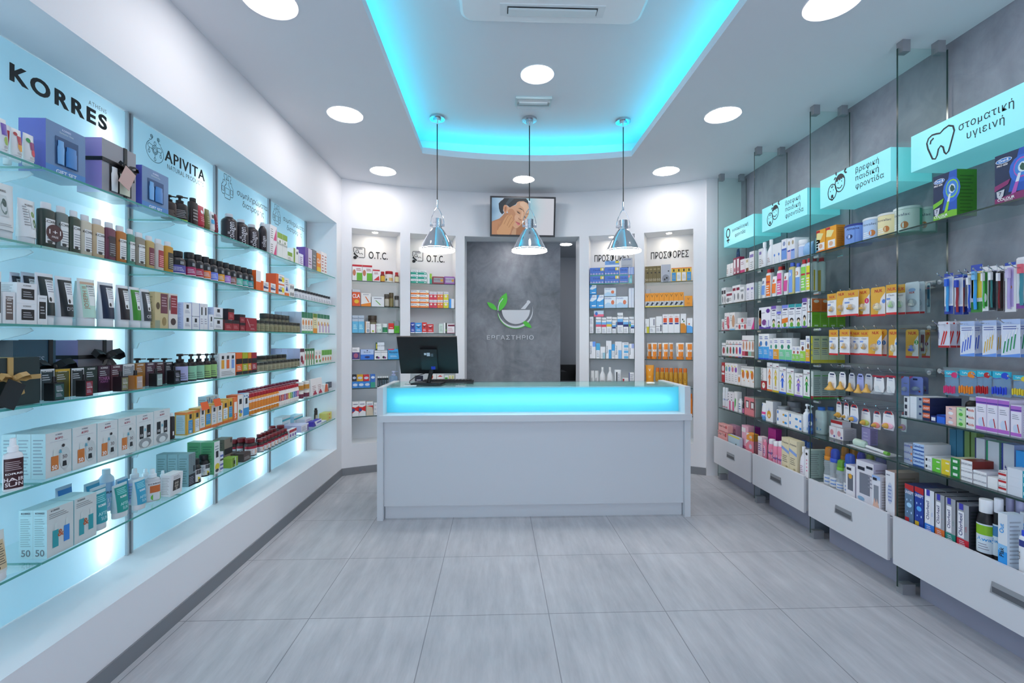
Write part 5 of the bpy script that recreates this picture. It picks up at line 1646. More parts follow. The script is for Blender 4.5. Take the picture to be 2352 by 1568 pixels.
I('spray', 347, 371, 1076, 'spray bottle with orange label and green sticker', 'c9ccd0', 'r .35 .4 .95 .78 c86a34|T .6 .84 .08 333 KORRES|c .75 .15 .36 6cc04a', acc='dcdfe2', cap='e8f2f6', dx=.05, d=.045)
I('spray', 372, 387, 1080, 'spray bottle with blue label', 'c9ccd0', 'r .2 .3 .95 .8 4a6aa8|T .6 .86 .08 333 KORRES', acc='dcdfe2', cap='e8f2f6', dx=.07, d=.04)
I('window', 390, 418, 1086, 'white window carton with round balls', 'e2e4e6', 'l .2 .76 .8 .92 3 888|c .4 .56 .08 9a9288|c .56 .56 .08 9a9288|c .4 .42 .08 9a9288|c .56 .42 .08 9a9288|c .48 .3 .08 9a9288', acc='3a3634', dx=.02, d=.05, tilt=-.06)
CHK = 'b 0 .36 23282e|l .1 .05 .8 .3 5 99a|r .66 .42 .9 .6 1c1f24' + ''.join(f'|r 0 {.36 + k * .05:.2f} 1 {.365 + k * .05:.3f} 4a5a60' for k in range(13)) + ''.join(f'|r {k * .12:.2f} .36 {k * .12 + .02:.2f} 1 4a5a60' for k in range(9))
I('box', 433, 449, 1040, 'tall checked grey carton', '8fa3a8', CHK, m=3, d=.055, side='7fa6ac', dx=.03)
BE = 'b 0 1 dfe3e4|r .5 .6 .9 .96 1c1f24|o .6 .2 .22 .2 d8c83a|l .08 .3 .45 .85 4 99a|o .75 .1 .1 .1 333'
I('vit', 448, 471, 1053, 'black honey bottle with white bee label', '121214', BE, acc='dfe3e4', cap='101012', dx=.02)
I('vit', 470, 490, 1044, 'black honey bottle with white bee label behind', '121214', BE, acc='dfe3e4', cap='101012', dx=.05)
I('box', 491.6, 505, 1013, 'tall white carton with green panel', 'dfe3e3', 'r .3 .5 .75 .7 22242a|o .55 .22 .4 .1 d8c83a|o .5 .1 .3 .05 444|l .15 .72 .8 .9 2 899', m=2, d=.075, side='5fae78', dx=.03)
I('box', 505.5, 513, 1037, 'narrow white carton with blue stripes', 'dfe0e6', 'b .1 .2 6a6aa8|b .3 .4 6a6aa8|b .55 .65 444|b .75 .85 5a6ab0', dx=.03)
I('box', 515, 534, 1006, 'tall taupe carton with black band', '857a6c', 'b .38 .62 26262a|r .75 .8 .9 .96 333', dx=.09, d=.07, side='6f665a')
I('soap', 530, 547, 1050, 'small lime green soap carton', '86a83a', 'r .3 0 .36 1 333|r .6 0 .66 1 dde|r .4 .3 .6 .7 2a3a1a', dx=.01, zb=SZ[5], d=.06)
I('soap', 559, 576, 1039, 'small brown soap carton', '4c4240', 'l .1 .2 .9 .6 3 b0a8a4', m=2, dx=.01, d=.06, dstep=.07)
RJ = 'b .72 1 a8243a|o .68 .36 .22 .3 {}|l .1 .1 .45 .6 3 889'
I('vit', 540, 556, 1009, 'red-capped dark vitamin jar, small', '2a1416', RJ.format('c87a3a'), acc='dcdfe2', cap='7a1a24', dx=.14)
I('vit', 557, 577, 1005, 'red-capped dark vitamin jar, large, at the rear', '2a1416', RJ.format('e0a06a'), acc='dcdfe2', cap='7a1a24', dx=.09)
I('vit', 577, 600, 1006, 'red-capped dark vitamin jar, largest', '2a1416', RJ.format('d88a4a'), acc='dcdfe2', cap='7a1a24', dx=.02)
I('vit', 601, 664, 996, 'red-capped dark vitamin jar in the long row', '2a1416', RJ.format('d88a4a'), n=8, acc='dcdfe2', cap='7a1a24', dx=.02)
I('vit', 600, 640, 990, 'red-capped dark vitamin jar behind the long row', '2a1416', RJ.format('7a9a4a'), n=5, acc='dcdfe2', cap='7a1a24', dx=.10)
I('vit', 627, 643, 978, 'tall red-capped jar standing behind the row', '2a1416', '', acc='dcdfe2', cap='7a1a24', dx=.16)
I('vit', 646, 664, 976, 'tall red-capped jar at the end of the row', '2a1416', '', acc='dcdfe2', cap='7a1a24', dx=.09)
I('box', 664.5, 681, 985, 'white and red vitamin carton', 'ecebee', 'b .66 1 b0243a|o .5 .3 .3 .2 7a5aa8', n=3)
I('box', 692, 709, 974, 'low white and lilac carton', 'e2e3ee', 'r .8 0 1 .8 6a5a9a|l .1 .2 .7 .8 3 99a', m=4, d=.045, side='c9c6e6')
I('box', 648, 667, 956, 'white and teal carton', 'd8e6ea', 'b .74 .86 3ab0c0|l .2 .2 .8 .6 4 8ac', dx=.17, d=.07, side='dfeef4')
I('box', 675, 696, 953, 'white and teal carton, farther', 'd8e6ea', 'b .70 .82 3ab0c0|l .2 .2 .8 .6 4 8ac', dx=.17, d=.07, side='b4dcea')
I('box', 700, 716, 960, 'small white carton, navy corner', 'e8e8f0', 'b 0 .2 3a3a8a|l .2 .4 .8 .8 3 99a', dx=.09, k=2)
I('box', 720, 739, 965, 'low white and indigo carton', 'e2e2ee', 'p 3a2a9a 0 0 .3 0 .1 1 0 1|r .4 .4 .95 .7 5a5ab8', side='4a3ab0', d=.05)
I('tall', 724, 733, 937, 'dark slim bottle standing behind the indigo carton', '3a3430', 'b 0 .6 b9b6a4', cap='1a1416', dx=.11)
I('box', 741, 750, 966, 'small white carton with blue edge', 'e6e8ee', 'b 0 .3 8aa8d8|l .2 .4 .8 .8 2 99a')
I('box', 751, 766, 946, 'yellow carton with orange mark', 'd8cc62', 'r .4 .3 .7 .7 d87a2a', k=2, side='d0c86a')

# ================= stock of the niches
def SN(i, k, dx=.035):
    S(NP[i][0], NZ[k], dx, lv[k] + ' shelf, ' + NN[i], 'from the doorway', 'medicine_carton', from_low=i > 1, lim=(.006, NP[i][1] - .006))


SN(0, 0)
I('box', 808, 855, 608, 'white carton with red top and green panel', 'f2f0ee', 'b .88 1 c8202e|r .45 .02 1 .5 6ab82e|o .2 .5 .16 .2 c87a5a|l .4 .62 .9 .8 2 a33', n=2)
I('box', 856, 872.5, 619, 'smaller white and red carton', 'f2f0ee', 'b .88 1 c8202e|p d83a3a .1 .1 .95 .1 .9 .5|l .2 .6 .8 .8 2 a33')
I('vit', 874, 885, 623, 'red-capped small bottle', '7a1a1a', '', acc='e0b03a', cap='b01e24')
I('jar', 886, 904, 622, 'wide jar with red lid', 'e8e4da', 'r .4 .1 .9 .6 e0a83a|o .1 .3 .1 .2 2a6a3a', acc='ece8e0', cap='b01e24')
I('vit', 907, 917.5, 625, 'red-capped small bottle at the niche side', '7a1a1a', '', acc='e0d8a8', cap='b01e24')
SN(0, 1)
I('box', 808, 827.5, 664, 'orange carton with white bold lettering', 'e2561e', 'T .5 .5 .22 fff CLA|o .55 .28 .3 .12 f0c02a|b .84 1 c8ccd0')
I('box', 829, 852, 673, 'white and orange carton with arc', 'eceae6', 'p f08a1e 0 0 1 0 1 .3 0 .15|p e0702a .4 .75 .5 .75 .85 .35 .75 .3|l .2 .85 .8 .95 1 889')
I('box', 853, 882.5, 681, 'white carton with green arrow', 'e4e8ea', 'p 6aa83a .3 .6 .36 .64 .75 .2 .68 .16|l .2 .75 .8 .92 1 778')
I('jar', 883, 895, 675, 'dark brown jar with grey label', '5a5040', '', acc='b8b4a4', cap='4a4238')
I('jar', 894, 905, 672, 'tall dark brown jar at the rear', '6a5a3a', '', acc='a89a6a', cap='6a5c44', dx=.10)
I('jar', 906.5, 917.5, 679, 'small dark jar with grey label', '5a5450', '', acc='b4b4b0', cap='3a3834')
SN(0, 2)
I('box', 808, 836.5, 724, 'tall light blue spray carton', '62b8de', 'b .66 1 b9c6d4|T .5 .8 .08 346 Physiomer|l .2 .2 .8 .5 3 dff', n=2)
I('box', 839, 849.5, 738, 'slim white carton with orange edge', 'ece8e6', 'r 0 0 .15 1 e09a4a|o .6 .2 .3 .15 9ab|l .3 .4 .9 .9 4 999')
I('jar', 846, 867, 724, 'large brown jar behind the small cartons', '5c4a38', '', acc='8d8668', cap='4e4236', dx=.13)
I('box', 851, 863.5, 744, 'white and purple carton with lime dot', 'f0eef0', 'r .9 0 1 1 8a2a6a|c .45 .2 .2 b8c83a')
I('jar', 864, 878, 743, 'white jar with green ring label', 'e8f0ec', 'c .5 .45 .22 2a8a6a', acc='e4efe8', cap='dfe8e4')
I('jar', 878.5, 891, 743, 'white jar with dark green band', 'e8f0ec', 'r .4 .0 .9 .5 2a9a4a', acc='2a7a5a', cap='e0e6e4')
I('box', 892, 905, 742, 'red and white carton', 'ecebec', 'b .4 1 d2281e|l .2 .5 .8 .6 1 fff')
I('box', 905.5, 917.5, 737, 'green and grey carton', '58b81e', 'b .6 1 8a9298|l .2 .2 .8 .5 2 274')
SN(0, 3)
I('box', 808, 826, 798, 'white and purple carton with photo', 'f0eef0', 'b .04 .62 4a3a7a|o .5 .35 .3 .2 b05a7a|l .1 .7 .7 .9 2 888')
I('box', 828, 859, 802, 'blue gradient carton', '3a7ad8', 'b .5 1 b4c8ea|o .5 .25 .2 .1 1a2a6a|t .5 .66 .14 357 Bona fit|o .5 .88 .05 .06 224')
I('box', 860, 890, 805, 'small square white carton with black drawing', 'eceef0', 'o .4 .25 .2 .15 333|o .65 .2 .15 .12 8a3a8a|T .5 .78 .1 345 LactoLevure', n=2)
I('box', 862, 883, 786, 'white carton lying on the small square ones', 'e4eaf2', 'r 0 0 .22 1 3a5a3a|r .08 .2 .2 .8 d8c83a|t .6 .5 .2 456 Lacto Levure', vb=804)
I('box', 891, 917, 801, 'blue carton with red corner', '4aa8e0', 'p d8344a 0 .9 .5 .9 .6 1 0 1|T .5 .6 .16 246 Rizolytin|l .2 .2 .8 .4 2 cef')
SN(0, 4)
I('box', 808, 850.5, 876, 'low blue condom carton', '3a8ad8', 'o .5 .5 .4 .22 dce6f4', n=3)
for a, b_, c, ds in ((808, 819, '23242a', 'black'), (820, 834, 'e0a81e', 'yellow'), (834.5, 848, 'd02a34', 'red')):
    I('box', a, b_, 860, ds + ' condom carton on the blue ones', c, 'o .5 .5 .4 .2 c8d0e4', vb=875)
I('box', 851, 862, 859, 'tall blue and green carton', '3a74c8', 'b 0 .4 3aa08a|o .5 .76 .4 .1 dce6f4')
I('stick', 867, 893, 864, 'slim dark tester stick with white cap', '1c2a2c', 'l .2 .1 .8 .8 4 9ab', n=5, acc='20343a', cap='e8ecec')
I('pump', 895, 915, 852, 'lilac clear pump bottle', 'clear_blue', '', cap='c0c8ea')
SN(0, 5)
I('box', 808, 840, 922, 'white and red swirl carton', 'f0eeee', 'p d8241e 0 .65 .5 .6 1 .7 1 .3 .5 .4 0 .2|l .15 .78 .85 .88 1 2a2a5a|p 3a4a8a 0 .55 .4 .52 .4 .35 0 .3', n=2)
I('box', 841, 857, 922, 'cream and red swirl carton', 'dccbb2', 'b .72 1 f0eeee|p d8241e 0 .72 1 .72 1 .3 .9 .6|l .15 .78 .85 .88 1 2a2a5a')
I('box', 858.5, 872, 925, 'small white carton', 'eceef2', 'l .1 .2 .4 .8 3 889|l .5 .2 .9 .8 3 889', k=3)
SN(1, 0)
I('box', 942, 980, 620, 'flat white and teal carton', '2aa68e', 'b .5 1 eef2f2|t .5 .6 .24 456 Aspirin|o .8 .25 .12 .1 fff', n=2, k=3)
I('box', 981.5, 992, 628, 'upright teal and lime carton', '2aa68e', 'r 0 0 .5 1 eef2f2|p 9ac83a .5 .6 1 .4 1 1 .5 1')
I('box', 993, 1019.5, 635, 'maroon carton with gold ring', '9c3440', 'r .1 .2 .95 .85 a8a4a8|c .82 .5 .12 e0a83a|t .4 .5 .2 6a4a54 Nurofen')
I('box', 1020.5, 1045.5, 635, 'purple carton with gold ring', 'a05ab0', 'r .1 .2 .95 .85 c0b4c8|c .82 .5 .12 e0a83a|t .4 .5 .2 6a4a74 Nurofen')
SN(1, 1)
I('box', 942, 985, 666, 'flat orange tablet carton', 'ef7e2a', 'b .4 1 f2f0ec|c .76 .5 .11 e8d8b0|T .34 .62 .26 2a3a7a DEPON', n=2, k=4)
for a, b_, c, n_, ds in ((986, 1004, 'd83a52', 2, 'raspberry'), (1004.5, 1017.5, 'f07a2e', 2, 'orange'), (1018.5, 1030, 'd8d02a', 1, 'lime')):
    I('box', a, b_, 670, 'upright ' + ds + ' tablet carton', c, 'b .68 1 f2f0f0|c .5 .45 .26 f0e4d8|T .5 .78 .1 2a3a7a DEPON', n=n_, k=2)
I('box', 1031.5, 1043, 686, 'white carton with blue edge', 'f0f2f4', 'r 0 0 .42 1 3a9ae8')
SN(1, 2)
for a, b_, v, c, ds in ((942, 953, 740, '2a4ab0', 'dark blue'), (953.5, 969, 741, '3a9ade', 'light blue'), (969.5, 980.5, 740, 'd8302e', 'narrow red'), (981, 996, 744, 'd8302e', 'wide red')):
    I('box', a, b_, v, ds + ' throat tablet carton', c, 'p 1a2448 .05 .7 .5 .5 .95 .7 .5 .62|p f0f0f4 .1 .8 .9 .85 .5 .7|b 0 .1 e8ecf4|l .2 .2 .8 .4 2 eef')
I('box', 1008, 1018, 743, 'pale green carton', 'cfe0d6', 'l .2 .2 .8 .8 4 8a9')
I('box', 1019, 1026, 741, 'white carton with black edge', 'f0f2f0', 'r .6 0 1 1 1c2a24|o .8 .3 .15 .1 6ab83a')
I('box', 1027, 1045.5, 743, 'white carton with maroon title', 'f2eef0', 'r .1 .72 1 .9 7a2440|l .1 .2 .8 .6 3 c9a|b 0 .06 b05a7a')
SN(1, 4)
I('box', 953, 972, 863, 'dark carton with white lettering behind monitor', '23283a', 'l .2 .3 .8 .7 2 dde')
I('box', 987, 1002, 860, 'red and white carton behind monitor stand', 'ecebe8', 'o .3 .8 .2 .2 c84a2a|b 0 .3 4a9a4a')
I('box', 1003, 1019, 860, 'white carton with red stripe', 'f0eeec', 'p d0342a .1 .8 .9 .8 .5 .95|t .5 .4 .2 445 Strepsils')
I('box', 1021, 1030, 862, 'white and green carton', 'e8f0ea', 'r .1 .3 .8 .8 4aa83a')
I('box', 1031, 1044, 861, 'yellow and green slim carton', 'e8e4c8', 'r .2 .5 .5 .9 c8c83a|r .5 .1 .9 .6 6a9a6a', n=2)
SN(2, 0)
CL = 'b 0 .12 5aa890|t .5 .6 .2 2a3a8a Clinofar|l .05 .2 .95 .3 1 e8c8c8|r .06 .16 .1 .34 e8e0e8|r .26 .16 .3 .34 e8e0e8|r .46 .16 .5 .34 e8e0e8|r .66 .16 .7 .34 e8e0e8|r .86 .16 .9 .34 e8e0e8'
I('box', 1353, 1422.5, 614, 'blue ampoule carton, yellow corner', '5a80d0', CL + '|r .74 .62 .98 .96 f0d83a|r .84 .66 .94 .9 e8e8f0', n=2, k=2, d=.09)
I('box', 1389, 1422.5, 599, 'white-fronted blue ampoule carton on top', '7aa8e0', CL + '|b .0 .36 e8eef8|r .74 .62 .98 .96 f0d83a', vb=613, d=.09)
I('box', 1423.5, 1442.5, 614, 'short blue ampoule carton', '5a80d0', CL, k=2, d=.09)
I('box', 1443.5, 1452, 631, 'teal and white end carton', '7ac0c8', 'r .0 .7 .4 1 e0a0a8|l .4 .2 .9 .6 3 dff')
I('box', 1443.5, 1457.5, 613, 'pale lilac end carton', 'b4c4ea', 'r .7 0 .9 1 8aa0d8', n=2, vb=630)
I('box', 1426.5, 1453, 592, 'grey ampoule carton on the topmost layer', 'b4bac2', 't .5 .75 .2 2a3a8a Clinofar|l .05 .1 .95 .25 2 889', vb=613, d=.09)
SN(2, 1)
OC = 'p e8f2fa 0 .55 .4 1 1 1 1 .7 .4 .5|t .4 .8 .12 35a Otrisalin|l .3 .1 .9 .3 1 fff'
I('box', 1353, 1387, 677, 'light blue nasal carton', '3a9ee0', OC, n=2)
I('box', 1353, 1370, 654, 'light blue nasal carton on top of its pair', '3a9ee0', OC, vb=676)
OD = 'p b4d4ec 0 0 1 0 1 .3 .3 .5 0 .3|o .72 .5 .14 .2 e07a54|t .3 .8 .12 35a Otrisalin'
I('box', 1388, 1442.5, 681, 'pale blue wide carton with orange figure', 'e4eef6', OD, n=2)
I('box', 1387.5, 1415, 661, 'pale blue wide carton on top', 'e4eef6', OD, vb=680)
I('box', 1444, 1457, 661, 'plain white end carton', 'dfe6f0', 'r .45 0 .55 1 b4c0d8', k=2)
SN(2, 2)
I('box', 1353.5, 1363, 727, 'small white carton with grey lines', 'e8eaee', 'l .1 .1 .8 .8 5 99a', k=2)
HY_ = 'b .55 .7 6ab0e4|b .4 .55 A|l .15 .05 .8 .3 4 aab|T .5 .82 .07 345 Physiomer'
for a, b_, v, c, ds, dx_ in ((1368.5, 1381, 728, 'd85a72', 'white saline carton with pink wave', .035), (1382, 1392.5, 729, 'd8405a', 'slim white saline carton with red wave', .035), (1393, 1405, 727, 'e0c03a', 'white saline carton with yellow wave', .035), (1405.5, 1417.5, 728, '7aa0d8', 'white saline carton behind the small one', .07), (1418, 1431, 718, '23307a', 'tall white saline carton with navy wave', .035), (1431.5, 1443.5, 728, '1e2a6a', 'white saline carton with dark wave', .035), (1445, 1457, 727, '7ac84a', 'white saline carton with green leaves', .06), (1406, 1414.5, 738, '1e2a6a', 'small saline carton in front', .01), (1449, 1457, 738, '1e3a7a', 'small green saline carton in front', .01)):
    I('box', a, b_, v, ds, 'eceef0', HY_, acc=c, dx=dx_, d=.035)
I('box', 1364, 1387, 713, 'blue and pink wipes pack on top of cartons', 'cfe0f0', 'b 0 .4 e86a86|o .25 .5 .14 .3 3a74c8', vb=727, side='1e5a7a', dx=.05)
SN(2, 3)
for a, b_, v, c, ds, tx in ((1354, 1368, 784, '6a9ae8', 'tall white skin carton with blue corner', 1), (1369, 1378, 788, '4ab0e0', 'slim blue and white skin carton', 0), (1379, 1390, 796, '9ad0e0', 'short white skin carton with teal fade', 0), (1392, 1404.5, 782, '4aa8e0', 'tallest white and blue skin carton', 1), (1405, 1412, 790, '3aa0e0', 'slim light blue skin carton', 0), (1412.5, 1428, 784, '7ab8ea', 'wide white skin carton with blue panel', 1), (1445, 1457, 789, 'a8b8e8', 'white skin carton with lilac top', 1)):
    I('box', a, b_, v, ds, 'eceef2', ('r .5 .7 1 1 A|' if a in (1354, 1445) else 'r .5 0 1 .5 A|' if a in (1379, 1392, 1412.5) else 'b .55 1 A|') + ('v .3 .5 .24 234 Bepanthol' if tx else 'l .2 .1 .8 .5 4 9ab'), acc=c)
I('box', 1428.5, 1444, 786, 'white and blue skin carton', 'eceef2', 'r .3 .05 .95 .5 5ab0e0|l .3 .6 .9 .9 2 99a', k=3)
SN(2, 4)
I('stick', 1356, 1375, 851, 'white cylindrical stick', 'e4e6e6', 'v .5 .4 .3 667 Avene', n=2, cap='e8eaea')
I('wbot', 1377, 1390.5, 843, 'white slender-necked bottle, first', 'e4e6e8', 'l .2 .2 .8 .6 3 a88', cap='e8eaea')
I('wbot', 1394, 1408, 843, 'white slender-necked bottle, second', 'e4e6e8', 'l .2 .2 .8 .6 3 a88', cap='e8eaea')
I('tube', 1411, 1427, 849, 'white tube with black stripe', 'e4e8ea', 'r .2 0 .42 .9 222a30|l .5 .1 .9 .8 5 99a', d=.035)
I('box', 1430, 1443, 868, 'low red and white carton', 'e8e6e6', 'r 0 .3 .3 .9 b0243a')
I('box', 1444.5, 1457, 855, 'white carton with navy edge', 'e8ecee', 'r 0 0 .16 1 3a4a8a|l .25 .3 .9 .9 4 99a')
SN(3, 0)
I('box', 1481, 1517.5, 611, 'brown sunscreen carton', '74663f', 'c .66 .6 .2 1c1a16|t .5 .1 .14 d4ccb0 50|l .2 .75 .8 .9 1 a89a70', n=4)
I('box', 1518.5, 1540, 607, 'silver gift carton with two jars', 'b4b8c2', 'o .5 .2 .4 .24 8a8e98|r .3 .1 .46 .2 222|r .52 .18 .7 .28 222|c .8 .62 .08 333', d=.06)
I('box', 1542, 1588.5, 614, 'yellow sunscreen carton', 'e0b83a', 'r .1 .04 .92 .66 A|r .36 .72 .64 .9 222|b .93 1 e8843a|l .2 .2 .8 .5 3 9ab', n=4, acc='3a93cc,e4e4e0,e4e0e0,3a93cc')
SN(3, 1)
I('box', 1481, 1570.5, 672, 'orange sun carton with photo base', 'f09a1e', 'b .08 .42 c8ccd0|p 1c2a3a .1 .12 .5 .36 .9 .3 .5 .12|b 0 .08 f0d83a|t .5 .7 .22 7a5a1a V', n=8)
I('box', 1481, 1493, 664, 'small white and blue carton behind orange ones', 'dce4f0', 'r 0 .1 .3 .7 3a6ad0|l .35 .3 .9 .7 2 668', dx=.12)
I('box', 1572, 1590.5, 679, 'wide orange sun carton', 'ee9a22', 't .5 .6 .22 5a4a1a V|l .3 .2 .7 .4 2 c87a1a')
SN(3, 2)
I('box', 1481, 1491, 732, 'white carton with yellow corner', 'e8eaea', 'r .4 .0 1 .45 d0c82a|v .3 .5 .2 445 Bepanthol')
I('box', 1492, 1505.5, 729, 'white carton with black curl', 'eceef0', 'r .0 .38 1 .4 333|l .1 .1 .6 .3 3 889|r .62 .5 .9 .9 9a9aa8')
I('box', 1506.5, 1521, 726, 'taller white carton with black curl', 'eceef0', 'r .0 .38 1 .4 333|l .1 .1 .6 .3 3 889|r .7 .1 .9 .5 556')
I('box', 1521.5, 1561.5, 721, 'white carton with red and blue square', 'eef0f2', 'r .14 .56 .8 .8 e0501e|r .14 .46 .8 .54 2a3a8a|t .5 .84 .07 a33 50+', n=3)
I('box', 1563, 1576, 720, 'white and orange children sun carton', 'eef0f2', 'p d88a1e 0 0 1 0 1 .35 .7 .5 0 .5|o .4 .7 .12 .05 333|o .6 .6 .12 .05 4a8a4a')
I('box', 1577.5, 1591, 730, 'white and blue children sun carton', 'eef0f2', 'p 5aa8e8 0 0 1 0 1 .4 .5 .5 0 .5|o .4 .6 .14 .06 d06a3a')
SN(3, 3)
OT = 'b 0 1 ef8a1c|r 0 0 .26 1 f0ece6|b .38 .55 f0e6dc|v .14 .5 .13 445 Capital Soleil|t .64 .42 .1 845 50'
I('tube', 1485, 1497, 787, 'orange sun tube at the rear beside niche side', 'f2efea', OT, dx=.10, d=.035, cap='ef8a1c')
I('tube', 1495, 1509, 787, 'orange sun tube with white band, first', 'f2efea', OT, d=.04, cap='ef8a1c')
I('tube', 1510, 1520, 787, 'orange sun tube at the rear, second', 'f2efea', OT, dx=.10, d=.035, cap='ef8a1c')
I('tube', 1520.5, 1535, 787, 'orange sun tube with white band, second', 'f2efea', OT, d=.04, cap='ef8a1c')
I('tube', 1535.5, 1546.5, 787, 'orange sun tube at the rear, third', 'f2efea', OT, dx=.08, d=.035, cap='ef8a1c')
I('tube', 1552, 1571.5, 787, 'orange sun tube standing alone', 'f2efea', OT, d=.04, cap='ef8a1c')
I('tube', 1574, 1591, 787, 'orange sun tube at the outer niche side', 'f2efea', OT, d=.04, cap='ef8a1c')
SN(3, 4)
I('tube', 1482, 1502, 838, 'large plain orange sun tube', 'f2a01e', 't .5 .7 .16 fff V|t .5 .3 .1 fe9 50', d=.05, cap='f2a01e')
I('aero', 1505, 1579, 845, 'golden sun spray can with orange cap', 'c89224', 't .5 .5 .22 4a3a1a V|l .3 .2 .7 .3 1 fd8', n=7, cap='d8701e')
SN(3, 5)
I('aero', 1581, 1591, 904, 'orange sun bottle glimpsed beside the counter', 'e8862a', '', cap='d8701e')
# ================= stock of the grey wall
LIM = {b: (-(FIN[b + 1] - .008), -(FIN[b] + .008) if b else 9) for b in range(4)}


def SR(bay, k, dx=.025, z=None, ph=None):
    S(RP, RZ[k] if z is None else z, dx, (ph or lv[k] + ' shelf') + ', ' + BAYN[bay], FE, 'baby_care_carton' if bay in (1, 2) else 'pharmacy_carton', from_low=False, lim=LIM[bay], near=1)


# female-sign bay
SR(3, 0)
I('pouch', 1656, 1694, 577, 'large navy resealable pouch', '3c5078', 'c .85 .55 .16 1a1e3a|b .9 .93 5a70a0', dx=.16, d=.04)
I('tube', 1666, 1683.5, 605, 'small white tube with brown cap line', 'eceaea', 'l .2 .1 .8 .6 3 a88', n=2, d=.03)
I('box', 1684, 1699, 591, 'maroon and white intimate care carton', '8a2048', 'r .2 .1 .8 .9 efe9ec|o .5 .3 .2 .14 c0506a', n=2)
I('box', 1700, 1711, 595, 'white and pink carton', 'eee8ec', 'b 0 .25 d0407a|l .2 .6 .8 .85 2 a78')
I('box', 1711.5, 1720, 593, 'white carton with brown square', 'efece8', 'r .2 .05 .9 .3 7a4a2a|r .3 .7 .8 .9 c8b48a')
I('box', 1721, 1732.5, 577, 'tall white carton with lilac patch', 'eeeef0', 'r .1 .7 .85 .85 8a7ab8|l .2 .1 .8 .5 4 999')
SR(3, 1)
I('box', 1652, 1667, 661, 'white carton with dark top patch', 'eeeeef', 'r .1 .62 .9 .84 2c2830|o .6 .3 .25 .2 8a8a8e', n=2, d=.08)
I('box', 1668, 1681.5, 670, 'wide low white carton with maroon title', 'eeeeef', 'r .05 .66 1 .86 8a2040|o .3 .3 .25 .2 8a8a8e|l .5 .2 .9 .5 2 999', dx=.005)
I('box', 1682, 1699.5, 655, 'white carton with maroon top patch', 'eeeeef', 'r .1 .7 .9 .86 8a2040|o .55 .35 .25 .2 8a8a8e', n=2, d=.08)
I('box', 1700, 1709, 659, 'white carton with silver top patch', 'eeeeef', 'r .1 .7 .9 .84 9aa0a4|o .55 .35 .25 .2 8a8a8e', d=.08)
I('box', 1714, 1732, 650, 'white carton with lilac figure', 'eae8f0', 'r .2 .62 .8 .74 8a78c0|l .3 .1 .6 .5 4 99a', n=2, d=.08)
SR(3, 2)
PK = 'o .7 .5 .3 .3 d86a78|o .8 .2 .2 .12 c0304a|l .1 .3 .45 .85 4 999|b 0 .05 c0708a'
I('box', 1650, 1663, 733, 'short pink and white figure carton', 'ece6e8', PK)
I('box', 1664, 1675.5, 718, 'tall white carton with pink silhouettes', 'eceaec', PK)
I('box', 1676, 1688, 717, 'tall white carton with tan silhouettes', 'eceae8', 'o .7 .5 .3 .35 c89a78|l .1 .5 .4 .9 4 999|b 0 .08 7ab0d8', d=.12)
I('box', 1689, 1714, 743, 'small white and coral carton', 'ece8e8', 'o .8 .5 .2 .4 c04048|o .3 .6 .15 .2 889', n=2)
I('box', 1694, 1708, 730, 'small white and coral carton on top', 'ece8e8', 'o .8 .5 .2 .4 c04048', vb=742)
I('box', 1715, 1732.5, 729, 'pale carton with magenta sweep', 'd8d2de', 'p d8308a .6 0 1 0 1 1 .9 .6|l .1 .3 .6 .8 4 aab', d=.10)
SR(3, 3)
I('box', 1658, 1667, 787, 'short white legwear carton', 'eceaec', 'o .5 .45 .3 .25 a84048|b 0 .06 556|b .78 .81 222')
I('box', 1667.5, 1703.5, 781, 'white legwear carton with {} leggings', 'eceaec', 'o .5 .4 .3 .22 A|b .74 .78 A|b 0 .05 A|o .5 .86 .2 .06 bbb', n=5, acc='2a6a3a,b0302a,1a6a6a,c02a3a,3a3ab0', nm='green,red,teal,crimson,blue')
I('box', 1704.5, 1733, 770, 'taller white legwear carton with {} band', 'eceaec', 'o .5 .55 .25 .2 c88a68|b .1 .3 A|b 0 .05 222|b .76 .79 A', n=4, acc='d0506a,8a2030,8fc0b0,9a8a7a', nm='pink,maroon,mint,taupe')
SR(3, 4)
I('box', 1657.5, 1664, 832, 'red pregnancy test carton', 'b8242a', 'o .5 .7 .4 .15 f0dcdc|b .38 .48 f0eeee')
I('box', 1665, 1694, 834, 'white test carton with {} swirl', 'f0eef0', 'o .5 .7 .35 .13 A|c .25 .86 .14 e8d83a|l .3 .1 .8 .5 4 b9b9bd', n=4, acc='6ab0a8,7a90d0,d07a90,7a4ab0', nm='teal,blue,pink,violet', d=.09)
I('box', 1694.5, 1701, 861, 'small white carton with orange drop', 'f0eeec', 'o .5 .55 .3 .3 d87a2a')
I('box', 1702, 1733, 842, 'white carton with large orange leaf', 'f0eeec', 'o .5 .6 .32 .22 d8782a|c .25 .76 .16 e8d83a|T .5 .92 .05 667 LACTACYD|c .75 .28 .1 d89a5a', n=3, d=.10)
SR(3, 5)
I('aero', 1654.5, 1669, 889, 'white foam bottle with red base', 'e6e8ee', 'b 0 .05 b02a4a|c .5 .6 .25 2a5aa0', n=2, cap='e8ecf0')
I('box', 1671, 1686, 900, 'white and pink carton with vertical title', 'eeeaee', 'r .5 0 1 .5 d85a8a|l .15 .5 .4 .95 3 445', n=2)
I('box', 1686.5, 1693.5, 899, 'white carton with green leaf', 'f0f0f0', 'p 3aa03a .1 .1 .5 .3 .6 .6 .3 .7 .1 .5')
I('tall', 1694, 1703, 915, 'white rounded bottle with blue letters', 'eef0f2', 'l .2 .2 .8 .9 3 4a6ab0', cap='eef0f2')
I('tall', 1703.5, 1709, 925, 'dark and pink small bottle', '24222a', 'b 0 .6 c86a9a', cap='1a1a1e')
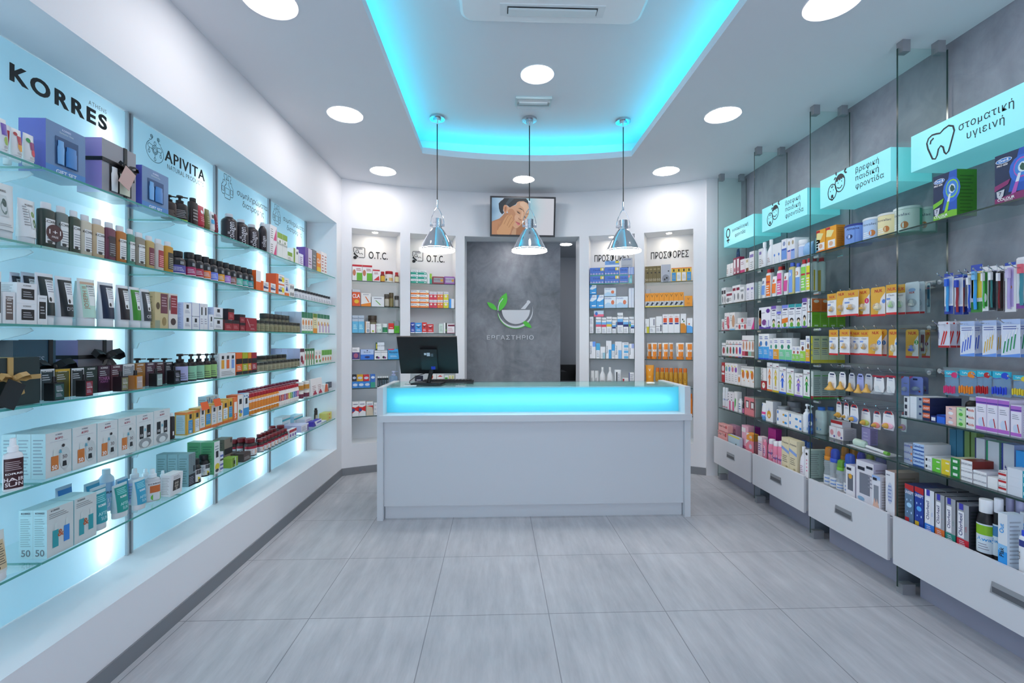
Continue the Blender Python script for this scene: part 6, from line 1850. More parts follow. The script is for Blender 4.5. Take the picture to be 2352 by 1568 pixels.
I('box', 1709.5, 1735, 913, 'pink gift carton with two windows', 'dc8088', 'r .12 .4 .42 .82 4a2a30|r .18 .42 .38 .76 e8e4e4|r .58 .36 .9 .8 4a2a30|r .64 .38 .86 .74 e8e4e4|r .66 .38 .84 .44 c03040', side='b9b6b4', d=.16)
# far baby-sign bay
SR(2, 0)
I('box', 1733.5, 1742, 574, 'white carton beside the divider', 'eeeef0', 'r .2 .7 .8 .85 8a7ab8|l .2 .1 .8 .5 4 999')
I('wbot', 1742, 1758, 556, 'white slender bottle, first', 'e8ebf0', 'l .3 .2 .7 .8 3 a88', cap='eef0f2')
I('wbot', 1757.5, 1773, 550, 'white slender bottle, second', 'e8ebf0', 'l .3 .2 .7 .8 3 a88', cap='eef0f2')
I('box', 1774, 1794, 559, 'white carton with blue drop', 'eceff2', 'o .5 .46 .16 .07 3a7ad0|p b0c0d8 .45 .4 .5 .4 .7 .05 .6 .05', n=2)
I('box', 1795, 1807, 549, 'white carton with blue panel', 'eef0f4', 'b .12 .6 6a9ae0|o .5 .8 .25 .1 8a9ac0|r .1 .52 .9 .58 2a4ab0')
I('box', 1808, 1825.5, 547, 'white carton with pale {} panel', 'eef0f4', 'b .05 .5 A|o .5 .8 .25 .1 b0a080|r .1 .42 .9 .48 2a4ab0', n=2, acc='e8c8dc,8fb0ea', nm='pink,blue', d=.11)
I('jar', 1827, 1846, 551, 'white tub with blue band', 'e4e8f0', '', acc='b8ccf0', cap='eef0f4', d=.09)
I('pouch', 1838, 1860, 556, 'light blue wipes pack', '8ab8e4', 'p 3a7ac8 .1 .3 .8 .8 .9 .7 .3 .2|b .0 .12 e8eef4', d=.06, dx=.03)
SR(2, 1)
I('box', 1734, 1745.5, 647, 'pale green carton behind the divider', 'd8e2dc', 'l .2 .2 .8 .9 6 9ab0a4', d=.09)
I('tube', 1746, 1755.5, 638, 'white tube with blue panel', 'eef0f4', 'b .0 .6 6a9ae0|o .5 .8 .3 .12 8a90a8', d=.035)
BP = 'b 0 .72 A|r .1 .64 .9 .72 c02a3a|l .2 .1 .8 .55 4 fff'
for a, b_, v, c, n_, cp in ((1756, 1769, 618, 'f07a1e', 'orange', 'b01a24'), (1781, 1794.5, 612, 'e86aae', 'pink', 'c0241e'), (1836.5, 1849.5, 596, '8ada5a', 'green', 'c0242e'), (1849.5, 1860, 593, 'e8e02a', 'yellow', 'c0242e')):
    I('tall', a, b_, v, 'white shampoo bottle with ' + n_ + ' label and red cap', 'f0f0f2', BP, acc=c, cap=cp, d=.05)
I('tube', 1769.5, 1780.5, 634, 'white tube with orange panel', 'f0f0f2', 'b 0 .62 f07a1e|o .5 .8 .2 .1 d05a2a', d=.035)
I('tube', 1796, 1807, 626, 'white tube with magenta panel', 'f0f0f2', 'b 0 .64 d84a98|o .5 .8 .2 .1 c05a5a', d=.035)
I('tall', 1807.5, 1823, 603, 'yellowish bottle with blue label and cap', 'd8cc88', 'r .0 0 .75 1 7aa8f0|o .35 .8 .2 .12 f0f0f0', cap='4a6ad0', d=.05)
I('tall', 1823.5, 1836, 604, 'white bottle with blue label and cap', 'eef0f4', 'b 0 .66 7aa8e8|o .5 .84 .25 .1 d0a080', cap='4a6ad0', d=.05)
I('tall', 1764, 1775, 617, 'white bottle with dark red cap at the rear', 'e4e6ea', '', dx=.12, cap='7a1420', d=.05)
I('tall', 1789, 1801, 611, 'white bottle with dark red cap behind pink ones', 'e4e6ea', '', dx=.12, cap='7a1420', d=.05)
I('tall', 1861, 1873, 590, 'white bottle with yellow side, beside divider', 'e2e8e6', 'r .6 0 .9 .8 d8c03a', dx=.10, cap='b0202a', d=.05)
I('tall', 1873.5, 1889, 590, 'white bottle with yellow side, rearmost', 'dfe6e4', 'r .3 0 .7 .8 c8a82a', dx=.19, cap='b0202a', d=.05)
SR(2, 2)
I('box', 1734.5, 1741, 713, 'slim white and orange carton', 'e8e8e4', 'o .5 .4 .4 .2 c87a4a', d=.10)
KID = 'b .86 1 A|b 0 .06 A|r .2 .78 .9 .83 3a2a5a|l .1 .55 .8 .72 2 99a|o .5 .33 .28 .1 1c1c20|o .5 .28 .2 .075 ead2b0|o .5 .14 .26 .1 6aa83a'
I('box', 1743, 1770.5, 705, 'large white and purple head-lice spray carton', 'eeeef6', 'p 5a3aa0 0 0 1 0 1 .12 .5 .06 0 .16|o .78 .82 .16 .1 5a2a90|o .45 .3 .2 .14 7a3a8a|r .78 .08 .9 .4 b0b0dc|t .35 .72 .06 446 Sensitive|r .6 .08 .7 .3 d0c8e4', d=.10)
for a, b_, v, c, ds, e_ in ((1771.5, 1783, 702, '7a5ab8', 'lilac-topped child shampoo carton', ''), (1784, 1794, 715, '6a6ad8', 'short blue child shampoo carton', ''), (1796, 1810, 700, '7a8ae0', 'blue-topped child shampoo carton with offer flap', '|p e87a1e -.5 .2 1 .26 1 .46 -.5 .4|t .3 .31 .07 ffe offer'), (1811, 1826, 698, '2aa0a8', 'teal-topped child shampoo carton, first', ''), (1827, 1841.5, 697, '2aa0a8', 'teal-topped child shampoo carton, second', ''), (1842.5, 1853.5, 684, '7a5ab8', 'tallest lilac-topped child carton', '')):
    I('box', a, b_, v, ds, 'eff0f6', KID + (e_ if 'offer' not in e_ else '|p e87a1e 0 .2 1 .26 1 .46 0 .4'), acc=c, d=.08)
I('box', 1854.5, 1865, 686, 'white carton with orange side', 'f0f0f2', 'o .6 .4 .2 .15 222|l .2 .6 .8 .9 3 99a|b 0 .05 e87a1e', vb=716, m=3, d=.065, side='e86e1c', sdec='o .5 .8 .3 .12 f0d8c0|l .15 .15 .85 .6 5 c8581a')
I('box', 1854.5, 1865, 717, 'white carton with lime side', 'f0f0f2', 'o .6 .4 .2 .15 222|l .2 .6 .8 .9 3 99a|b 0 .05 7ab81e', m=4, d=.06, side='7cb81c', sdec='l .12 .3 .88 .85 5 5f9a12|r .3 .06 .75 .16 d8e8c0')
SR(2, 3)
I('box', 1735, 1741, 769, 'slim white legwear carton beside divider', 'eceaec', 'o .5 .5 .3 .2 c88a68|b 0 .05 222')
AN = 'b 0 .5 A|o .5 .62 .22 .1 {}|l .2 .78 .8 .92 2 4a5ab0|l .1 .2 .7 .4 3 dde|b 0 .05 2a4ad0'
for a, b_, v, c, n_, ds, o2 in ((1741.5, 1766.5, 766, '4aa8ea', 2, 'white and blue animal carton', '3a7ac0'), (1767, 1775.5, 777, '5aa0ea', 1, 'short blue animal carton', '3a9a8a'), (1776, 1789, 776, 'e0a02a', 1, 'amber and white carton with green spire', '2a8a6a'), (1789.5, 1819, 776, '7ad0a0', 2, 'mint and white carton with green spire', '2a8a6a'), (1819.5, 1837, 795, '8ad05a', 2, 'small lime and white carton', 'b0402a'), (1837.5, 1850, 780, 'a0d84a', 1, 'lime and white cartoon animal carton', '7a4a3a'), (1850.5, 1862, 771, 'e8b02a', 1, 'amber and white cartoon animal carton', '8a5a3a')):
    I('box', a, b_, v, ds, 'f2f3f4', AN.format(o2), acc=c, n=n_, d=.06, side='c8d0a0' if a > 1850 else None)
I('box', 1767, 1822, 764, 'grey and white carton at the rear', 'aab0b6', 'b 0 .6 dfe3e4', n=4, dx=.14, d=.06)
I('box', 1863, 1866.5, 771, 'yellow-sided carton stacked in depth', 'd8c81e', 'l .2 .2 .8 .8 3 888', m=4, d=.058, side='e4e2b4', sdec='r 0 0 1 .12 e0c81e|l .15 .3 .85 .5 3 99a|r .15 .52 .85 .56 b09a3a|l .15 .6 .85 .8 3 99a|r .2 .84 .8 .9 8a9a8a')
SR(2, 4)
I('box', 1748, 1760, 845, 'small white carton on red one', 'eeeeee', 'v .4 .5 .4 222 BabyDerm', vb=874)
I('box', 1748, 1760, 875, 'small red carton with elf figure', 'b02a30', 'o .5 .5 .3 .35 f0f0ea|o .5 .6 .2 .12 e8c8a0')
DOLL = 'b 0 .05 A|r .6 .88 .95 .91 7a3a5a|t .45 .82 .045 444 BabyDerm|p A .34 .66 .5 .8 .66 .66|o .5 .63 .2 .075 A|o .5 .62 .14 .055 ecd0b4|p A .38 .56 .62 .56 .78 .44 .74 .42 .6 .5 .62 .3 .6 .2 .52 .2 .5 .32 .48 .2 .4 .2 .38 .3 .4 .5 .26 .42 .22 .44|l .3 .1 .7 .17 2 a66'
for a, b_, v, c, ds in ((1761.5, 1774, 832, 'e8822a', 'white carton with orange hooded baby'), (1774.5, 1789, 834, 'd8c02a', 'white carton with yellow hooded baby'), (1789.5, 1805.5, 842, '2a6ae0', 'white carton with blue hooded baby'), (1806.5, 1823.5, 846, '9ac02a', 'white carton with lime hooded baby'), (1824.5, 1844, 857, '8a6ac8', 'shorter white carton with violet hooded baby'), (1845, 1861, 849, '2a9a3a', 'white carton with green hooded baby')):
    I('box', a, b_, v, ds, 'f2f3f5', DOLL, acc=c, d=.075, side='c9cdd0')
I('box', 1862.5, 1868, 852, 'white and red baby carton stacked in depth', 'f0f0f0', 'b 0 .1 b0202a|v .5 .6 .4 222 BabyDerm', m=4, d=.058, side='c6ccc8', sdec='b 0 .06 4aa83a|b .06 .1 b0202a|l .12 .14 .88 .8 9 8a9090|r .1 .82 .9 .86 6ab05a')
SR(2, 5)
I('tube', 1745.5, 1757.5, 925, 'white tube with pink and blue bands', 'eef0f6', 'p 5a90e0 0 .8 1 .96 1 1 0 1|b .22 .4 e84a98|b 0 .12 6aa0f0', d=.04, cap='6aa8e0')
I('box', 1759, 1775.5, 921, 'white carton with golden drop', 'f0f2f4', 'o .45 .35 .28 .2 e0a82a|p 6a8ac8 .4 .5 .45 .7 .5 .5|o .45 .28 .12 .08 f0e0b0', d=.07, side='b4b9c0')
I('jar', 1777, 1798, 932, 'grey tub with red label line', 'c8ccd0', 'b .8 1 c02a2a', acc='dfe2e4', cap='a8acb2', dx=.06)
I('jar', 1799, 1822, 922, 'grey tub with red label at the rear', 'b4b8c0', 'b .5 .8 c0242a', acc='c8cad8', cap='9a9eaa', dx=.165)
I('box', 1783.5, 1811, 943, 'wide white carton with blue logo', 'eef0f2', 'r .06 .5 .16 .9 2a7ad0|o .78 .45 .12 .16 3a9ae0|o .6 .5 .08 .14 e0a83a', k=2, d=.06)
I('box', 1811.5, 1841, 951, 'wide white carton with blue logo, lower pair', 'eef0f2', 'r .06 .5 .16 .9 2a7ad0|o .62 .4 .12 .16 3a9ae0|r .85 .1 1 .4 2a80e0', k=2, d=.06)
I('pump', 1841.5, 1854, 927, 'white pump bottle with blue mark', 'eef2f6', 'o .5 .15 .4 .1 3a9ae0', cap='eef2f6', d=.06)
I('pump', 1854.5, 1862.5, 930, 'navy pump bottle with white heart', '1a4a9a', 'o .5 .6 .3 .16 eef2f6|o .5 .2 .45 .1 3a9ae0', cap='e4e8f0', d=.06)
I('tall', 1868, 1891, 934, 'white bottle with blue cap beside divider', 'e2e9ec', 'c .3 .62 .16 9ac0e8|o .35 .16 .4 .08 3a9ae0', cap='3a7ae0', dx=.09, d=.07)
I('tall', 1892, 1911, 934, 'white bottle with blue cap at the rear', 'd9e2e4', 'c .3 .62 .16 9ac0e8|o .35 .16 .4 .08 3a9ae0', cap='3a7ae0', dx=.18, d=.07)
# drawers' tops
ZD = .414
S(RP, ZD, -.012, 'on female-sign drawer', FE, 'pharmacy_carton', False, lim=LIM[3], near=1)
I('box', 1646, 1671, 990, 'pale pink test carton with script', 'ecaaa6', 't .4 .55 .3 5a3a3a Clear Test|r .75 .5 .9 .9 c84a4a|b .9 1 e88a88', d=.05, k=1)
I('box', 1650, 1672, 974, 'pale pink test carton with script on top', 'ecaaa6', 't .4 .55 .3 5a3a3a Clear Test|r .75 .5 .9 .9 c84a4a', vb=990, d=.05)
I('box', 1672, 1699, 1001, 'pale blue carton with yellow edge', 'bcd4e0', 'b .86 1 e8d83a|p 222 .6 0 .8 0 .7 .3', d=.03)
I('box', 1674, 1690, 976, 'pink lens carton standing behind', 'e0a8c0', 'l .2 .1 .8 .9 3 b0789a', n=3, dx=.07, d=.05)
I('box', 1703.5, 1719, 977, 'tall pink and white carton', 'eab0c4', 'r 0 .7 .6 .9 f4f0f0|b 0 .1 d0608a', dx=.03, d=.06)
I('box', 1713, 1735, 1012, 'pink tampon carton', 'f08a9a', 'p f4eef0 0 .6 .5 1 0 1|o .65 .5 .2 .2 d8d0e0', d=.05)
I('box', 1714.5, 1735, 996, 'orange tampon carton on pink one', 'f0a03a', 'p f4eef0 0 .6 .5 1 0 1|o .65 .5 .2 .2 d8d0c0|r .9 0 1 1 e0662a', vb=1012, d=.05)
I('box', 1720, 1734, 979, 'magenta slim tampon carton', 'c8389a', 'c .5 .5 .22 e0a0d0|c .4 .75 .12 e0a0d0|c .6 .25 .12 d888c8', n=2, dx=.11, d=.05, side='b8309a')
S(RP, ZD, -.012, 'on far baby-sign drawer', FE, 'baby_care_carton', False, lim=LIM[2], near=1)
I('box', 1735, 1782, 979, 'magenta slim tampon carton', 'c8389a', 'c .5 .5 .22 e0a0d0|c .4 .75 .12 e0a0d0|c .6 .25 .12 d888c8', n=6, dx=.11, d=.05, side='b8309a')
I('box', 1741, 1750, 1002, 'white and pink hygiene carton', 'f0d8de', 'b .8 1 f4f4f6|l .1 .3 .9 .7 4 5a4aa0', d=.05)
I('tall', 1749.5, 1759, 1009, 'flat pink hygiene bottle with oval label', 'e888a4', 'o .5 .5 .4 .4 e8e8f4|l .3 .3 .7 .7 3 4a4aa0', cap='f0a8bc', d=.03)
I('aero', 1759, 1772.5, 1008, 'pink wash bottle with white cap', 'ec8aa8', 'o .5 .5 .34 .34 e0dcf0|T .5 .5 .18 3a3a9a Saugella', n=1, cap='f0f0f4', d=.05)
I('aero', 1770, 1783, 1013, 'pink wash bottle with white cap, second', 'ec8aa8', 'o .5 .3 .34 .3 e0dcf0|T .5 .3 .18 3a3a9a Saugella', cap='f0f0f4', d=.05, dx=-.02)
I('aero', 1781.5, 1794, 1013, 'pink wash bottle with white cap, third', 'ec8aa8', 'o .5 .3 .34 .3 e0dcf0|T .5 .3 .18 3a3a9a Saugella', cap='f0f0f4', d=.05, dx=-.02)
I('box', 1795, 1830.5, 1008, 'tall cream lotion carton', 'e8dcb8', 'p 8aa8e0 0 .62 1 .5 1 .6 0 .72|t .5 .82 .07 445 Aveeno|l .15 .2 .8 .45 4 8a8068|o .7 .08 .14 .03 b0a478', n=2, d=.06)
I('wbot', 1833, 1848, 1025, 'white bottle with slim neck', 'eceaf2', 'l .3 .1 .7 .9 4 b07a9a', cap='f0f0f4', d=.05)
I('box', 1848.5, 1861.5, 1033, 'white baby carton with pink script', 'f0eef2', 'l .4 .2 .7 .7 4 e07aa0|o .5 .85 .3 .05 222', m=2, d=.09, side='cfd8d4')
I('aero', 1835, 1858, 1013, 'pale blue-capped bottle at the rear', 'c8d0e0', '', n=2, dx=.16, cap='5a8ae0')
S(RP, ZD, -.012, 'on near baby-sign drawer', FE, 'baby_care_carton', False, lim=LIM[1], near=1)
for a, b_, v, c, l_, ds in ((1886, 1903, 1025, 'd88a2a', 'clear_amber', 'baby bottle with orange cap'), (1899, 1917, 1030, '3a5ac8', 'clear_blue', 'baby bottle with blue ring and smoky cap'), (1915, 1931, 1055, '7ac03a', 'clear_blue', 'small baby bottle with green cap'), (1931, 1951, 1041, '3a6ad0', 'clear_blue', 'tall baby bottle with blue cap')):
    I('baby', a, b_, v, ds, 'clear_plastic', 'l .2 .1 .8 .9 2 5a8ad0', acc='d8dce0', cap=c, dx=.0)
for a, b_, v, c, ds, dx_ in ((1925, 1940, 1024, 'c88a3a', 'baby bottle with amber cap at the rear', .10), (1944, 1960, 1026, 'd0902a', 'baby bottle with amber cap, rearmost', .15), (1960, 1977, 1038, '5a5ac8', 'baby bottle with violet cap at the rear', .10), (1982, 1998, 1040, '9ab04a', 'baby bottle with olive cap at the rear', .13), (2000, 2022, 1048, '7a7ab8', 'baby bottle with lilac cap at the rear', .12)):
    I('baby', a, b_, v, ds, 'clear_plastic', '', acc='c8ccd6', cap=c, dx=dx_)
I('window', 1942.6, 1964, 1068, 'white feeding carton with nipple drawing', 'eae9ee', 'r .1 .84 .6 .92 23283a|o .5 .66 .2 .08 e0a83a', acc='6a6e7a', d=.07, side='c4c2d0')
I('window', 1966, 2007, 1060, 'large white bottle carton with window', 'e4e2ea', 'r .1 .78 .5 .86 23283a|r .6 .86 .95 .92 23283a|l .7 .4 .95 .75 4 99a|o .3 .1 .2 .05 8ab0d0', acc='7a7e8c', d=.08, side='c0bed6')
I('window', 2003, 2022, 1092, 'small white and blue bottle carton', 'e6e6ee', 'b .9 1 9ab8e8|r .1 .86 .6 .94 23283a|p e0b4a0 .1 .1 .9 .1 .6 .35 .5 .2 .3 .35', acc='8a909c', d=.06, side='c4c4cc', dx=-.03)
I('box', 2033.6, 2056, 1082, 'tall white steriliser carton with drawing', 'e8e8ee', 'o .5 .5 .3 .25 c4cce0|l .3 .3 .7 .7 5 7a8ac0|r .05 .02 .2 .06 222|l .1 .88 .5 .95 1 889', d=.14, side='b49a90')
# near baby-sign bay: top shelf
SR(1, 0)
I('box', 1864, 1874.5, 548, 'teal carton beside the divider', '7ab0b4', 'l .2 .3 .8 .8 3 cfe0e0|b 0 .2 3a9ac0', d=.07)
I('box', 1875, 1896, 527, 'orange baby cereal carton, first', 'f0a828', 'p f4e8a0 .1 .9 .8 .8 .5 .55 0 .6|r 0 .88 .4 .98 c0242a|r .2 .1 .9 .42 f0f0f0|o .5 .27 .2 .1 e0b090|b 0 .08 ef7a1e', d=.06)
I('box', 1897, 1921, 519, 'orange baby cereal carton, second', 'f0a828', 'p f4e8a0 .1 .9 .8 .8 .5 .55 0 .6|r 0 .88 .4 .98 c0242a|r .2 .1 .9 .42 f0f0f0|o .5 .27 .2 .1 e0b090|b 0 .08 ef7a1e', d=.06, side='d88a2a')
CN = 'b .5 1 A|t .35 .72 .12 1a2a5a Novalac|o .5 .3 .12 .16 c87a3a|l .1 .1 .4 .4 3 fff'
I('can', 1926, 1968, 516, 'blue milk powder can with figure', '4a6ac0', 'T .4 .8 .12 1a2a6a Almana|c .3 .42 .12 1a2a5a|T .3 .37 .12 fff 3', acc='7aa0e0', cap='2a3a8a')
I('can', 1970, 2007, 501, 'light blue milk powder can', '8ab4ea', CN, acc='b4d0f0', cap='e4e8ea')
I('can', 2005, 2040, 491, 'yellow milk powder can', 'd8b02a', CN, acc='f0e4b0', cap='e8e8e4')
I('can', 2038, 2084, 477, 'green milk powder can at the divider', '4ab890', CN, acc='e0ece4', cap='e4ecea', dx=.06)
I('can', 2093, 2134, 477, 'green milk powder can behind the divider', '4aa888', CN, acc='cfe4da', cap='dfe8e6', dx=.17)
SR(1, 5)
I('box', 1904.5, 1937, 981, 'white carton with pink pacifier drawing', 'f0eaec', 'o .4 .5 .25 .25 e09aa0|o .75 .2 .12 .1 5a4a9a', n=2, d=.09, side='c6c2c6', dx=.09)
I('box', 1908, 1935, 966, 'white and red carton lying on the others', 'eaeaf0', 'b .5 1 b0242a', vb=980, d=.06, dx=.12)
I('box', 1979, 1999, 982, 'lilac carton standing alone', 'b0a4d8', 'l .2 .2 .8 .8 3 d0c8ea', dx=.16, d=.05)
# clear brush pack lying on the shelf
s0_, _ = RP.hit(2015, .10)
o = empty('cleaning_brush_pack', RP.at(s0_, .06, RZ[5]), RP.rz)
m = MB(); m.box(-.15, .15, -.035, .06, 0, .003, 'd9dde2'); m.build('backing', o)
m = MB(); m.tube([(-.03, .0, .018), (.06, -.005, .016), (.13, -.012, .014)], .009, 'e8eaec', 10); m.build('handle', o)
m = MB(); m.lathe([(.6, 0), (1, .1), (1, .85), (.5, 1)], .045, .045, .09, 'cfe4d4', 0, 0, 0, seg=12); m.v = [(-.13 + z, y + .005, x + .026) for x, y, z in m.v]; m.build('bristle', o)
m = MB(); m.tube([(.11, -.01, .014), (.14, -.013, .014)], .010, '7ac04a', 10); m.build('grip', o)
tag(o, 'clear bottle brush pack with white handle lying on the lowest shelf', 'brush')
# hanging goods
NU = 'b 0 .07 d8242a|T .55 .82 .10 c8202a NUK|p e8e4e4 .5 .07 1 .07 1 .8 .7 .6|o .5 .3 .26 .12 e8d8a0'
NW = 'b .0 .07 d8242a|b .72 1 e0a838|T .55 .8 .10 c8202a NUK|t .5 .62 .06 667 Classic|r .05 .5 .4 .56 7a9ad8'
def hang(items, phrase, bay, nmz):
    S(RP, 0, .05, phrase, FE, None, False, lim=LIM[bay], near=1)
    for it in items:
        kw = dict(it[7]) if len(it) > 7 else {}
        I(it[0], it[1], it[2], it[3], it[5], kw.pop('col', 'f0f0f2'), it[6], vb=it[4], d=.004, **kw)
hang([('card', 1900, 1921, 674, 728, 'white soother card with yellow top, end of row', NW), ('card', 1921, 1943, 668, 727, 'yellow soother card', NU, dict(col='e8b040')), ('card', 1938, 1972, 666, 725, 'white soother card over the yellow one', NW, dict(dx=.03)),
      ('card', 1966, 1998, 663, 726, 'tilted yellow soother card with pink numeral', NU + '|c .8 .55 .16 d8306a|T .8 .5 .10 fff 1', dict(col='e8b040')), ('card', 1999.5, 2034, 659, 726, 'yellow soother card with coral shield', NU + '|c .9 .5 .12 5a8ad8', dict(col='e8b040', cap='f0e0b8')), ('card', 2035, 2060, 653, 722, 'white soother card with green shield', NW, dict(cap='a8d07a', m=2, dstep=.05)),
      ('card', 2078, 2114, 647, 720, 'pale pink and blue soother card behind the divider', 'b 0 .06 d8242a|o .5 .75 .25 .06 9ab8e0|T .5 .64 .06 c8202a NUK|p f4e8ee 0 .1 .5 .1 0 .6', dict(col='dfe6f0', dx=.13, cap='e8e0d8', m=2, dstep=.03)), ('card', 2129, 2160, 648, 717, 'blue framed soother card behind the divider', 'r .12 .2 .88 .92 2a6a8a|T .4 .8 .09 c8202a NUK', dict(col='cfe0e4', dx=.19, cap='7ab0c0'))],
     'top peg row, near baby-sign bay', 1, 0)
hang([('card', 1904, 1925, 757, 815, 'white teat card with yellow top, first', NW), ('card', 1928, 1952, 756, 814, 'white teat card with yellow top, second', NW, dict(m=2, dstep=.03)), ('card', 1959, 1975, 757, 815, 'white teat card partly covered', NW, dict(dx=.08)), ('card', 1974, 1996, 757, 815, 'white teat card beside the tilted yellow one', NW, dict(dx=.06)),
      ('card', 1994, 2026, 756, 817, 'yellow teat card with blue numeral', NU + '|c .8 .5 .14 2a7ac8|T .8 .45 .09 fff 2', dict(col='e8b040', m=2, dstep=.03)), ('card', 2041, 2062, 756, 821, 'yellow soother card with red shield', NU + '|c .9 .5 .14 4a8ad8', dict(col='e8b040', cap='f0e0b8')), ('card', 2080, 2110, 756, 822, 'yellow soother card with green numeral behind divider', NU + '|c .85 .55 .16 4aa84a|T .85 .5 .1 fff 3', dict(col='e8b040', cap='3a5ae0', dx=.13)),
      ('card', 2113, 2134, 757, 812, 'grey teat card behind the divider', 'r .2 .1 .9 .8 7a4a5a', dict(col='c8d0d4', dx=.16)), ('card', 2132, 2152, 757, 822, 'dull yellow card with maroon numeral', NU + '|c .6 .5 .2 8a2a4a|T .6 .45 .1 fff 1', dict(col='c89a3a', dx=.19))],
     'second peg row, near baby-sign bay', 1, 0)
CH_ = 'r .3 .84 .72 .92 1a2a5a|l .3 .7 .7 .8 2 99b'
hang([('nipple', 1899, 1923, 854, 895, 'white rounded pack with amber teat, first', CH_), ('nipple', 1925, 1945, 854, 894, 'white rounded pack with amber teat, second', CH_), ('nipple', 1947, 1966, 856, 898, 'grey rounded pack with amber teat', CH_, dict(col='c8ccd4')), ('nipple', 1966, 1986, 858, 902, 'lilac rounded pack with amber teat', CH_, dict(col='a8b0e8')), ('nipple', 1984, 2006, 858, 901, 'grey rounded pack with amber teat beside clear ones', CH_, dict(col='c4c8d0')),
      ('nipple', 2004, 2034, 862, 904, 'white rounded pack with clear teat, first', CH_ + '|b .9 1 b0243a', dict(cap='clear_plastic')), ('nipple', 2034, 2058, 862, 906, 'white rounded pack with clear teat, second', CH_ + '|b .9 1 b0243a', dict(cap='clear_plastic')), ('card', 2070, 2088, 864, 908, 'lilac teat card at the divider', 'p b0243a 0 .85 .4 1 0 1|l .3 .6 .8 .7 1 889', dict(col='8a94e0', dx=.12, cap='clear_plastic')),
      ('card', 2089, 2128, 865, 907, 'wide lilac teat card behind the divider', 'p d03a7a 0 .85 .3 1 0 1|r .25 .8 .6 .9 1a2a5a|c .75 .2 .07 a02a3a', dict(col='8a94e0', dx=.15, cap='clear_plastic')), ('card', 2131, 2158, 867, 907, 'dark lilac teat card, innermost', 'r .2 .8 .5 .9 2a2a4a|c .75 .2 .07 a02a3a', dict(col='6a70a8', dx=.18, cap='clear_plastic'))],
     'third peg row, near baby-sign bay', 1, 0)
PC_ = 'p b0242a .2 .86 .8 .86 .7 1 .3 1|r .36 .86 .66 .94 1a2a5a|l .3 .72 .7 .8 2 88a'
hang([('paci', 1919, 1935, 922, 966, 'pacifier pack with amber shield, end of row', PC_, dict(acc='c89a3a', dx=.06)), ('paci', 1936, 1952, 925, 970, 'pacifier pack with clear shield', PC_, dict(acc='dfe4ea', dx=.05)), ('paci', 1950, 1974, 929, 976, 'pacifier pack with blue and white shields', PC_, dict(acc='7a9ad8', dx=.02)), ('paci', 1975, 2002, 938, 984, 'pacifier pack with olive shield', PC_, dict(acc='b0b85a')), ('paci', 2003, 2026, 944, 990, 'pacifier pack with coral shield', PC_, dict(acc='e8908a')), ('paci', 2024, 2058, 944, 992, 'large pacifier pack with pink shield', PC_, dict(acc='eab0c8', dx=.02)), ('paci', 2068, 2084, 946, 996, 'pacifier pack with rose shield at the divider', PC_, dict(acc='d0a0b8', dx=.10))],
     'lowest peg row, near baby-sign bay', 1, 0)
def ss(us, off=.05):
    return [RP.hit(u, off)[0] for u in us]
hookrail(1, 1.705, ss([1912, 1932, 1953, 1982, 2015, 2046]), 'perforated steel rail with hooks, top row of near baby-sign bay', .235, .045)
hookrail(1, 1.462, ss([1914, 1940, 1966, 1985, 2010, 2051]), 'perforated steel rail with hooks, second row of near baby-sign bay', .235, .045)
hookrail(1, 1.21, ss([1911, 1935, 1956, 1976, 1995, 2019, 2046]), 'perforated steel rail with hooks, third row of near baby-sign bay', .235, .045)
hookrail(1, .985, ss([1927, 1944, 1962, 1988, 2014, 2041]), 'perforated steel rail with hooks, lowest row of near baby-sign bay', .235, .045)
# tooth-sign bay
SR(0, 0)
OB = 'p {0} 0 0 1 0 1 .18 0 .12|p 1a58b8 .4 .2 1 .15 1 1 .7 1|o .78 .6 .36 .27 2a6ad0|o .8 .62 .26 .2 {1}|o .8 .62 .23 .17 3a86d8|o .8 .62 .13 .1 d8e8f0|p 2a5a4a .72 .64 .78 .7 .88 .66 .92 .58 .82 .54 .74 .58|p e0e8f0 .68 .52 .76 .52 .7 .36 .6 .36|p {1} .6 .36 .7 .36 .62 .16 .48 .14|p {0} 0 .38 .46 .46 .4 .36 0 .27|o .27 .86 .24 .055 eef4fa|o .27 .86 .225 .045 2a7ac8|T .27 .84 .045 fff Oral-B|T .23 .755 .036 fff PRO 600|p c8ccd4 .06 .26 .3 .28 .26 .15 .16 .09 .08 .15|T .17 .17 .07 1a2448 7|T .34 .06 .05 fff COLOUR|t .42 .03 .025 fff EDITION'
I('box', 2143, 2199, 397, 'dark blue and green electric toothbrush carton', '132a50', OB.format('78c02e', '9ad83a'), d=.10, side='3f8a22', dx=.02, cap='14202e', name='electric_toothbrush_carton')
I('box', 2284, 2368, 345, 'dark blue and plum electric toothbrush carton', '132a50', OB.format('8a2a6a', 'b85ab8'), d=.10, side='5a1a4a', dx=.02, cap='14202e', name='electric_toothbrush_carton')
TB = 'b 0 .2 1e3a9a|b .92 1 2a4ab0|r .1 .25 .9 .9 c4d2e6'
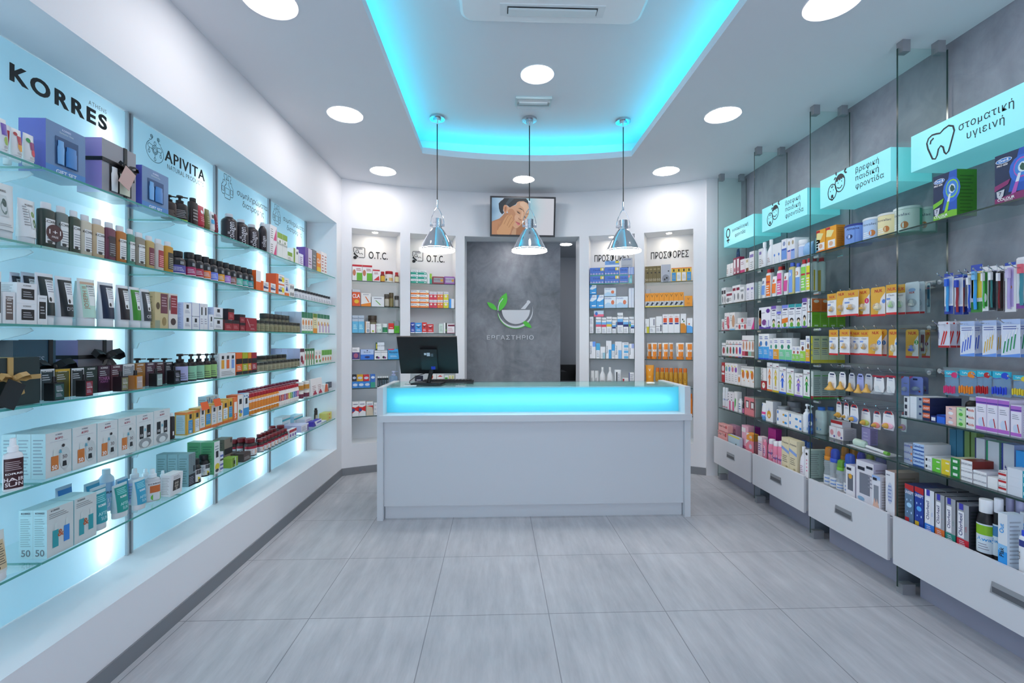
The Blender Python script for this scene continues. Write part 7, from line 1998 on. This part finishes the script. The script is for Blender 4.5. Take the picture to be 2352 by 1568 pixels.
hang([('brush', 2169, 2190, 627, 721, 'blue toothbrush pack with white head', TB + '|v .22 .14 .16 fff Oral-B', dict(acc='3aa0e0', cap='2a6ae0')), ('brush', 2192, 2212, 630, 722, 'dark blue toothbrush pack with red handle', TB, dict(acc='a02a34', cap='2a4ac0', m=2, dstep=.03)), ('brush', 2222, 2237, 624, 716, 'white and blue toothbrush pack', 'b 0 .1 1e3a9a|r .1 .1 .9 .9 dfe4ec', dict(acc='2a5ad0')),
      ('brush', 2230, 2257, 607, 717, 'yellow and blue children toothbrush pack', 'b .86 1 2a4ab0|r .05 .3 .95 .85 e8d03a|b 0 .22 3a8a3a', dict(acc='3aa0e8', cap='7ac0f0')), ('brush', 2256, 2270, 612, 714, 'green children toothbrush pack', 'r .1 .1 .9 .9 3a8a3a|o .5 .3 .3 .1 e8e8f0', dict(acc='4ac04a', m=2, dstep=.03)), ('brush', 2272, 2290, 610, 712, 'dark toothbrush pack with teal handle', 'b 0 .9 16202c', dict(acc='2a7a7a', m=3, dstep=.03)),
      ('brush', 2291, 2306, 612, 714, 'dark toothbrush pack with red handle', 'b 0 .9 201418', dict(acc='7a1a20', m=3, dstep=.03)), ('brush', 2308, 2334, 602, 716, 'lilac toothbrush travel case pack', 'r .2 .1 .8 .9 c8b8e4|o .5 .5 .14 .04 e0902a|b .94 1 2a4ab0', dict(acc='b8a8dc', cap='d0c4ea')), ('brush', 2334, 2366, 589, 708, 'white and pink toothbrush pack cut by frame', 'b 0 .1 8a4aa0|o .5 .8 .3 .06 d8506a|r .05 .1 .95 .95 e6e8ee', dict(acc='3a8a98', cap='e86a7a'))],
     'top peg row, tooth-sign bay', 0, 0)
IB = 'b .86 1 b4c8ee|l .1 .72 .9 .84 2 5a6ab0|p 6a9ae8 0 0 1 0 1 .1 0 .04|p A .1 .1 .16 .1 .26 .42 .2 .42|p A .28 .14 .34 .14 .44 .48 .38 .48|p A .46 .18 .52 .18 .62 .54 .56 .54|p A .64 .22 .7 .22 .8 .6 .74 .6|p f4f6f8 .2 .42 .26 .42 .34 .6 .3 .6|p f4f6f8 .38 .48 .44 .48 .52 .66 .48 .66|p f4f6f8 .56 .54 .62 .54 .7 .72 .66 .72|p f4f6f8 .74 .6 .8 .6 .88 .76 .84 .76'
hang([('case', 2155, 2182, 738, 798, 'red interdental pack with dark lettering', 'b 0 .08 b0202a|p d82a2a .2 .1 .3 .1 .6 .6 .5 .66|p d82a2a .4 .12 .5 .12 .8 .6 .7 .66|v .1 .5 .14 2a2a6a UNISEPT|b .9 1 e0e0ea|c .8 .93 .08 b0202a', dict(m=4, dstep=.035, cap='e8e8f0', col='d8dcea')), ('case', 2205, 2239, 737, 818, 'interdental brush pack with blue brushes', IB, dict(acc='2a5ad8', m=3, dstep=.04, cap='dfe6f4', col='dfe6f6')), ('case', 2256, 2289, 735, 819, 'interdental brush pack with yellow brushes', IB, dict(acc='e8b81e', m=3, dstep=.04, cap='f0e8c0', col='dfe6f6')), ('case', 2299, 2344, 732, 820, 'interdental brush pack with green brushes', IB, dict(acc='1a9a5a', m=3, dstep=.04, cap='d0e8da', col='dfe6f6'))],
     'second peg row, tooth-sign bay', 0, 0)
hang([('bag', 2170, 2202, 851, 908, 'turquoise brush bag with pink brushes', '', dict(acc='e03a7a', col='clear_blue')), ('bag', 2204, 2244, 850, 909, 'turquoise brush bag with orange brushes', '', dict(acc='f08a1e', col='clear_blue')), ('bag', 2244, 2278, 851, 909, 'turquoise brush bag with red brushes', '', dict(acc='c0242a', col='clear_blue')), ('bag', 2280, 2322, 853, 911, 'turquoise brush bag with blue brushes', '', dict(acc='2a4ad0', col='clear_blue')), ('bag', 2327, 2366, 862, 912, 'turquoise brush bag with yellow brushes', '', dict(acc='e8d03a', col='clear_blue'))],
     'third peg row, tooth-sign bay', 0, 0)
hookrail(0, 1.71, ss([2180, 2203, 2230, 2245, 2264, 2282, 2300, 2320, 2350]), 'steel rail with long hooks of toothbrushes, tooth-sign bay', .235, -.01)
hookrail(0, 1.475, ss([2169, 2222, 2272, 2322]), 'steel rail with long hooks of interdental packs, tooth-sign bay', .235, -.01)
hookrail(0, 1.225, ss([2186, 2224, 2261, 2301, 2346]), 'steel rail with long hooks of brush bags, tooth-sign bay', .235, -.01)
SR(0, 4)
I('box', 2072, 2089, 910, 'flat white carton with barcode', 'eceef2', 'r .15 .2 .6 .8 3a3a4a', k=3, d=.15, side='dfe2ea')
I('box', 2090, 2118.5, 911, 'flat white and grey carton', 'e4e8ee', 'r .55 0 1 1 9aa8b8|r .75 .6 .95 .9 1e2a6a', k=3, d=.15)
I('box', 2119.5, 2136, 914, 'flat orange and navy denture carton', 'e0602a', 't .5 .5 .3 fff UNISEPT|b 0 .35 1a2a5a', k=3, d=.17, side='1a2650')
I('box', 2138, 2150, 955, 'flat navy carton with barcode', '24307a', 'r .1 .2 .9 .8 e8e8ee', d=.12)
I('box', 2151.5, 2170.5, 953, 'flat blue carton', '2a6ae0', 'b .8 1 1a2a8a', d=.10)
I('box', 2172, 2196, 934, 'small pink plaque tablet carton', 'f0c4bc', 'o .5 .3 .25 .18 f4f4f6|T .5 .72 .14 4a6ab0 Plac', k=2, d=.07)
I('box', 2197, 2217, 936, 'small green plaque tablet carton', 'c8e8b0', 'o .5 .3 .25 .18 5ab83a|T .5 .72 .14 4a8ab0 Plac', k=2, d=.07)
I('box', 2218.5, 2239, 935, 'small white kids toothpaste carton', 'f0f0f2', 'r .06 .5 .24 .8 222|T .6 .42 .34 e0705a kids', k=3, d=.09)
I('coll', 2208, 2238, 912, 'dark mouthwash bottle behind the cartons', '241c1e', '', cap='e4e6ea', dx=.16)
TP = 'r .06 .04 .94 .96 efeaf6|b .8 .97 b06ac8|b .82 .86 5a3aa0|l .15 .55 .8 .72 3 99a|o .5 .27 .28 .13 cfdcf2|p c02a34 .6 .4 .68 .42 .84 .16 .76 .14|b .04 .14 c06ad0'
I('box', 2241.5, 2319, 914, 'purple and white children toothpaste carton', 'e6def0', TP, n=3, d=.06, m=2, side='d0cce0')
I('box', 2321, 2347, 930, 'shorter purple children toothpaste carton', 'e6def0', TP, d=.06, m=2, side='d0cce0')
SR(0, 5)
I('box', 2076, 2096, 1018, 'flat grey and orange toothpaste carton', 'a8b0c4', 't .5 .5 .34 4a5ab0 emofluor|r .8 .4 .95 .7 e0803a', k=3, d=.14)
I('box', 2097, 2123, 1019, 'flat blue and white toothpaste carton', 'b4cef0', 'b 0 .2 2a5aa8|T .5 .5 .3 1a4a9a CalmoDent', k=3, d=.16, side='d8dade')
I('box', 2124.5, 2140, 1048, 'flat white toothpaste carton with black square', 'eef0f2', 'r .1 .3 .36 .7 222|l .5 .3 .9 .7 2 99a', k=2, d=.14)
I('box', 2141, 2161, 1054, 'flat leaf green carton', '6ac83a', 'r .5 .5 .9 .7 eaf6e0', k=2, d=.14, side='e0e4d8')
I('box', 2162, 2182, 1056, 'flat yellow carton', 'e8d02a', 'r .5 .5 .9 .7 f8f4d0', k=2, d=.14, side='e4e4dc')
I('box', 2183.5, 2205, 1052, 'flat dark green carton with price tag', '1e8a3a', 'r .25 .3 .75 .7 eef4ee', k=3, d=.13, side='d8d4b0')
I('box', 2207, 2233.5, 1076, 'flat white gel carton with grey title', 'f0f0f2', 't .5 .4 .26 667 EMOFORM', k=2, d=.15, side='e0dce0')
I('box', 2207, 2233.5, 1057, 'flat white gel carton with red-brown side, topmost', 'f0f0f2', 't .5 .4 .26 667 EMOFORM', vb=1075.6, d=.19, side='7e2a22', sdec='')
I('box', 2235, 2266.5, 1082, 'flat white gel carton, wider', 'f0f0f2', 't .5 .4 .26 667 EMOFORM', k=2, d=.15, side='d4d4de')
I('box', 2268, 2291.5, 1096, 'plain low white carton', 'f0f0f0', '', k=2, d=.12)
I('box', 2293, 2311.5, 1081, 'small white and red carton', 'f2f0f0', 'b .35 .65 c0242a|t .5 .74 .16 334 ERLAVIT', k=3, d=.10)
I('box', 2313, 2362, 1078, 'flat white carton with turquoise end', 'dfe4ec', 'r .75 0 1 1 2aa0b8|T .88 .35 .34 fff M', k=3, d=.13)
for a, b_, v, c, ds in ((2181, 2196, 985, '3a7a9a', 'tall blue carton at the rear'), (2197, 2212, 986, '3a7a9a', 'tall blue carton at the rear, second'), (2215, 2227, 990, '7a9a5a', 'tall green carton at the rear'), (2230, 2243, 992, '7a9a5a', 'tall green carton at the rear, second')):
    I('box', a, b_, v, ds, c, 'b 0 .24 23282e|l .2 .05 .8 .2 3 ccd', dx=.17, d=.04)
for a, b_, v, c, e_, ds in ((2239, 2262, 1006, '23286a', 'c4cce0', 'tall white and navy mouthwash carton'), (2265, 2295, 1013, '2a9a6a', '8ac0b0', 'tall white and green mouthwash carton'), (2300, 2330, 1019, '3a4a9a', '9ab0e0', 'tall white and blue mouthwash carton')):
    I('box', a, b_, v, ds, 'd4dae4', 'r 0 0 .14 1 A|p A .14 0 .8 0 .6 .3 .3 .5|v .5 .3 .3 fff GUM', acc=c, side=e_, dx=.13, d=.06)
I('box', 2333, 2362, 1036, 'bright blue carton with vertical lettering', '2a90d8', 'v .6 .5 .4 cfe8f8 asol', dx=.09, d=.05)
S(RP, ZD, -.015, 'on tooth-sign drawer', FE, 'pharmacy_carton', False, lim=LIM[0], near=1)
UN = 'p c0242a 0 .88 1 .84 1 1 0 1|T .5 .76 .07 eef UNISEPT|o .5 .48 .28 .06 {}|o .25 .6 .05 .03 bfe0ff|o .75 .3 .06 .03 bfe0ff|o .3 .3 .05 .02 bfe0ff|o .7 .62 .05 .02 bfe0ff|r .05 .06 .5 .16 {}'
I('box', 2078, 2099, 1112, 'grey-blue denture tablet carton', '5a7a9a', UN.format('a8d8f8', 'c0242a'), m=3, d=.06, side='1e2a5a', cap='1e2a5a')
I('box', 2100.5, 2122, 1119, 'royal blue denture tablet carton', '1a40a0', UN.format('5ab0f8', 'd8b01e'), m=3, d=.06, side='1e2a5a', cap='1e2a5a')
CX_ = 'b 0 .2 {0}|l .2 .05 .7 .17 3 dde|r .2 .86 .55 1 3a3ab0|r .12 .22 .62 .82 f4f4f8|V .48 .52 .30 1a2a6a Chlorhexil|v .84 .45 .13 {0} {1}'
for a, b_, v, c, ds, tx, bc in ((2123.5, 2146, 1125, '2a7ad8', 'white mouthwash carton with blue base', 'extra', 'e4e8f0'), (2147.5, 2170, 1135, 'e0702a', 'silver mouthwash carton with orange base', 'F', 'a4a8b0'), (2171.5, 2195, 1144, '1a8a7a', 'silver mouthwash carton with teal base', '0.12%', 'a4a8b0'), (2197, 2226, 1157, 'd0243a', 'silver mouthwash carton with red base', '0.20%', 'a4a8b0')):
    I('box', a, b_, v, ds, bc, CX_.format(c, tx), m=3, d=.06, side='3a3e48', cap='6a6e78')
I('vit', 2232, 2268, 1146, 'black mouthwash bottle with lime and white label', '121016', 'b .62 .95 8ac01e|b 0 .62 dce8f0|T .55 .42 .12 3a9ad8 Away|l .2 .1 .7 .35 3 99a', acc='dce8f0', cap='eef0f4', name='mouthwash_bottle')
I('vit', 2272, 2296, 1144, 'black mouthwash bottle with blue and white label', '121016', 'b .62 .95 4a8ac0|b 0 .62 dce8f0|T .5 .42 .12 3a9ad8 Away', acc='dce8f0', cap='e4e6f0', dx=.01, name='mouthwash_bottle')
I('vit', 2300, 2345, 1146, 'black mouthwash bottle with lilac cap', '121016', '', cap='c0c0e8', dx=.09, n=2, name='mouthwash_bottle')
I('box', 2292, 2314, 1178, 'white and blue mouthwash carton with bold lettering', 'e4eaf0', 'b 0 .3 2a9ae8|b .3 .42 8ac4ee|V .62 .28 .46 16181e Plak|V .62 .72 .46 2aa0e8 Out', d=.07, dx=-.03, side='cfdfec', m=2, dstep=.10)
I('tall', 2336, 2362, 1218, 'white bottle with blue cap cut by frame', 'eef0f4', 'v .4 .5 .3 16181e CB12|r .2 .8 .7 1 2a3a8a', cap='2a4ad8', dx=-.02, d=.06, name='mouthwash_bottle')
finish_labels()
# ================= camera, daylight through the shopfront, view
cam = bpy.data.cameras.new('camera'); co = bpy.data.objects.new('camera', cam); COL.objects.link(co)
cam.sensor_width = 36; cam.lens = F / 2352 * 36; cam.clip_start = .05
cam.shift_y = -6 / 2352
co.location = (0, 0, CH); co.rotation_euler = (PI / 2, 0, -YAW)
SC.camera = co
w = bpy.data.worlds.new('world'); SC.world = w; w.use_nodes = True
bg = w.node_tree.nodes['Background']; bg.inputs[0].default_value = rgb('e6eeff'); bg.inputs[1].default_value = WORLD
vs = SC.view_settings
SC.display_settings.display_device = 'sRGB'
vs.view_transform = 'Standard'; vs.look = 'None'; vs.exposure = EXPO; vs.gamma = 1.0; vs.use_curve_mapping = False
cy = SC.cycles
cy.max_bounces = 10; cy.diffuse_bounces = 5; cy.glossy_bounces = 4; cy.transmission_bounces = 6; cy.transparent_max_bounces = 40
cy.use_denoising = True; cy.caustics_reflective = False; cy.caustics_refractive = False
cy.sample_clamp_indirect = 6.0; cy.blur_glossy = 0.5
cy.use_light_tree = True
